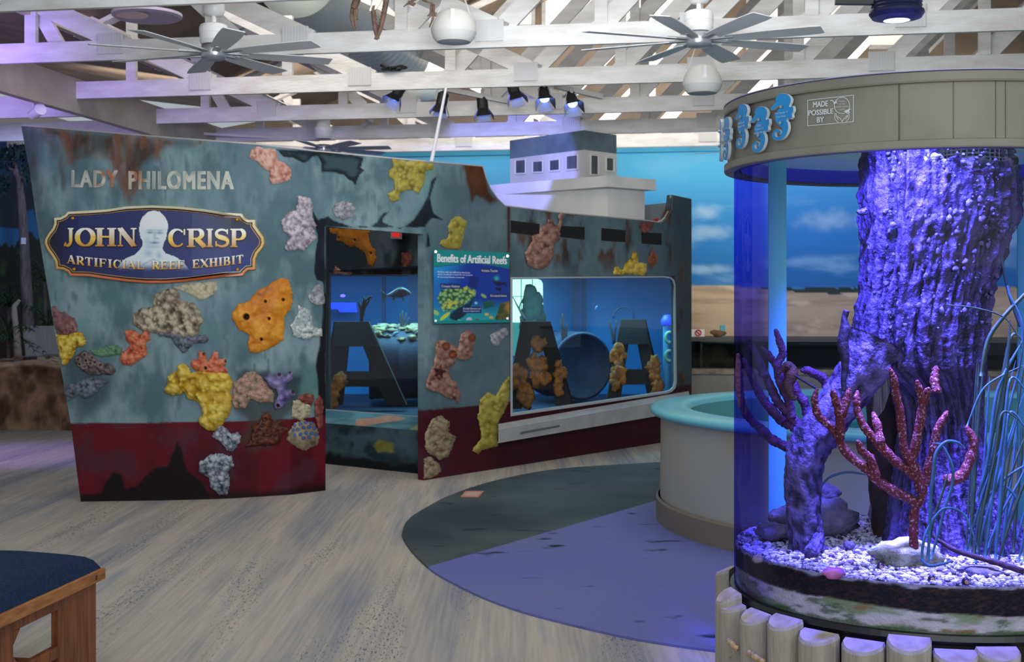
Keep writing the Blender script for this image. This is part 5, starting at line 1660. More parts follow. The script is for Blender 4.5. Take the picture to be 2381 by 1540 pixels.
# cushion: domed pad with rounded rim
na, nb_ = 40, 28
va = np.linspace(0, 1, na)[:, None]; vb = np.linspace(0, 1, nb_)[None, :]
ex_ = np.minimum(np.minimum(va, 1 - va) * LB, np.minimum(vb, 1 - vb) * WB)
ht = .055 * np.sqrt(np.clip(ex_ / .05, 0, 1)) + .085 * np.clip(np.sin(math.pi * va) * np.sin(math.pi * vb), 0, 1) ** .7
Pn = C0 + ba * (.012 + (LB - .024) * va[..., None]) + bb * (.012 + (WB - .024) * vb[..., None]) + np.array([0, 0, 1.0]) * (zt_ - .005 + ht[..., None])
b = MB(); b.add(Pn, grid_faces(na, nb_)); b.build('cushion', mat('navy_fabric', (40, 58, 86), .95, c2=(32, 48, 74), vscale=60, bump=.3, bscale=400, spec=.1), bench, smooth=True)

# ================================================================== CEILING FANS AND HANGING THINGS
M_fanw = mat('white_enamel', (232, 232, 232), .35)
M_blade = mat('pale_grey_blade', (206, 208, 210), .4)
M_silver = mat('brushed_hub', (176, 178, 184), .3, metal=.7)


def fan(px, py, d, R, off, label, rod_top, dark=False, sag=0.0):
    c = at(px, py, d); k = d / F
    r = thing('ceiling_fan', c, label, 'ceiling fan', 'white ceiling fans')
    z = lambda dy: np.array([0, 0, -dy * k])
    MB().lathe([(0, .1), (.07, .1), (.094, .09), (.103, .07), (.103, .03), (.1, .028), (.1, -.02), (.09, -.05), (0, -.055)], c + z(-30), 40).build('motor_housing', M_fanw, r)
    MB().lathe([(0, .05), (.085, .05), (.09, .03), (.09, -.03), (.08, -.05), (.03, -.055), (0, -.055)], c + z(4), 32).build('hub', M_silver, r, smooth=True)
    MB().tube([c + z(-50), c + z(rod_top + 12)], .018, 12).build('down_rod', M_fanw, r)
    MB().lathe([(0, .05), (.06, .05), (.075, .03), (.078, -.05), (.06, -.075), (.02, -.08)], c + z(rod_top), 28).build('ceiling_mount', M_fanw, r, smooth=True)
    for q in range(8):
        a = math.radians(off + 45 * q)
        dr = np.array([math.cos(a), math.sin(a), 0]); tn = np.array([-math.sin(a), math.cos(a), 0])
        b = MB(); tilt = .22
        up = np.array([0, 0, 1.0])
        n = 10; v = []; tilt = -.14
        for i in range(n):
            t = i / (n - 1); rr = .2 + (R - .2) * t
            w = .056 + .022 * math.sin(min(1, t * 1.4) * math.pi / 2)
            if t > .97: w *= .9
            zz = -.02 + sag * t * t
            for s_, dz in ((-1, 0), (1, 0), (1, .006), (-1, .006)):
                v.append(c + dr * rr + tn * w * s_ * math.cos(tilt) + up * (zz + s_ * w * math.sin(tilt) + dz))
        f = [(0, 1, 2, 3), ((n - 1) * 4 + 3, (n - 1) * 4 + 2, (n - 1) * 4 + 1, (n - 1) * 4)]
        for i in range(n - 1):
            for s_ in range(4): f.append((i * 4 + s_, i * 4 + (s_ + 1) % 4, (i + 1) * 4 + (s_ + 1) % 4, (i + 1) * 4 + s_))
        b.add(v, f); bl = b.build('blade', M_blade, r)
        ib = MB(); ib.bar(c + dr * .08 + up * -.015, c + dr * .25 + up * -.015, .05, .012); ib.build('blade_iron', M_silver, bl)
    return r


fan(497, 118, 9.3, .86, 22, 'white eight-bladed ceiling fan at upper left, above the ship bow', -106)
fan(1625, 88, 9.05, .86, 20, 'white eight-bladed ceiling fan at upper right, left of the blue lamp', -106)
fan(752, 343, 15.0, .80, -10, 'distant white ceiling fan just behind the top edge of the ship bow', -60)
fan(1764, 343, 15.1, .82, 6, 'distant ceiling fan mostly hidden behind the canopy, one blade tip showing', -60)


M_spk = mat('off_white_dome', (206, 205, 202), .5)


def speaker(px, py, d, w, label):
    c = at(px, py, d); R = w / 2 * d / F
    r = thing('pendant_speaker', c, label, 'speaker', 'pendant dome speakers')
    H = R * 1.45
    MB().lathe([(0, H * .5), (R * .4, H * .48), (R * .7, H * .36), (R * .9, H * .12), (R, -H * .1), (R * .99, -H * .22)], c, 40).build('dome', M_spk, r, smooth=True)
    MB().lathe([(R * .99, -H * .21), (R * .9, -H * .38), (R * .74, -H * .5)], c, 40).build('lower_shell', M_spk, r, smooth=True)
    MB().lathe([(R * .75, -H * .49), (R * .3, -H * .52), (0, -H * .52)], c, 40).build('grille', mat('grey_grille', (168, 172, 186), .6), r)
    b = MB()
    for sx_ in (-1, 1):
        b.tube([c + np.array([sx_ * R * .8, 0, H * .15]), c + np.array([sx_ * R * .25, 0, H * 1.3])], .006, 6)
    b.tube([c + np.array([-R * .25, 0, H * 1.3]), c + np.array([R * .25, 0, H * 1.3])], .006, 6)
    b.tube([c + np.array([0, 0, H * 1.3]), c + np.array([0, 0, H * 2.6])], .008, 6)
    b.build('hanging_wire', mat('pale_wire', (210, 210, 206), .5), r)
    MB().box(c + np.array([0, -R * .93, H * .1]), (R * .16, R * .1, H * .55)).build('bracket_strap', M_fanw, r)


speaker(1055, 60, 9.5, 106, 'white dome speaker hanging at top centre')
speaker(1633, 184, 10.6, 92, 'white dome speaker hanging below the right ceiling fan')

# spotlights with barn doors
M_black = mat('black_lamp', (20, 20, 24), .5)
M_glowb = mat('blue_lens', (150, 180, 255), .3, emit=(120, 150, 255), estr=6.0)
M_door = mat('lit_barn_door', (170, 178, 205), .5)  # lamp glow on these doors is put into the pale blue colour
lab = ['black spotlight with glowing blue barn doors, leftmost of the row of six', 'black spotlight hanging behind the white mast pole', 'black spotlight hanging lowest, third from the left of the row', 'black spotlight tucked highest under the beam, fourth from the left', 'black spotlight with bright blue lens, second from the right of the row', 'black spotlight with bright blue lens, rightmost of the row of six']
for i, (px, py, d, top, aim) in enumerate(((925, 222, 13.3, 205, (-.5, -.5)), (1028, 240, 13.3, 207, (-.2, -.1)), (1122, 250, 13.4, 222, (.1, -.2)), (1194, 214, 12.9, 198, (.3, -.3)), (1265, 226, 13.3, 206, (.1, -.7)), (1329, 238, 13.3, 218, (.2, -.8)))):
    c = at(px, py - 6, d)
    r = thing('stage_spotlight', c, lab[i], 'spotlight', 'black spotlights with barn doors')
    dv = np.array([aim[0], aim[1], -1.0]); dv /= np.linalg.norm(dv)
    MB().tube([c - dv * .09, c - dv * .07, c + dv * .05, c + dv * .06], [.035, .058, .058, .062], 20).build('lamp_body', M_black, r)
    MB().tube([c + dv * .058, c + dv * .066], .05, 20).build('lens', M_glowb, r)
    s_ = np.cross(dv, (0, 1, 0)); s_ /= np.linalg.norm(s_); u_ = np.cross(s_, dv)
    for k in range(4):
        ax_ = [s_, u_, -s_, -u_][k]; sd_ = np.cross(dv, ax_)
        w0, w1 = .05, .075
        P0 = c + dv * .06 + ax_ * .055; P1 = c + dv * .15 + ax_ * .1
        b = MB(); b.prism([P0 - sd_ * w0, P0 + sd_ * w0, P1 + sd_ * w1, P1 - sd_ * w1], ax_ * .004); b.build('barn_door', M_door if k in (1, 2) else M_black, r)
    tp = at(px, top, d)
    b = MB(); b.tube([c + s_ * .065, tp + np.array([.05, 0, 0]), tp - np.array([.05, 0, 0]), c - s_ * .065], .008, 6); b.tube([tp, at(px, top - 14, d)], .02, 8); b.build('yoke', M_white, r)
b = MB(); b.bar(at(1030, 206, 13.2), at(1180, 236, 13.5), .05, .05); b.bar(at(1290, 200, 13.3), at(1400, 225, 13.5), .05, .05); b.tube([at(905, 202, 13.35), at(1420, 190, 13.2)], .02, 8)
b.build('spotlight_rail', M_white, label='white rail carrying the row of black spotlights', cat='light rail')
b = MB(); rng = np.random.RandomState(2)
for k in range(5): b.ico(at(898 + 8 * k, 158 + 4 * rng.rand(), 12.2), .045, 2, .5, rng, (1.2, .8, .5))
b.tube([at(885, 150, 12.2), at(910, 160, 12.2), at(932, 155, 12.2)], .02, 6)
b.build('cable_coil', M_black, label='black coil of cable lying on the beam left of the mast pole', cat='cable')
light('wheelhouse_blue_beam', 'SPOT', tuple(at(1120, 290, 13.75)), tuple(at(1195, 400, 15.6)), 120, (.25, .28, 1.0), .03, angle=60, blend=.25)

# hanging skeleton
sk = thing('hanging_skeleton', at(870, -20, 8.6), 'brown bony jaw and flippers of a skeleton dangling at the top edge', 'skeleton')
M_bone = mat('brown_bone', (104, 78, 60), .7, c2=(66, 48, 38), vscale=20, bump=.4)
M_bonew = mat('pale_bone', (226, 220, 208), .6)


def bone(name, pts, r, m, teeth=0):
    P = smooth_path([at(x, y, 8.6) for x, y in pts], 6); k = 8.6 / F
    b = MB(); b.tube(P, np.array(r) * k if np.isscalar(r) else np.interp(np.linspace(0, 1, len(P)), np.linspace(0, 1, len(r)), np.array(r) * k), 8)
    if teeth:
        for i in range(0, len(P) - 1): b.ico(P[i] + np.array([teeth * 5 * k, 0, 0]), 2.6 * k, 1)
    return b.build(name, m, sk, smooth=True)


bone('jaw', [(868, -20), (868, 30), (873, 70), (876, 92)], [4, 5, 5, 2], M_bone, 1); bone('jaw', [(902, -20), (893, 30), (883, 72), (876, 93)], [7, 6, 5, 2], M_bone, -1)
bone('skull_plate', [(880, -30), (872, 0), (860, 26)], [10, 8, 2], M_bonew); bone('skull_plate', [(890, -30), (880, 6), (866, 30)], [8, 6, 1], M_bonew)
bone('flipper', [(838, -20), (828, 4), (822, 20)], [8, 9, 8], M_bone)
for L in ([(819, 20), (817, 40), (822, 60), (825, 70)], [(824, 22), (826, 42), (827, 66)], [(829, 20), (829, 38), (832, 46)]): bone('flipper_finger', L, [4, 3.4, 1.5], M_bone)
for L in ([(965, -20), (985, 0), (1006, 8)], [(1004, 6), (1001, 30), (993, 38)], [(1008, 10), (1007, 40), (998, 64)], [(985, -10), (955, 4), (938, 16)]): bone('rib', L, [3, 3, 1.2], M_bone)

# blue aquarium lamp over the cylinder tank
Dl = 4.65
r = thing('reef_light', at(2085, 25, Dl), 'dark blue cylindrical aquarium lamp with a bright glowing lens at top right', 'lamp')
lc = at(2085, 30, Dl); k = Dl / F
M_lamp = mat('dark_blue_housing', (24, 26, 70), .35)
MB().lathe([(0, 80 * k), (56 * k, 80 * k)] + [((58 if i % 2 else 55.5) * k, (78 - i * 4.2) * k) for i in range(18)] + [(62 * k, 4 * k), (63 * k, -2 * k), (56 * k, -12 * k), (0, -12 * k)], lc, 64).build('housing', M_lamp, r)
MB().lathe([(56 * k, -11 * k), (46 * k, -14 * k), (34 * k, -18 * k), (30 * k, -18 * k)], lc, 48).build('collar', M_lamp, r, smooth=True)
MB().lathe([(31 * k, -17.5 * k), (18 * k, -19.5 * k), (0, -20 * k)], lc, 40).build('lens', mat('glowing_lens', (190, 210, 255), .2, emit=(150, 170, 255), estr=6.0), r, smooth=True)
MB().bar(at(1942, 2, Dl + .02), at(2040, 3, Dl), .03, .025).build('mounting_arm', mat('black_arm', (22, 24, 30), .4), r)
LAMP = lc

# ================================================================== DISPLAY CASE ALONG THE MURAL
gcase = thing('display_case', uvz(3.5, VB - .6, 0), 'long low grey display case with dark rock scene below the beach mural', 'display case')
M_case = mat('grey_case', (128, 126, 118), .6, c2=(112, 110, 104), vscale=3)
vC = VB - .95
b = MB(); b.box(uvz(3.2, vC + .45, .31), (13, .9, .62), [EU, EV, Zu]); b.build('base', M_case, gcase)
b = MB(); b.box(uvz(3.2, vC + .44, .65), (13, .92, .07), [EU, EV, Zu]); b.build('rocky_ledge', mat('pale_rock_ledge', (150, 140, 116), .8, c2=(108, 98, 80), vscale=9, bump=.6, bscale=14), gcase)
b = MB(); b.box(uvz(3.2, vC + .42, 1.08), (13, .95, .05), [EU, EV, Zu]); b.build('top_rail', mat('dark_case_rail', (70, 64, 52), .5), gcase)
b = MB(); b.box(uvz(3.2, vC + .86, .87), (13, .05, .4), [EU, EV, Zu]); b.build('back_panel', mat('black_back_panel', (14, 14, 12), .9), gcase)
b = MB(); b.box(uvz(3.2, vC + .02, .87), (13, .012, .38), [EU, EV, Zu]); b.build('front_glass', glassmat('case_glass', (.8, .85, .85), .03, (.6, .7, .7), edge_gloss=.2), gcase)
rng = np.random.RandomState(11)
rk_l = ['brown rock', 'dark mossy rock', 'round brown rock', 'low brown rock', 'dark knobbly rock']
M_drock = mat('dark_brown_rock', (74, 62, 46), .9, c2=(40, 36, 26), vscale=6, bump=.8, bscale=12)
for i, (px, w_, h_) in enumerate(((1622, .16, .12), (1648, .12, .16), (1668, .15, .18), (1692, .14, .1), (1730, .16, .16))):
    c = at(px, 852, line_d(px, vC + .4)); c[2] = .68
    b = MB(); b.ico(c + np.array([0, 0, h_ * .8]), 1, 3, .16, rng, (w_, w_, h_)); b.build('rock', M_drock, smooth=True, label=['%s in the dark display case, leftmost beside the ship stern', '%s in the dark display case, second from the ship stern', '%s in the dark display case, third from the ship stern', '%s in the dark display case, just left of the tank edge', '%s in the dark display case seen through the tank edge'][i] % rk_l[i], cat='rock', group='rocks in the display case')
# no-entry notice
q = [(1608, 766), (1638, 766), (1638, 783), (1608, 783)]
r = thing('notice', at(1623, 783, 17.7), 'small white notice with a red prohibition ring on the case top', 'sign')
P = np.array(q, float); MB().prism(at(P[:, 0], P[:, 1], 17.7), (0, .02, 0)).build('board', mat('white_notice', (226, 222, 216), .6), r)
b = MB(); kk = 17.68 / F
ring = [at(1623.5 + 6.5 * math.cos(a), 774 + 6.5 * math.sin(a), 17.69) for a in np.linspace(0, 6.2832, 28)]
b.tube(ring, .008, 6); b.tube([at(1619, 770, 17.69), at(1628, 778.5, 17.69)], .008, 6); b.build('prohibition_ring', mat('red_ring', (206, 60, 50), .5), r)
b = MB(); b.box(at(1680, 775, 17.75), (.07, .05, .22)); b.build('turquoise_post', mat('turquoise_marker', (80, 160, 170), .6), label='small turquoise marker post on the case beside the tank edge', cat='marker')
b = MB(); c = at(1668, 781, 17.7); b.ico(c + np.array([.0, 0, .03]), .07, 2, .4, rng, (1.4, .7, .7)); b.build('pebble_pile', mat('rusty_pebbles', (120, 84, 60), .9, bump=.5), smooth=True, label='small rusty rock pile on the case top left of the turquoise marker', cat='rock')
# white flood lamps under the fascia
for i, px in enumerate((1450, 1612)):
    c = at(px, 318, 17.9)
    r = thing('flood_lamp', c, ['white flood lamp under the eaves just right of the wheelhouse roof', 'small flood lamp with yellow tag under the eaves left of the tank canopy'][i], 'lamp')
    MB().tube([c + np.array([-.09, 0, .0]), c + np.array([.09, -.1, -.03])], [.05, .07], 16).build('lamp_head', M_fanw, r)
    MB().box(c + np.array([0, .05, .09]), (.04, .04, .12)).build('mount', M_fanw, r)
    if i: MB().box(c + np.array([.02, -.12, -.05]), (.09, .02, .05)).build('tag', mat('yellow_tag', (240, 206, 60), .5), r)

# ================================================================== FOREST DIORAMA AT THE LEFT
dio = thing('rock_ledge', at(60, 1000, 16), 'brown sculpted rock ledge at the left edge in front of the forest mural', 'rock ledge')
xs = np.arange(-2, 330, 4.0); pr = [(0.0, 0.0), (.05, .12)]
nx_, nz_ = len(xs), 60
tq = np.linspace(0, 1, nz_)[None, :]
xq = xs[:, None]
zt2 = .8 + .03 * np.sin(xq / 40) + .02 * (fbm(xq / 20, xq * 0, 3) - .5)
fr_n = fbm(xq / 30, tq * 5, 6, 5)
zz = np.where(tq < .62, zt2 * tq / .62, zt2 + .02 * fbm(xq / 9, tq * 40, 8))
dd = np.where(tq < .62, 16.0 + .25 * (fr_n - .5) + .18 * np.sin(tq / .62 * math.pi) - .05, 16.0 + .1 + (tq - .62) / .38 * (np.minimum(18.4, UL / ((xq - CX) / F * math.cos(TH) - math.sin(TH)) - .08) - 16.1))
cc = mixc(lin((84, 62, 46)), lin((164, 130, 100)), sstep(.3, .7, fr_n)); cc = mixc(cc, lin((206, 176, 140)), sstep(.58, .66, tq + 0 * xq))
cc = mixc(cc, lin((150, 90, 60)), sstep(.55, .7, fbm(xq / 14, tq * 30, 18)) * (tq > .64))
b = MB(); b.add(np.stack([(xq - CX) / F * dd, dd, zz], -1), grid_faces(nx_, nz_), cc)
b.build('rock_face', vcmat('painted_rock', .85, bump=.5, bscale=8), dio, smooth=True)
M_bark = mat('grey_bark', (96, 86, 78), .9, c2=(62, 54, 48), vscale=6, stretch=(6, 6, 1), bump=.6, bscale=8)
tr = thing('tree', at(62, 828, 16.7), 'tall slim grey tree trunk standing on the rock ledge at far left', 'tree')
pts = smooth_path([at(x, y, 16.7) for x, y in ((70, 838), (66, 760), (60, 640), (55, 540), (50, 470), (46, 440))], 6)
MB().tube(pts, np.linspace(.085, .045, len(pts)), 14, jit=.08).build('trunk', M_bark, tr, smooth=True)
for L in ([(46, 442), (40, 400), (30, 370), (22, 335)], [(47, 445), (52, 410), (60, 380), (62, 350)], [(42, 410), (28, 395), (12, 385)]):
    P = smooth_path([at(x, y, 16.7) for x, y in L], 5); MB().tube(P, np.linspace(.04, .014, len(P)), 8).build('branch', M_bark, tr, smooth=True)
b = MB(); rng = np.random.RandomState(9)
for cx_, cy_, rx_, ry_ in ((18, 370, 24, 30), (50, 352, 26, 16), (10, 430, 18, 24), (62, 392, 12, 30)):
    for k in range(90):
        a = rng.rand() * 6.28; q_ = rng.rand() ** .5
        c = at(cx_ + rx_ * q_ * math.cos(a), cy_ + ry_ * q_ * math.sin(a), 16.7 + .3 * (rng.rand() - .5))
        e1 = rng.randn(3); e1 /= np.linalg.norm(e1); e2 = np.cross(e1, rng.randn(3)); e2 /= np.linalg.norm(e2)
        b.quad(c - e1 * .06, c - e2 * .025, c + e1 * .06, c + e2 * .025)
b.build('foliage', mat('dark_leaves', (20, 44, 40), .8), tr)
q = np.array([(49, 553), (60, 553), (60, 568), (49, 568)], float); MB().prism(at(q[:, 0], q[:, 1], 16.62), (0, .01, 0)).build('notice', mat('white_tag', (176, 176, 180), .6), label='small white tag fixed to the tall tree trunk at far left', cat='tag')
pts = smooth_path([at(x, y, 16.35) for x, y in ((42, 830), (38, 770), (33, 720), (40, 705), (46, 698))], 6)
MB().tube(pts, np.linspace(.05, .02, len(pts)), 10, jit=.1).build('dead_stem', mat('pale_dead_wood', (132, 120, 100), .9, bump=.5), smooth=True, label='short pale broken stem left of the tall tree trunk', cat='stem')
M_leafd = mat('palm_leaf', (34, 66, 24), .7, c2=(20, 40, 16), vscale=4)
for i, (bx, by, d) in enumerate(((22, 715, 16.75), (104, 655, 17.9), (112, 760, 17.2), (20, 790, 16.5))):
    r = thing('palm_plant', at(bx, 828, d), ['dark green palm at the left edge behind the pale stem', 'dark palm with arching fronds between the tall trunk and the ship bow', 'low dark palm beside the ship bow above the rock ledge', 'small palm low at the left edge on the rock ledge'][i], 'palm', 'palms on the rock ledge')
    c = at(bx, by, d)
    MB().tube([at(bx, 834, d), c], .03, 8).build('stem', M_bark, r)
    rng = np.random.RandomState(20 + i)
    for k in range(11):
        a = rng.rand() * 6.28; L = .3 + .28 * rng.rand(); up = .2 + .5 * rng.rand()
        dr = np.array([math.cos(a), math.sin(a), 0]); tn = np.array([-dr[1], dr[0], 0])
        P = [c + dr * L * t + np.array([0, 0, up * t - .8 * L * t * t]) for t in np.linspace(0, 1, 9)]
        b = MB()
        for j in range(1, 9):
            for s_ in (-1, 1):
                tip = P[j] + tn * s_ * .16 * math.sin(j / 9 * 2.8) + dr * .06 + np.array([0, 0, -.06])
                b.add([P[j] - dr * .012, P[j] + dr * .02, tip], [(0, 1, 2)])
        b.tube(P, .006, 5); b.build('frond', M_leafd, r)
b = MB(); q = np.array([(52, 758), (132, 758), (138, 830), (52, 830)], float); b.prism(at(q[:, 0], q[:, 1], 16.4), (0, .012, 0)); b.build('glass_guard', glassmat('guard_glass', (.8, .8, .9), .12, (.6, .6, .8), edge_gloss=.3), label='low glass guard panel on the rock ledge with violet reflections', cat='glass guard')

# ================================================================== CYLINDER AQUARIUM
TD = 5.0
TC = np.array([(2145 - CX) / F * TD, TD, 0.0])
RA = .72                     # acrylic radius
FACE = math.atan2(-TC[1], -TC[0])
GZ = .645                    # gravel level
# lights of the tank: the pendant lamp, plus two unseen beams added inside the canopy
light('reef_light_beam', 'SPOT', tuple(LAMP + np.array([0, 0, -.14])), (TC[0] + .05, TC[1] + .15, .6), 280, (.15, .15, 1.0), .05, angle=54, blend=.4)
light('canopy_fill_beam', 'SPOT', (TC[0] - .42, TC[1] - .46, 2.29), (TC[0] + .15, TC[1] + .1, 1.2), 280, (.17, .14, 1.0), .04, angle=76, blend=.5)
light('gravel_fill_beam', 'AREA', (TC[0], TC[1] - .38, 2.25), (TC[0], TC[1] - .34, .6), 30, (.24, .20, 1.0), .85, .3, spread=34)


def cyl(px, py, R):
    """near point where the ray of a pixel meets the upright cylinder of radius R about the tank axis"""
    px = np.asarray(px, float); py = np.asarray(py, float)
    k = (px - CX) / F
    a = k * k + 1; b_ = -2 * (k * TC[0] + TC[1]); c = TC[0] ** 2 + TC[1] ** 2 - R * R
    disc = np.maximum(b_ * b_ - 4 * a * c, 0)
    d = (-b_ - np.sqrt(disc)) / (2 * a)
    return at(px, py, d)


def can(px, py, off=0.0): return cyl(px, py, .745 + off)


tank = thing('cylinder_aquarium', TC, 'tall clear cylinder aquarium with a grey timber canopy at the right of the view', 'aquarium')
M_can = mat('grey_painted_timber', (148, 144, 132), .5, c2=(130, 126, 118), vscale=3, bump=.3, bscale=7, spec=.3)
ZB, ZT = 2.108, 2.362
b = MB(); b.lathe([(.70, ZB + .005), (.745, ZB + .005), (.745, ZT - .005), (.70, ZT - .005)], TC, 160, closed=True); b.build('canopy_band', M_can, tank, smooth=False)
b = MB(); b.lathe([(.705, ZB), (.757, ZB), (.759, ZB + .004), (.759, ZB + .026), (.745, ZB + .03), (.705, ZB + .03)], TC, 160, closed=True); b.build('bottom_trim', M_can, tank)
b = MB(); b.lathe([(.70, ZT - .036), (.757, ZT - .036), (.76, ZT - .03), (.76, ZT - .004), (.755, ZT), (.70, ZT)], TC, 160, closed=True); b.build('top_trim', M_can, tank)
b = MB(); b.lathe([(.69, ZT + .001), (.761, ZT + .001), (.761, ZT + .004), (.69, ZT + .004)], TC, 160, closed=True); b.build('top_edge', mat('pale_violet_edge', (176, 170, 226), .3), tank)
b = MB()
for px, sw in ((2091, .004), (2217, .0015), (2315, .0015), (2338, .0015)):
    p = cyl(px, 250, .745); a = math.atan2(p[1] - TC[1], p[0] - TC[0]); n_ = np.array([math.cos(a), math.sin(a), 0]); t__ = np.array([-n_[1], n_[0], 0])
    b.box(TC + n_ * .7455 + np.array([0, 0, (ZB + ZT) / 2 - .003]), (.003, sw, ZT - ZB - .066), [n_, t__, Zu])
b.build('panel_seam', mat('dark_seam', (84, 80, 74), .6), tank)
b = MB(); b.lathe([(.694, ZB + .01), (.694, ZB + .066)], TC, 120); b.build('inner_ring', mat('blue_lit_ring', (66, 70, 214), .4), tank, smooth=True)  # blue lamp light on the inner canopy wall is put into this colour
b = MB(); b.lathe([(.696, ZB + .066), (.696, ZT - .01)], TC, 120); b.build('reflection_band', mat('pale_reflection', (196, 226, 232), .4), tank, smooth=True)  # added band, pale to imitate the bright reflection at the water surface
acr = glassmat('clear_acrylic', (.80, .84, 1.0), .006, (.36, .34, .96), rough=.0, power=0, edge_gloss=.05)
b = MB(); b.lathe([(RA, .46), (RA, ZB + .1)], TC, 160); b.build('acrylic_wall', acr, tank, smooth=True)
b = MB(); b.lathe([(RA - .03, 2.172), (0, 2.172)], TC, 96); b.build('water_surface', glassmat('water_surface', (.85, .97, 1), .25, (.7, .9, 1), rough=.03, edge_gloss=.4), tank)
b = MB(); b.lathe([(.60, .013), (.735, .013), (.735, .455), (.74, .47), (.735, .488), (.7, .49), (0, .49)], TC, 128); b.build('base_ring', mat('black_base', (17, 16, 15), .35), tank, smooth=False)
for pxs_, nm_ in (((1787, 1828), 'seam_strip'), ((2366, 2400), 'seam_strip')):
    b = MB(); d = 5.36 if pxs_[0] < 2000 else 5.5
    x0, x1 = [(p - CX) / F * d for p in pxs_]
    b.box(((x0 + x1) / 2, d, (GZ + 2.19) / 2), (x1 - x0, .012, 2.19 - GZ))
    b.build(nm_, mat('turquoise_strip', (104, 205, 205), .5), tank)

# layered substrate and loose gravel
an = np.linspace(0, 2 * math.pi, 420)[:, None]; zv = np.linspace(.488, GZ + .005, 34)[None, :]
ax_ = an + 0 * zv; zx = zv + 0 * an
nse = fbm(ax_ * 14, zx * 60, 4, 5); ns2 = fbm(ax_ * 5, zx * 18, 14, 4); ns3 = fbm(ax_ * 60, zx * 160, 24, 3)
low = mixc(lin((236, 222, 204)), lin((206, 194, 172)), sstep(.3, .7, nse))
low = mixc(low, lin((122, 150, 70)), sstep(.48, .66, ns2 + .22 * sstep(.53, .49, zx) - .05) * .8)
low = mixc(low, lin((52, 92, 32)), sstep(.56, .7, nse + .5 * sstep(.506, .488, zx)) * .7)
low = mixc(low, lin((170, 130, 76)), sstep(.68, .8, fbm(ax_ * 9, zx * 40, 34)))
mid = mixc(lin((18, 12, 10)), lin((66, 40, 24)), sstep(.5, .75, ns3))
bound = .556 + .02 * (ns2 - .5) + .012 * np.sin(ax_ * 2.0 + .6) + .006 * (ns3 - .5)
cc = mixc(low, mid, sstep(-.004, .004, zx - bound))
top = mixc(lin((120, 110, 130)), lin((210, 204, 216)), ns3)
cc = mixc(cc, top, sstep(-.004, .004, zx - (.641 + .03 * (nse - .5))))
b = MB(); P = np.stack([TC[0] + (RA - .006) * np.cos(ax_), TC[1] + (RA - .006) * np.sin(ax_), zx], -1)
b.add(P, grid_faces(420, 34), cc)
rr = np.linspace(0, RA - .006, 30)[None, :]; a2 = np.linspace(0, 2 * math.pi, 160)[:, None]
hgt_ = GZ - .004 + .012 * (fbm(rr * np.cos(a2) * 6 + 9, rr * np.sin(a2) * 6 + 9, 3) - .5)
b.add(np.stack([TC[0] + rr * np.cos(a2), TC[1] + rr * np.sin(a2), hgt_], -1), grid_faces(160, 30, True), np.tile(lin((150, 142, 154)), (160 * 30, 1)))
M_sub = vcmat('gravel_layers', .7, bump=.4, bscale=90)
bed = b.build('gravel_bed', M_sub, origin=TC, label='layered gravel bed in the cylinder tank, green stained sand under a dark band', cat='gravel', kind='stuff')
rng = np.random.RandomState(77)
b = MB(); V1, F1 = ICO[1]
N = 6800
rad = (RA - .018) * np.sqrt(rng.rand(N)); ang = rng.rand(N) * 6.2832
for i in range(N):
    x, y = TC[0] + rad[i] * math.cos(ang[i]), TC[1] + rad[i] * math.sin(ang[i])
    s_ = .0055 + .0085 * rng.rand() ** 2
    q = rng.rand()
    c = (226, 222, 230) if q < .5 else (180, 172, 190) if q < .8 else (120, 104, 136) if q < .95 else (66, 52, 66)
    v = V1 * (1 + .5 * (rng.rand(12, 1) - .5)) * s_ * np.array([1, 1, .75])
    b.add(v + np.array([x, y, GZ + .003 + .006 * rng.rand()]), F1, np.tile(lin(c) * (.85 + .3 * rng.rand()), (12, 1)))
b.build('gravel', M_sub, origin=TC, smooth=False, label='loose pale pebbly gravel covering the floor of the cylinder tank', cat='gravel', kind='stuff')

# ---- engraved sponsor plate on the canopy
def pc(x, y): return 1860 + x * .06494, 200 + y * .06494
eng = MB(); M_eng = mat('white_engraving', (222, 224, 226), .5)


def stroke(L, w, off=.003):
    P = np.array([pc(*q) for q in L], float)
    A, B_ = _strip(P, w * .06494)
    Q = np.vstack([A, B_]); n = len(A)
    eng.add(can(Q[:, 0], Q[:, 1], off), [(k, k + 1, n + k + 1, n + k) for k in range(n - 1)])


def box_on(px, py, off): return can(px, py, off)


for L in ([(265, 515), (1000, 432), (1922, 330)], [(1912, 330), (1912, 1290)], [(1922, 1280), (1000, 1362), (270, 1432)], [(277, 515), (281, 1432)]): stroke(L, 24)
txt = MB()
for s_, x0, y0, x1, y1, sl in (('MADE', 475, 575, 1000, 770, -.09), ('POSSIBLE', 308, 880, 1185, 1065, -.085), ('BY', 612, 1125, 855, 1310, -.07)):
    (ax, ay), (bx, by) = pc(x0, y0), pc(x1, y1)
    put_text(txt, s_, (ax, ay, bx, by), box_on, bold=.04, slope=sl, off=.003)
for s_, x0, y0, x1, y1 in (('FRIENDS', 1385, 540, 1625, 582), ('OF THE', 1400, 632, 1605, 680), ('MARINE SCIENCE', 1270, 735, 1735, 785), ('CENTER', 1400, 835, 1610, 880)):
    (ax, ay), (bx, by) = pc(x0, y0), pc(x1, y1)
    put_text(txt, s_, (ax, ay, bx, by), box_on, slope=-.07, off=.003)
th = np.linspace(0, 2 * math.pi, 48)
stroke(list(zip(1505 + 275 * np.cos(th), 700 + 290 * np.sin(th))), 24)
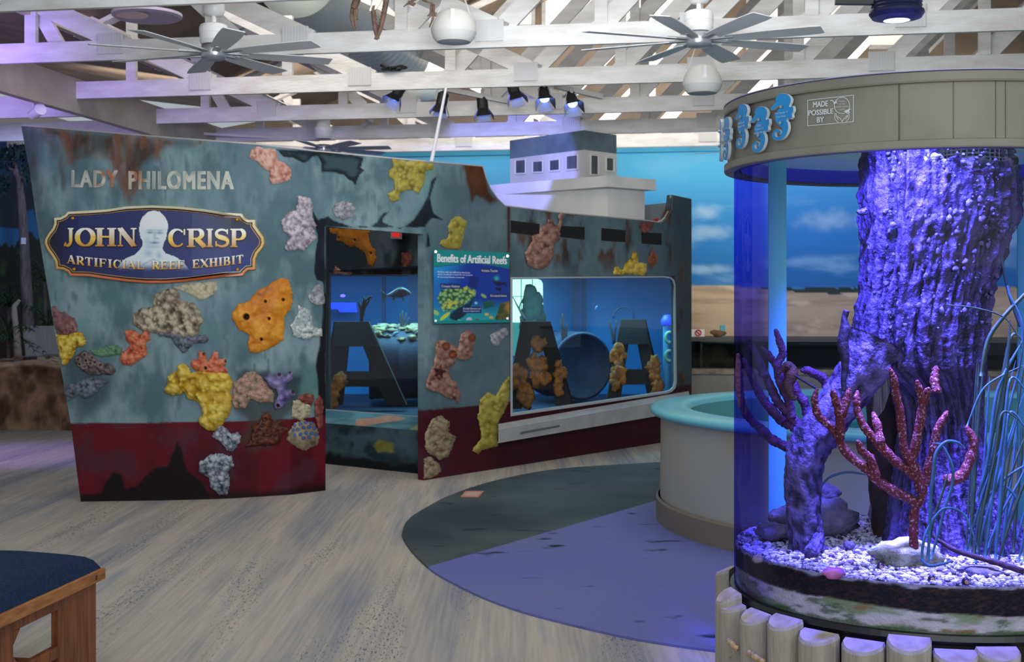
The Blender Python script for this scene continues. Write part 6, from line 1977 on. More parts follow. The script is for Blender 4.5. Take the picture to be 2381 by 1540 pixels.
for L in ([(1255, 980), (1252, 1190), (1370, 1310)], [(1270, 980), (1300, 1000), (1305, 1090), (1380, 1215)], [(1330, 1090), (1440, 1160), (1505, 1260), (1510, 1300)], [(1755, 960), (1752, 1160), (1650, 1300)], [(1700, 1040), (1700, 1110), (1620, 1200)], [(1690, 1060), (1570, 1180), (1510, 1270)], [(1715, 1000), (1740, 960)]): stroke(L, 24)
for L in ([(1055, 545), (1110, 505), (1170, 505), (1230, 580), (1270, 570), (1300, 545), (1410, 490), (1330, 545), (1310, 580), (1365, 635), (1300, 610), (1240, 650), (1190, 655), (1215, 610), (1150, 535)], [(1560, 915), (1660, 860), (1770, 820), (1880, 815), (1790, 850), (1760, 900), (1800, 945), (1760, 965), (1700, 930), (1700, 1020), (1640, 950), (1620, 930)]):
    P = np.array([pc(*q) for q in L]); eng.add(can(P[:, 0], P[:, 1], .0035), [tuple(range(len(P)))])
o = eng.build('sponsor_logo', M_eng, tank, label='white engraved frame, ring, gulls and cupped hands'); o2 = txt.build('sponsor_lettering', M_eng, tank, label='white engraved sponsor lettering')

# ---- seahorse plaques
M_sea = mat('blue_acrylic_plaque', (36, 158, 232), .25, c2=(20, 142, 218), vscale=6)
M_clear = mat('frosted_acrylic_edge', (214, 226, 234), .15, spec=.6)
M_chrome = mat('chrome_bolt', (206, 204, 200), .2, metal=.9)
hb_ = [(1180, 70), (1240, 75), (1300, 100), (1350, 150), (1372, 210), (1362, 260), (1340, 310), (1338, 350), (1370, 345), (1400, 338), (1412, 380), (1412, 430), (1385, 480), (1392, 540), (1360, 568), (1310, 545), (1287, 580), (1310, 640), (1250, 700), (1190, 690), (1150, 640), (1110, 580), (1090, 500), (1100, 430), (1140, 370), (1188, 312), (1205, 275), (1150, 290), (1090, 322), (1030, 345), (1005, 312), (1080, 240), (1112, 200), (1098, 150), (1130, 100)]
tl_ = [(1250, 630), (1272, 715), (1262, 800), (1218, 872), (1152, 900), (1086, 876), (1062, 815), (1088, 757), (1142, 744), (1180, 782), (1165, 826)]
tw_ = [126, 104, 84, 70, 62, 54, 48, 42, 36, 32, 26]
names = ['rightmost of the blue seahorse plaques, beside the engraved frame', 'blue seahorse plaque hung lower, second from the right on the canopy', 'blue seahorse plaque hung higher, third from the right on the canopy', 'blue seahorse plaque seen nearly edge on, fourth from the right', 'seahorse plaque seen fully edge on at the left rim of the canopy']
texts = [['The Family of', 'Lisa Daly'], ['NSDC', 'Chapter 19', 'Daytona Beach'], ['Dolores and', 'Robert Hill'], ['Anna', 'Lou'], []]
def alpha(px, R):
    p = cyl(px, 300, R); return math.degrees(FACE - math.atan2(p[1] - TC[1], p[0] - TC[0]))


for i, (al, yc) in enumerate(((alpha(1818, .775), 272), (alpha(1767, .775), 301), (alpha(1725, .775), 294), (alpha(1725, .775) + 12, 322), (alpha(1725, .775) + 23, 327))):
    a = FACE - math.radians(al)
    n_ = np.array([math.cos(a), math.sin(a), 0]); t__ = np.array([-n_[1], n_[0], 0])
    c = TC + n_ * .775
    c[2] = EYE - (yc - HY) / F * c[1]
    r = thing('seahorse_plaque', c, names[i], 'plaque', 'blue seahorse plaques on the canopy')

    def loc(P, o):
        P = np.asarray(P, float)
        return c + t__ * ((P[:, 0:1] - 1210) * .000268) + np.array([0, 0, 1.0]) * ((505 - P[:, 1:2]) * .00019) + n_ * o
    A, B_ = _strip(smooth_path(tl_, 4), np.interp(np.linspace(0, 1, (len(tl_) - 1) * 4 + 1), np.linspace(0, 1, len(tw_)), tw_))
    tail = np.vstack([A, B_[::-1]])
    b = MB(); b.prism(loc(offset_poly(hb_, -3.5), -.012), n_ * .012)
    A2, B2 = _strip(smooth_path(tl_, 4), np.interp(np.linspace(0, 1, (len(tl_) - 1) * 4 + 1), np.linspace(0, 1, len(tw_)), tw_) + 7)
    n__ = len(A2)
    q0 = loc(np.vstack([A2, B2]), -.0118); q1 = loc(np.vstack([A2, B2]), -.0002)
    fs = [(k, k + 1, n__ + k + 1, n__ + k) for k in range(n__ - 1)]
    b.add(np.vstack([q0, q1]), fs + [tuple(v + 2 * n__ for v in f) for f in fs] + [(k, k + 1, 2 * n__ + k + 1, 2 * n__ + k) for k in range(n__ - 1)] + [(n__ + k, n__ + k + 1, 3 * n__ + k + 1, 3 * n__ + k) for k in range(n__ - 1)])
    b.build('acrylic_body', M_clear, r)
    b = MB(); b.add(loc(hb_, .001), [tuple(range(len(hb_)))])
    b.add(loc(np.vstack([A, B_]), .0014), fs)
    b.build('blue_face', M_sea, r)
    for q in ((1215, 320), (1205, 615)):
        p = loc(np.array([q]), 0)[0]; b = MB(); b.tube([p - n_ * .032, p + n_ * .008], .0055, 12); b.build('standoff_bolt', M_chrome, r, smooth=False)
    if texts[i]:
        b = MB(); h0 = 410
        for L in texts[i]:
            V, Fc = text2d(L)
            w_ = 18 * len(L) if len(L) > 6 else 90
            Q = np.c_[1205 - w_ / 2 + V[:, 0] * w_, h0 + 44 - 44 * V[:, 1]]
            b.add(loc(Q, .0022), Fc); h0 += 68
        b.build('plaque_text', M_eng, r)

# ---- palisade of half logs round the base
M_log = mat('grey_painted_log', (178, 172, 156), .6, c2=(150, 142, 128), vscale=4, stretch=(6, 6, 1), bump=.35, bscale=10)
M_cut = mat('grey_cut_end', (200, 192, 174), .65, c2=(164, 148, 126), vscale=12)
ordn = ['first', 'second', 'third', 'fourth', 'fifth', 'sixth', 'seventh', 'eighth', 'ninth', 'tenth', 'eleventh', 'twelfth', 'thirteenth']
posts = [(98, .5, .125), (87, .50, .135), (75.5, .488, .14), (64.0, .480, .14), (52.5, .478, .14), (41, .488, .14)]
for px, py in ((1893, 1473), (2001, 1495), (2112, 1487), (2226, 1519), (2329, 1513)):
    p = cyl(px, py, .8); posts.append((math.degrees(FACE - math.atan2(p[1] - TC[1], p[0] - TC[0])), p[2], .145))
posts += [(-33, .47, .145), (-44, .48, .145)]
posts[1:6] = []
for px, py in ((1683, 1374), (1692, 1402), (1744, 1424), (1813, 1438)):
    p = cyl(max(px, 1668), py, .8); posts.insert(-7, (math.degrees(FACE - math.atan2(p[1] - TC[1], p[0] - TC[0])), p[2], .135))
posts = sorted(posts, key=lambda t: -t[0])
for i, (al, zt_p, w_) in enumerate(posts):
    a = FACE - math.radians(al)
    n_ = np.array([math.cos(a), math.sin(a), 0]); t__ = np.array([-n_[1], n_[0], 0])
    c = TC + n_ * .752
    hs = w_ / 2 * .985; m = 11
    rng = np.random.RandomState(60 + i)
    tq = np.linspace(-1, 1, m)
    out = np.sqrt(np.clip(1 - (tq * .97) ** 2, 0, 1)) * hs * 1.0
    prof = [(tq[k] * hs, .012 + out[k]) for k in range(m)]
    prof = [(-hs, 0)] + prof + [(hs, 0)]
    r = thing('log_post', c, 'grey half-log post of the tank palisade, %s from the left' % ordn[i], 'post', 'half-log posts round the tank base')
    b = MB(); K = len(prof); v = []
    tilt_ = .02 + .02 * rng.rand()
    for s_, (sc_, zz_) in enumerate(((1, 0), (1, zt_p - .012), (.93, zt_p))):
        for x, y in prof:
            zq = zz_ - (tilt_ * max(0, y - .01) / (hs) if s_ else 0)
            v.append(c + t__ * x * sc_ + n_ * (y * sc_ if s_ == 2 else y) + np.array([0, 0, zq]))
    f = [tuple(range(K))]
    for s_ in range(2):
        for k in range(K): f.append((s_ * K + k, s_ * K + (k + 1) % K, (s_ + 1) * K + (k + 1) % K, (s_ + 1) * K + k))
    b.add(v, f); b.build('log_body', M_log, r)
    b = MB(); b.add(v[2 * K:], [tuple(range(K))]); b.build('cut_top', M_cut, r)
# rope threaded through the logs
b = MB()
for (px, py, dx, dy) in ((1704, 1499, 9, 10), (1758, 1529, 18, 11)):
    for k in range(2):
        P = []
        for t in np.linspace(-1, 1, 16):
            p = cyl(px + dx * t + 2.2 * math.sin(t * 7 + k * math.pi), py + dy * t + 2.2 * math.cos(t * 7 + k * math.pi), .835 + .008 * (1 - t * t)); P.append(p)
        b.tube(P, .0085, 8)
b.tube([cyl(1707, 1507, .842), cyl(1705, 1518, .845), cyl(1697, 1531, .842)], .0025, 6)
b.build('rope', mat('natural_rope', (206, 178, 136), .9, c2=(160, 132, 92), vscale=60), smooth=True, label='natural fibre rope threaded through the left log posts of the palisade', cat='rope')

# ================================================================== TRUNK AND LIFE IN THE TANK
Lx = interp([(330, 2008), (450, 2004), (560, 2006), (620, 2003), (680, 1996), (740, 1985), (800, 1980), (850, 1990), (890, 2040), (920, 2074), (1000, 2086), (1100, 2076), (1200, 2064), (1300, 2046)])
Rx = interp([(330, 2345), (400, 2355), (460, 2362), (500, 2358), (540, 2345), (570, 2327), (600, 2322), (660, 2308), (700, 2297), (760, 2292), (850, 2288), (950, 2284), (1000, 2286), (1050, 2292), (1100, 2312), (1180, 2346), (1250, 2385), (1300, 2402)])
DT = 5.02
th = np.linspace(0, 2 * math.pi, 241)[:-1][None, :]
nr = 230
tv = np.linspace(0, 1, nr)[:, None]
ybot = 1300.0
yrim = interp([(1980, 333), (2135, 340), (2150, 372), (2180, 362), (2205, 392), (2228, 394), (2258, 374), (2285, 374), (2305, 398), (2322, 410), (2340, 380), (2352, 372), (2380, 400)])
xm = 2180 + 170 * np.cos(th)
front = sstep(.1, -.35, np.sin(th))
yt_ = 322 + (700 - (700 - yrim(xm)) * 4.79 / DT - 322) * front
yy = ybot + (yt_ - ybot) * tv
cx_ = (Lx(yy) + Rx(yy)) / 2; hw = (Rx(yy) - Lx(yy)) / 2
zc = EYE - (yy - HY) / F * DT
ca, sa = np.cos(th), np.sin(th)
sg_ = lambda v, p: np.sign(v) * np.abs(v) ** p
g1 = fbm(th * 9 + fbm(th * 3, zc * 2, 2) * 1.2 + 0 * zc, zc * 1.6, 3, 4)
# periodic blend at the seam (back of the trunk)
g2 = fbm(th * 20 + 1.2 * fbm(th * 4, zc * 3, 8, 3) + 0 * zc, zc * 7, 13, 5); g3 = fbm(th * 46 + 0 * zc, zc * 40, 23, 4)
wl = worley(th * 7 + 0 * zc, zc * 11, 33)
k_ = DT / F
lump = np.clip(1 - wl / .7, 0, 1) * sstep(1.15, 1.9, zc)
disp = .05 * (g1 - .55) + .034 * (g2 - .5) + .018 * (g3 - .5) + .02 * lump
hwm = hw * k_
rx_ = hwm + disp - .012
ry_ = np.clip(hwm * .86, .1, .25) + disp
Xt = (cx_ - CX) * k_ + sg_(ca, .9) * rx_
Yt = DT + sg_(sa, .9) * ry_
P = np.stack([Xt, Yt + 0 * zc, zc], -1)
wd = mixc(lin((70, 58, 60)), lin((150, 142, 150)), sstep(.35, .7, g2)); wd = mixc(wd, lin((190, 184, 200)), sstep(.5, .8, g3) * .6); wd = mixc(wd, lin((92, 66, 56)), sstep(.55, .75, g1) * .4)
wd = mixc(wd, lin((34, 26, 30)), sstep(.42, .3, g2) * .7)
f = []
n = th.size
for i in range(nr - 1):
    for k in range(n):
        f.append((i * n + k, i * n + (k + 1) % n, (i + 1) * n + (k + 1) % n, (i + 1) * n + k))
M_wood = vcmat('crusted_driftwood', .55, bump=.9, bscale=46, spec=.5)
trunk = thing('tree_stump', TC + np.array([0, 0, GZ]), 'huge crusted hollow tree trunk standing in the blue lit cylinder tank', 'tree trunk')
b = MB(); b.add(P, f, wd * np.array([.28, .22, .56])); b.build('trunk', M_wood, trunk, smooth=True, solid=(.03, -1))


def limb(name, pts, rad, d, seed, parent, m=M_wood, n=26, step=10, rough=.25):
    Q = smooth_path([at(x, y, d + (q[2] if len(q) > 2 else 0)) for q in pts for x, y in [q[:2]]], step)
    R = np.interp(np.linspace(0, 1, len(Q)), np.linspace(0, 1, len(rad)), rad) * d / F
    T = np.gradient(Q, axis=0); T /= np.linalg.norm(T, axis=1)[:, None]
    u = np.array([0, 1.0, 0]); v = []; c = []
    for i in range(len(Q)):
        s_ = np.cross(T[i], u); s_ /= np.linalg.norm(s_); w_ = np.cross(s_, T[i])
        a = np.arange(n) * 2 * math.pi / n
        nn = fbm(np.cos(a) * 3 + 20, np.sin(a) * 3 + i * .05, seed, 3); n2 = fbm(np.cos(a) * 9 + 20, np.sin(a) * 9 + i * .3, seed + 3, 3)
        rr = R[i] * (1 + rough * 2.2 * (nn - .5) + rough * 1.2 * (n2 - .5))
        v.append(Q[i] + np.cos(a)[:, None] * s_ * rr[:, None] + np.sin(a)[:, None] * w_ * rr[:, None])
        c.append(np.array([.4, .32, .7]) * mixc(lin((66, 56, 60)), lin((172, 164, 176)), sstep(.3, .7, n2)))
    b = MB(); m_ = len(Q)
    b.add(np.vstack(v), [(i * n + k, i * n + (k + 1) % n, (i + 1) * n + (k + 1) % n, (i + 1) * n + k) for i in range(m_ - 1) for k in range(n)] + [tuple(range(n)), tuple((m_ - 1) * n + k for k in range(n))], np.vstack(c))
    return b.build(name, m, parent, smooth=True)


limb('root', [(2040, 790), (2010, 850), (1972, 910), (1925, 972), (1888, 1020), (1868, 1065), (1862, 1120), (1866, 1180), (1872, 1240), (1878, 1290)], [66, 58, 48, 46, 46, 44, 40, 38, 36, 40], 4.9, 5, trunk)
limb('root_spur', [(1905, 1250, -.05), (1896, 1270, -.1), (1884, 1290, -.16)], [14, 15, 16], 4.9, 7, trunk)
limb('inner_column', [(2050, 850), (2052, 950), (2062, 1080), (2075, 1180), (2085, 1260)], [30, 34, 40, 44, 50], 5.2, 9, trunk, m=mat('dark_brown_wood', (70, 48, 40), .8, c2=(44, 30, 28), vscale=8, bump=.5))
limb('side_knob', [(2352, 470), (2356, 440), (2350, 415), (2362, 395), (2370, 385)], [16, 13, 11, 9, 6], 4.95, 11, trunk)
limb('side_knob', [(2015, 490), (2002, 494), (1992, 490)], [8, 8, 3], 4.9, 12, trunk)
b = MB(); q = np.array([(2030, 885), (2058, 868), (2068, 862), (2068, 915), (2056, 952), (2030, 985)], float); b.prism(at(q[:, 0], q[:, 1], 4.86), (0, .02, 0))
b.build('broken_slab', mat('pale_split_wood', (120, 112, 108), .7, c2=(60, 54, 52), vscale=8, stretch=(20, 20, 1)), trunk)
# bark chips and lumps on the trunk
b = MB(); rng = np.random.RandomState(4)
for k in range(420):
    x = 2010 + 340 * rng.rand(); y = 345 + 420 * rng.rand() ** 1.6
    cxq, hq = (Lx(y) + Rx(y)) / 2, (Rx(y) - Lx(y)) / 2
    t = (x - cxq) / hq
    if abs(t) > .93: continue
    p = at(x, y, DT); p[1] = DT - math.sqrt(max(0, 1 - t * t)) ** .9 * (min(.25, hq * k_ * .86) + .012)
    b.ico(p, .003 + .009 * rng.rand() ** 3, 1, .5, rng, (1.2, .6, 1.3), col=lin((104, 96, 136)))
b.build('crust', M_wood, trunk, smooth=True, label='pale crusty growth')
# crusted rim painted pale as if lit, near-black sheet for shade in the hollow
rx2 = np.linspace(2150, 2352, 60)
Pr = []
for x in rx2:
    y = float(yrim(x)); t = (x - 2180) / 172.0
    Pr.append(at(x, y + 3, DT - .25 * math.sqrt(max(.02, 1 - t * t)) ** .9 + .015))
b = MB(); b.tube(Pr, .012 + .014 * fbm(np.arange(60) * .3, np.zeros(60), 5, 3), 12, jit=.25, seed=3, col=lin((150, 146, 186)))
b.build('lit_rim_crust', M_wood, trunk, smooth=True, label='crusted rim of the hollow, painted pale as a lit edge')
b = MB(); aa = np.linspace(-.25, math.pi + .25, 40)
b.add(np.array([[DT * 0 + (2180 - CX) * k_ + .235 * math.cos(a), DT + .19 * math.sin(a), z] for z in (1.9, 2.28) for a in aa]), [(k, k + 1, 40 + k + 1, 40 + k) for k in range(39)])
b.build('hollow_shade', mat('hollow_shade_black', (14, 12, 30), .9), trunk)
# wire basket in the hollow top
bk = thing('wire_basket', at(2262, 380, 5.0), 'dark wire mesh basket set in the hollow top of the trunk', 'basket')
M_wire = mat('wire', (206, 202, 236), .35, metal=.4)
kz = 5.0 / F
b = MB()
cc_ = at(2262, 700, 5.0)
for y in np.arange(328, 424, 9.0):
    P = [np.array([cc_[0] + 74 * kz * math.cos(a), 5.0 + 74 * kz * math.sin(a), EYE - (y - HY) / F * 5.0]) for a in np.linspace(0, 2 * math.pi, 32)]
    b.tube(P, .0022, 5)
b.build('hoop_wires', M_wire, bk)
b = MB()
for a in np.linspace(0, 2 * math.pi, 37)[:-1]:
    b.tube([np.array([cc_[0] + 74 * kz * math.cos(a), 5.0 + 74 * kz * math.sin(a), EYE - (y - HY) / F * 5.0]) for y in (326, 424)], .0022, 5)
b.build('upright_wires', M_wire, bk)

# corals
M_red = mat('red_coral', (112, 34, 26), .7, c2=(206, 160, 160), vscale=110, lo=.56, hi=.68, bump=.6, bscale=120)
M_pur = mat('purple_coral', (66, 28, 74), .7, c2=(112, 66, 110), vscale=40, bump=.8, bscale=90)


def coral(name, label, paths, d, r0, m, seed):
    r = thing(name, paths[0] and at(paths[0][0][0], paths[0][0][1], d), label, 'coral')
    rng = np.random.RandomState(seed)
    for i, L in enumerate(paths):
        dz = .05 * (rng.rand() - .5) * 2
        nP = len(L)
        Q = smooth_path([at(x, y, d + dz * (j / max(1, nP - 1))) for j, (x, y) in enumerate(L)], 7)
        w = r0 * np.interp(np.linspace(0, 1, len(Q)), [0, .5, .9, 1], [1.15, 1.0, .8, .45])
        w = w * (1 + .16 * (fbm(np.arange(len(Q)) * .5, np.zeros(len(Q)), seed + i, 2) - .5) * 2)
        b = MB(); b.tube(Q, w, 12, jit=.12, seed=seed + i); b.ico(Q[-1], w[-1] * 1.02, 2)
        b.build('stem' if i == 0 else 'branch', m, r, smooth=True)
    return r


coral('branching_coral', 'rusty red branching coral standing in front of the trunk', [
    [(2127, 1290), (2124, 1240), (2126, 1190)] + t2([(1420, 1480), (1440, 1400), (1440, 1340)]),
    t2([(1400, 1530), (1340, 1480), (1220, 1420), (1100, 1340), (1040, 1270), (940, 1200), (860, 1110), (830, 1040), (780, 970), (700, 900), (670, 840), (660, 760), (675, 700)]),
    t2([(840, 1050), (842, 920), (830, 840), (805, 760), (790, 710)]), t2([(838, 900), (880, 800), (905, 700)]),
    t2([(1400, 1340), (1330, 1280), (1230, 1200), (1130, 1100), (1080, 1040), (1010, 960), (970, 860), (960, 780), (965, 715)]),
    t2([(1130, 1090), (1110, 960), (1080, 870)]), t2([(1100, 1330), (1060, 1200), (1000, 1140), (970, 1070)]),
    t2([(1420, 1420), (1390, 1290), (1340, 1200), (1300, 1120), (1280, 960), (1270, 840), (1240, 720), (1230, 630), (1200, 550)]),
    t2([(1340, 1200), (1370, 1150), (1390, 1050), (1420, 900), (1430, 780), (1410, 700), (1395, 640)]),
    t2([(1440, 1380), (1480, 1250), (1510, 1150), (1530, 1010), (1560, 940), (1605, 860)]), t2([(1430, 800), (1455, 740), (1475, 690)])], 4.6, .0155, M_red, 3)
coral('branching_coral', 'short red coral finger poking up behind the tall red coral', [t2([(1535, 720), (1518, 640), (1522, 580), (1530, 540)])], 4.75, .016, M_red, 13)
coral('branching_coral', 'curved red coral branch at the right, low beside the trunk foot', [t2([(1590, 1350), (1690, 1330), (1755, 1240), (1790, 1130), (1790, 1050), (1752, 970)])], 4.62, .018, M_red, 23)
coral('branching_coral', 'purple branching coral growing from the left root', [
    t2([(560, 1150), (520, 1130), (430, 1095), (350, 1050), (300, 1000), (220, 930), (160, 850), (130, 750), (120, 640), (115, 560), (112, 450)]),
    t2([(590, 1010), (480, 880), (400, 790), (350, 690), (310, 600), (285, 540), (240, 440), (190, 350)]),
    t2([(490, 900), (480, 790), (440, 700), (410, 620), (392, 520), (430, 440), (412, 360), (382, 275)]),
    t2([(600, 960), (610, 880), (580, 780), (540, 730), (510, 660), (470, 590), (385, 520), (330, 450), (285, 400)]),
    t2([(760, 710), (720, 620), (650, 580), (610, 560), (570, 560)]),
    t2([(430, 930), (370, 860), (300, 780), (240, 680), (200, 580), (150, 480)]),
    t2([(560, 1020), (500, 960), (430, 930), (380, 860)]), t2([(300, 600), (270, 520), (255, 460)])], 4.97, .017, M_pur, 5)
# animals and odds in the water
r = thing('seahorse', at(1833, 850, 4.9), 'brown live seahorse clinging beside the purple coral', 'seahorse')
M_sh = mat('brown_seahorse', (96, 56, 34), .6, c2=(60, 36, 30), vscale=30, bump=.4, bscale=160)
Q = smooth_path([at(x, y, 4.9) for x, y in t2([(395, 585), (425, 560), (455, 535), (480, 530), (495, 560), (488, 610), (470, 660), (480, 720), (510, 760), (535, 745)])], 6)
b = MB(); b.tube(Q, np.interp(np.linspace(0, 1, len(Q)), [0, .1, .25, .35, .5, .7, 1], [.006, .008, .021, .017, .026, .02, .005]), 14); b.build('body', M_sh, r, smooth=True)
b = MB(); b.ico(at(*t2([(458, 535)])[0], 4.875), .005, 2); b.build('eye', mat('black_eye', (10, 10, 12), .2), r, smooth=True)
b = MB(); q = np.array(t2([(500, 560), (520, 580), (515, 620), (490, 630)])); b.prism(at(q[:, 0], q[:, 1], 4.9), (0, .004, 0)); b.build('fin', M_sh, r)
b = MB(); b.tube(smooth_path([at(x, y, 4.88) for x, y in t2([(515, 595), (590, 640), (680, 695)])], 5), .005, 8); b.build('twig', mat('dark_twig', (34, 30, 34), .7), label='thin dark twig slanting behind the seahorse', cat='twig', smooth=True)
Q = smooth_path([at(x, y, 4.78) for x, y in t2([(890, 130), (872, 190), (878, 260), (862, 360), (872, 440), (878, 540), (868, 620), (868, 710)])], 5)
b = MB(); b.tube(Q, np.interp(np.linspace(0, 1, len(Q)), [0, .15, .3, .5, .7, 1], [.012, .011, .02, .021, .014, .008]), 12, jit=.1); b.build('pipefish', mat('dark_violet_skin', (44, 30, 52), .6, bump=.4), smooth=True, label='dark upright pipefish beside the trunk fork', cat='fish')

M_rockp = mat('purple_crusted_rock', (92, 84, 104), .8, c2=(140, 128, 150), vscale=16, bump=.9, bscale=40)
M_live = mat('pale_live_rock', (222, 222, 176), .8, c2=(150, 146, 116), vscale=22, bump=.9, bscale=60)


def rock(name, label, px, py, d, w_, h_, dp, m, seed, jit=.2, n=3):
    c = at(px, py, d); c[2] = max(GZ - .01 + h_ * .8, c[2])
    b = MB(); V, Fc = ICO[3]
    q = V * np.array([w_, dp, h_])
    nn = fbm(V[:, 0] * 2.4 + 9 + seed, V[:, 2] * 2.4 + V[:, 1] * 1.7 + 9, seed, 4)
    q = q * (1 + 2.2 * jit * (nn - .5))[:, None]
    b.add(q + c, Fc); return b.build(name, m, smooth=True, label=label, cat='rock')


rock('live_rock', 'pale yellowish live rock under the red coral', 2112, 1290, 4.66, .125, .055, .09, M_live, 3, .35)
rock('reef_rock', 'dark lumpy rock behind the left root', 1928, 1205, 5.25, .1, .09, .1, M_rockp, 5, .4)
rock('reef_rock', 'small dark knob of rock on top of the lump behind the left root', 1925, 1150, 5.3, .05, .04, .05, M_rockp, 6, .4)
rock('reef_rock', 'grey rock at the left wall of the tank, beside the left root foot', 1800, 1238, 5.1, .085, .035, .07, M_rockp, 7, .4)
rock('reef_rock', 'upper grey rock leaning behind the left root foot', 1822, 1206, 5.2, .06, .05, .06, M_rockp, 8, .4)
rock('reef_rock', 'upright purple crusted rock between the trunk and the left root', 2052, 1205, 5.35, .05, .09, .05, M_rockp, 9, .4)
rock('reef_rock', 'flat blue grey rock lying in the gravel at right', 2282, 1330, 4.5, .085, .02, .06, M_rockp, 10, .4)
rock('pink_pebble', 'pink violet pebble in the gravel at the front of the tank', 1938, 1333, 4.44, .04, .02, .03, mat('pink_stone', (196, 110, 176), .6, c2=(150, 84, 150), vscale=20), 11, .3)
rock('pebble', 'dark purple pebble in the gravel at the left front', 1762, 1300, 4.68, .02, .016, .02, M_rockp, 12, .3)
rock('pebble', 'violet pebble lying in the gravel right of the left root foot', 1975, 1268, 4.9, .022, .016, .02, M_rockp, 13, .3)
for i, (px, py) in enumerate(((2047, 1327), (2166, 1356), (2245, 1362))):
    c = at(px, py, .955 * F / (py - HY)); c[2] = GZ + .014
    r = thing('snail', c, ['little dark ringed snail shell left of the live rock foot', 'little ringed snail shell at the front glass, middle of three', 'little ringed snail shell at the front glass, right one'][i], 'snail', 'snails on the gravel')
    b = MB(); b.lathe([(0, .014), (.006, .012), (.012, .004), (.014, -.006), (.01, -.012), (0, -.012)], c, 16); b.build('shell', mat('dark_shell', (40, 30, 32), .4), r, smooth=True)
    b = MB(); b.tube([c + np.array([0, -.012, 0]), c + np.array([0, -.016, 0])], .007, 12); b.build('foot', mat('beige_foot', (190, 150, 120), .6), r)
Q = smooth_path([at(x, y, d) for (x, y), d in zip(t3([(1635, 370), (1700, 470), (1800, 540), (1900, 590), (2100, 650), (2381, 735)]), (4.6, 4.58, 4.55, 4.5, 4.48, 4.45))], 6)
b = MB(); b.tube(Q, np.linspace(.006, .011, len(Q)), 10, jit=.15); b.build('twig', mat('dark_red_twig', (54, 26, 30), .7, bump=.4), smooth=True, label='long dark reddish twig lying over the gravel at right', cat='twig')

# sea grass
M_blade = mat('blue_green_blade', (70, 124, 140), .5, c2=(50, 90, 92), vscale=14)
M_bladed = mat('dark_green_blade', (40, 66, 48), .6, c2=(60, 92, 52), vscale=14)


def blade(L, d, w, m, parent, d2=None):
    Q = smooth_path([at(x, y, d + ((d2 or d) - d) * j / (len(L) - 1)) for j, (x, y) in enumerate(L)], 7)
    T = np.gradient(Q, axis=0); T /= np.linalg.norm(T, axis=1)[:, None]
    ww = w * np.interp(np.linspace(0, 1, len(Q)), [0, .3, .85, 1], [.7, 1, .8, .2])
    v = []
    for i in range(len(Q)):
        s_ = np.cross(T[i], (.25, 1, .1)); s_ /= np.linalg.norm(s_) + 1e-9
        v += [Q[i] - s_ * ww[i], Q[i] + s_ * ww[i], Q[i] + s_ * ww[i] * .9 + np.array([0, .0016, 0]), Q[i] - s_ * ww[i] * .9 + np.array([0, .0016, 0])]
    f = [(i * 4 + k, i * 4 + (k + 1) % 4, i * 4 + 4 + (k + 1) % 4, i * 4 + 4 + k) for i in range(len(Q) - 1) for k in range(4)] + [(0, 1, 2, 3)]
    b = MB(); b.add(v, f); return b.build('blade', m, parent, smooth=True)


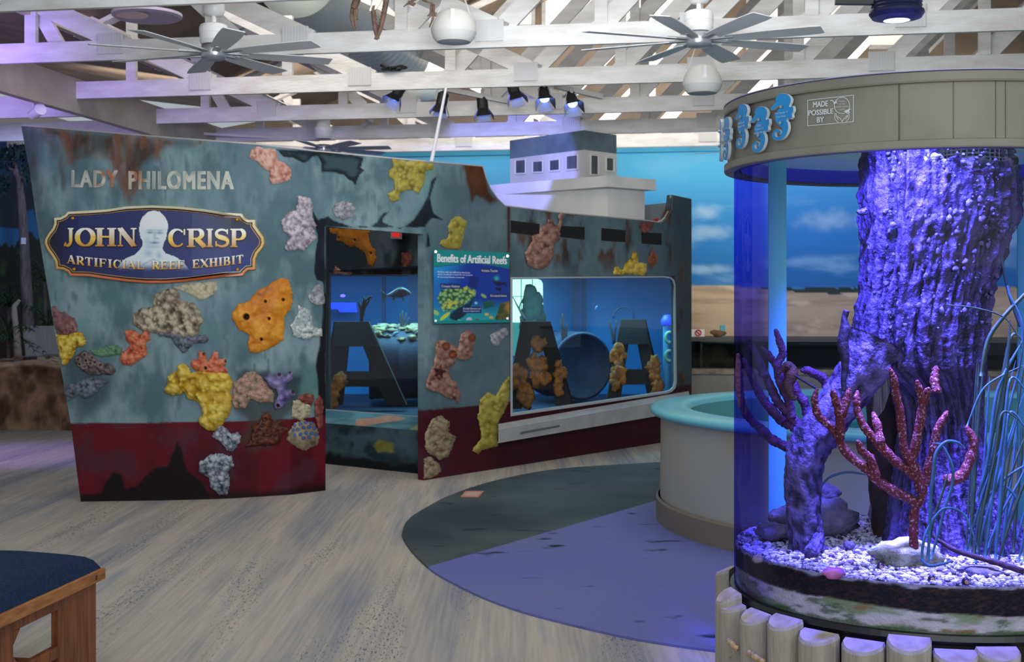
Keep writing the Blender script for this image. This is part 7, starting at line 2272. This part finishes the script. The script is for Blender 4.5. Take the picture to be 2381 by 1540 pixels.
g = thing('sea_grass', at(2165, 1310, 4.5), 'arching blue sea grass tuft just right of the red coral stem', 'sea grass')
blade([(2158, 1308)] + t2([(1490, 1500), (1510, 1300), (1530, 1150), (1600, 1072), (1680, 1075), (1740, 1120)]), 4.5, .0065, M_blade, g)
blade([(2165, 1300)] + t2([(1600, 1520), (1640, 1400), (1650, 1280), (1620, 1180), (1565, 1095), (1500, 1080)]), 4.52, .0055, M_blade, g)
blade([(2175, 1318), (2150, 1312), (2144, 1285), (2155, 1235), (2185, 1190), (2210, 1182), (2240, 1195), (2258, 1230), (2275, 1280)], 4.5, .005, M_blade, g)
blade([(2140, 1300), (2160, 1316), (2190, 1312), (2215, 1305)], 4.47, .006, M_blade, g)
blade([(2155, 1300), (2168, 1220), (2190, 1150), (2205, 1100)], 4.55, .005, M_bladed, g)
g = thing('sea_grass', at(1905, 1130, 5.05), 'single pale grass blade arching from behind the left root', 'sea grass')
blade(t2([(700, 1400), (760, 1330), (850, 1295), (930, 1290), (1040, 1310)]), 5.1, .005, M_blade, g)
g = thing('sea_grass', at(2320, 1290, 4.75), 'tall clump of long sea grass at the right edge of the tank', 'sea grass')
rng = np.random.RandomState(8)
for i in range(26):
    x0 = 2215 + 175 * rng.rand(); y0 = 1275 + 35 * rng.rand()
    tx_ = x0 + 20 + 90 * rng.rand(); ty_ = 760 + 330 * rng.rand()
    bend = 40 * (rng.rand() - .3)
    d = 4.55 + .3 * rng.rand()
    L = [(x0, y0), (x0 + (tx_ - x0) * .3 + bend * .3, y0 + (ty_ - y0) * .35), (x0 + (tx_ - x0) * .7 + bend * .4, y0 + (ty_ - y0) * .7), (tx_ + bend, ty_)]
    if rng.rand() < .3: L.append((tx_ + bend + 40, ty_ + 60 * rng.rand()))
    blade(L, d, .0035 + .004 * rng.rand(), M_blade if rng.rand() < .6 else M_bladed, g)
for L, w in ((t2([(1850, 600), (1900, 350), (2000, 190), (2159, 20), (2230, -60)]), .008), (t2([(2040, -60), (2060, 30), (2130, 180), (2150, 330), (2120, 560), (2060, 800), (2010, 1100), (1960, 1500)]), .005), (t2([(1600, 90), (1800, 110), (2000, 170), (2090, 270), (2150, 420)]), .003), (t2([(1880, 1540), (1930, 1250), (1990, 900), (2040, 500), (2060, 200)]), .008), (t2([(1820, 1500), (1900, 1200), (1950, 800), (2010, 600), (2159, 330)]), .007), (t2([(1750, 960), (1850, 720), (1960, 620), (2159, 520)]), .004), (t2([(1950, 1420), (2000, 1380), (2080, 1440), (2130, 1540)]), .005), (t2([(1900, 1460), (2030, 1330), (2159, 1240)]), .005)):
    blade(L, 4.62, w, M_bladed if w in (.008, .003) else M_blade, g)
b = MB(); b.tube(smooth_path([at(x, y, 4.9) for x, y in ((2321, 566), (2332, 620), (2348, 690), (2372, 760))], 6), .006, 8); b.build('root_strand', mat('blue_strand', (60, 90, 130), .6), trunk, smooth=True)
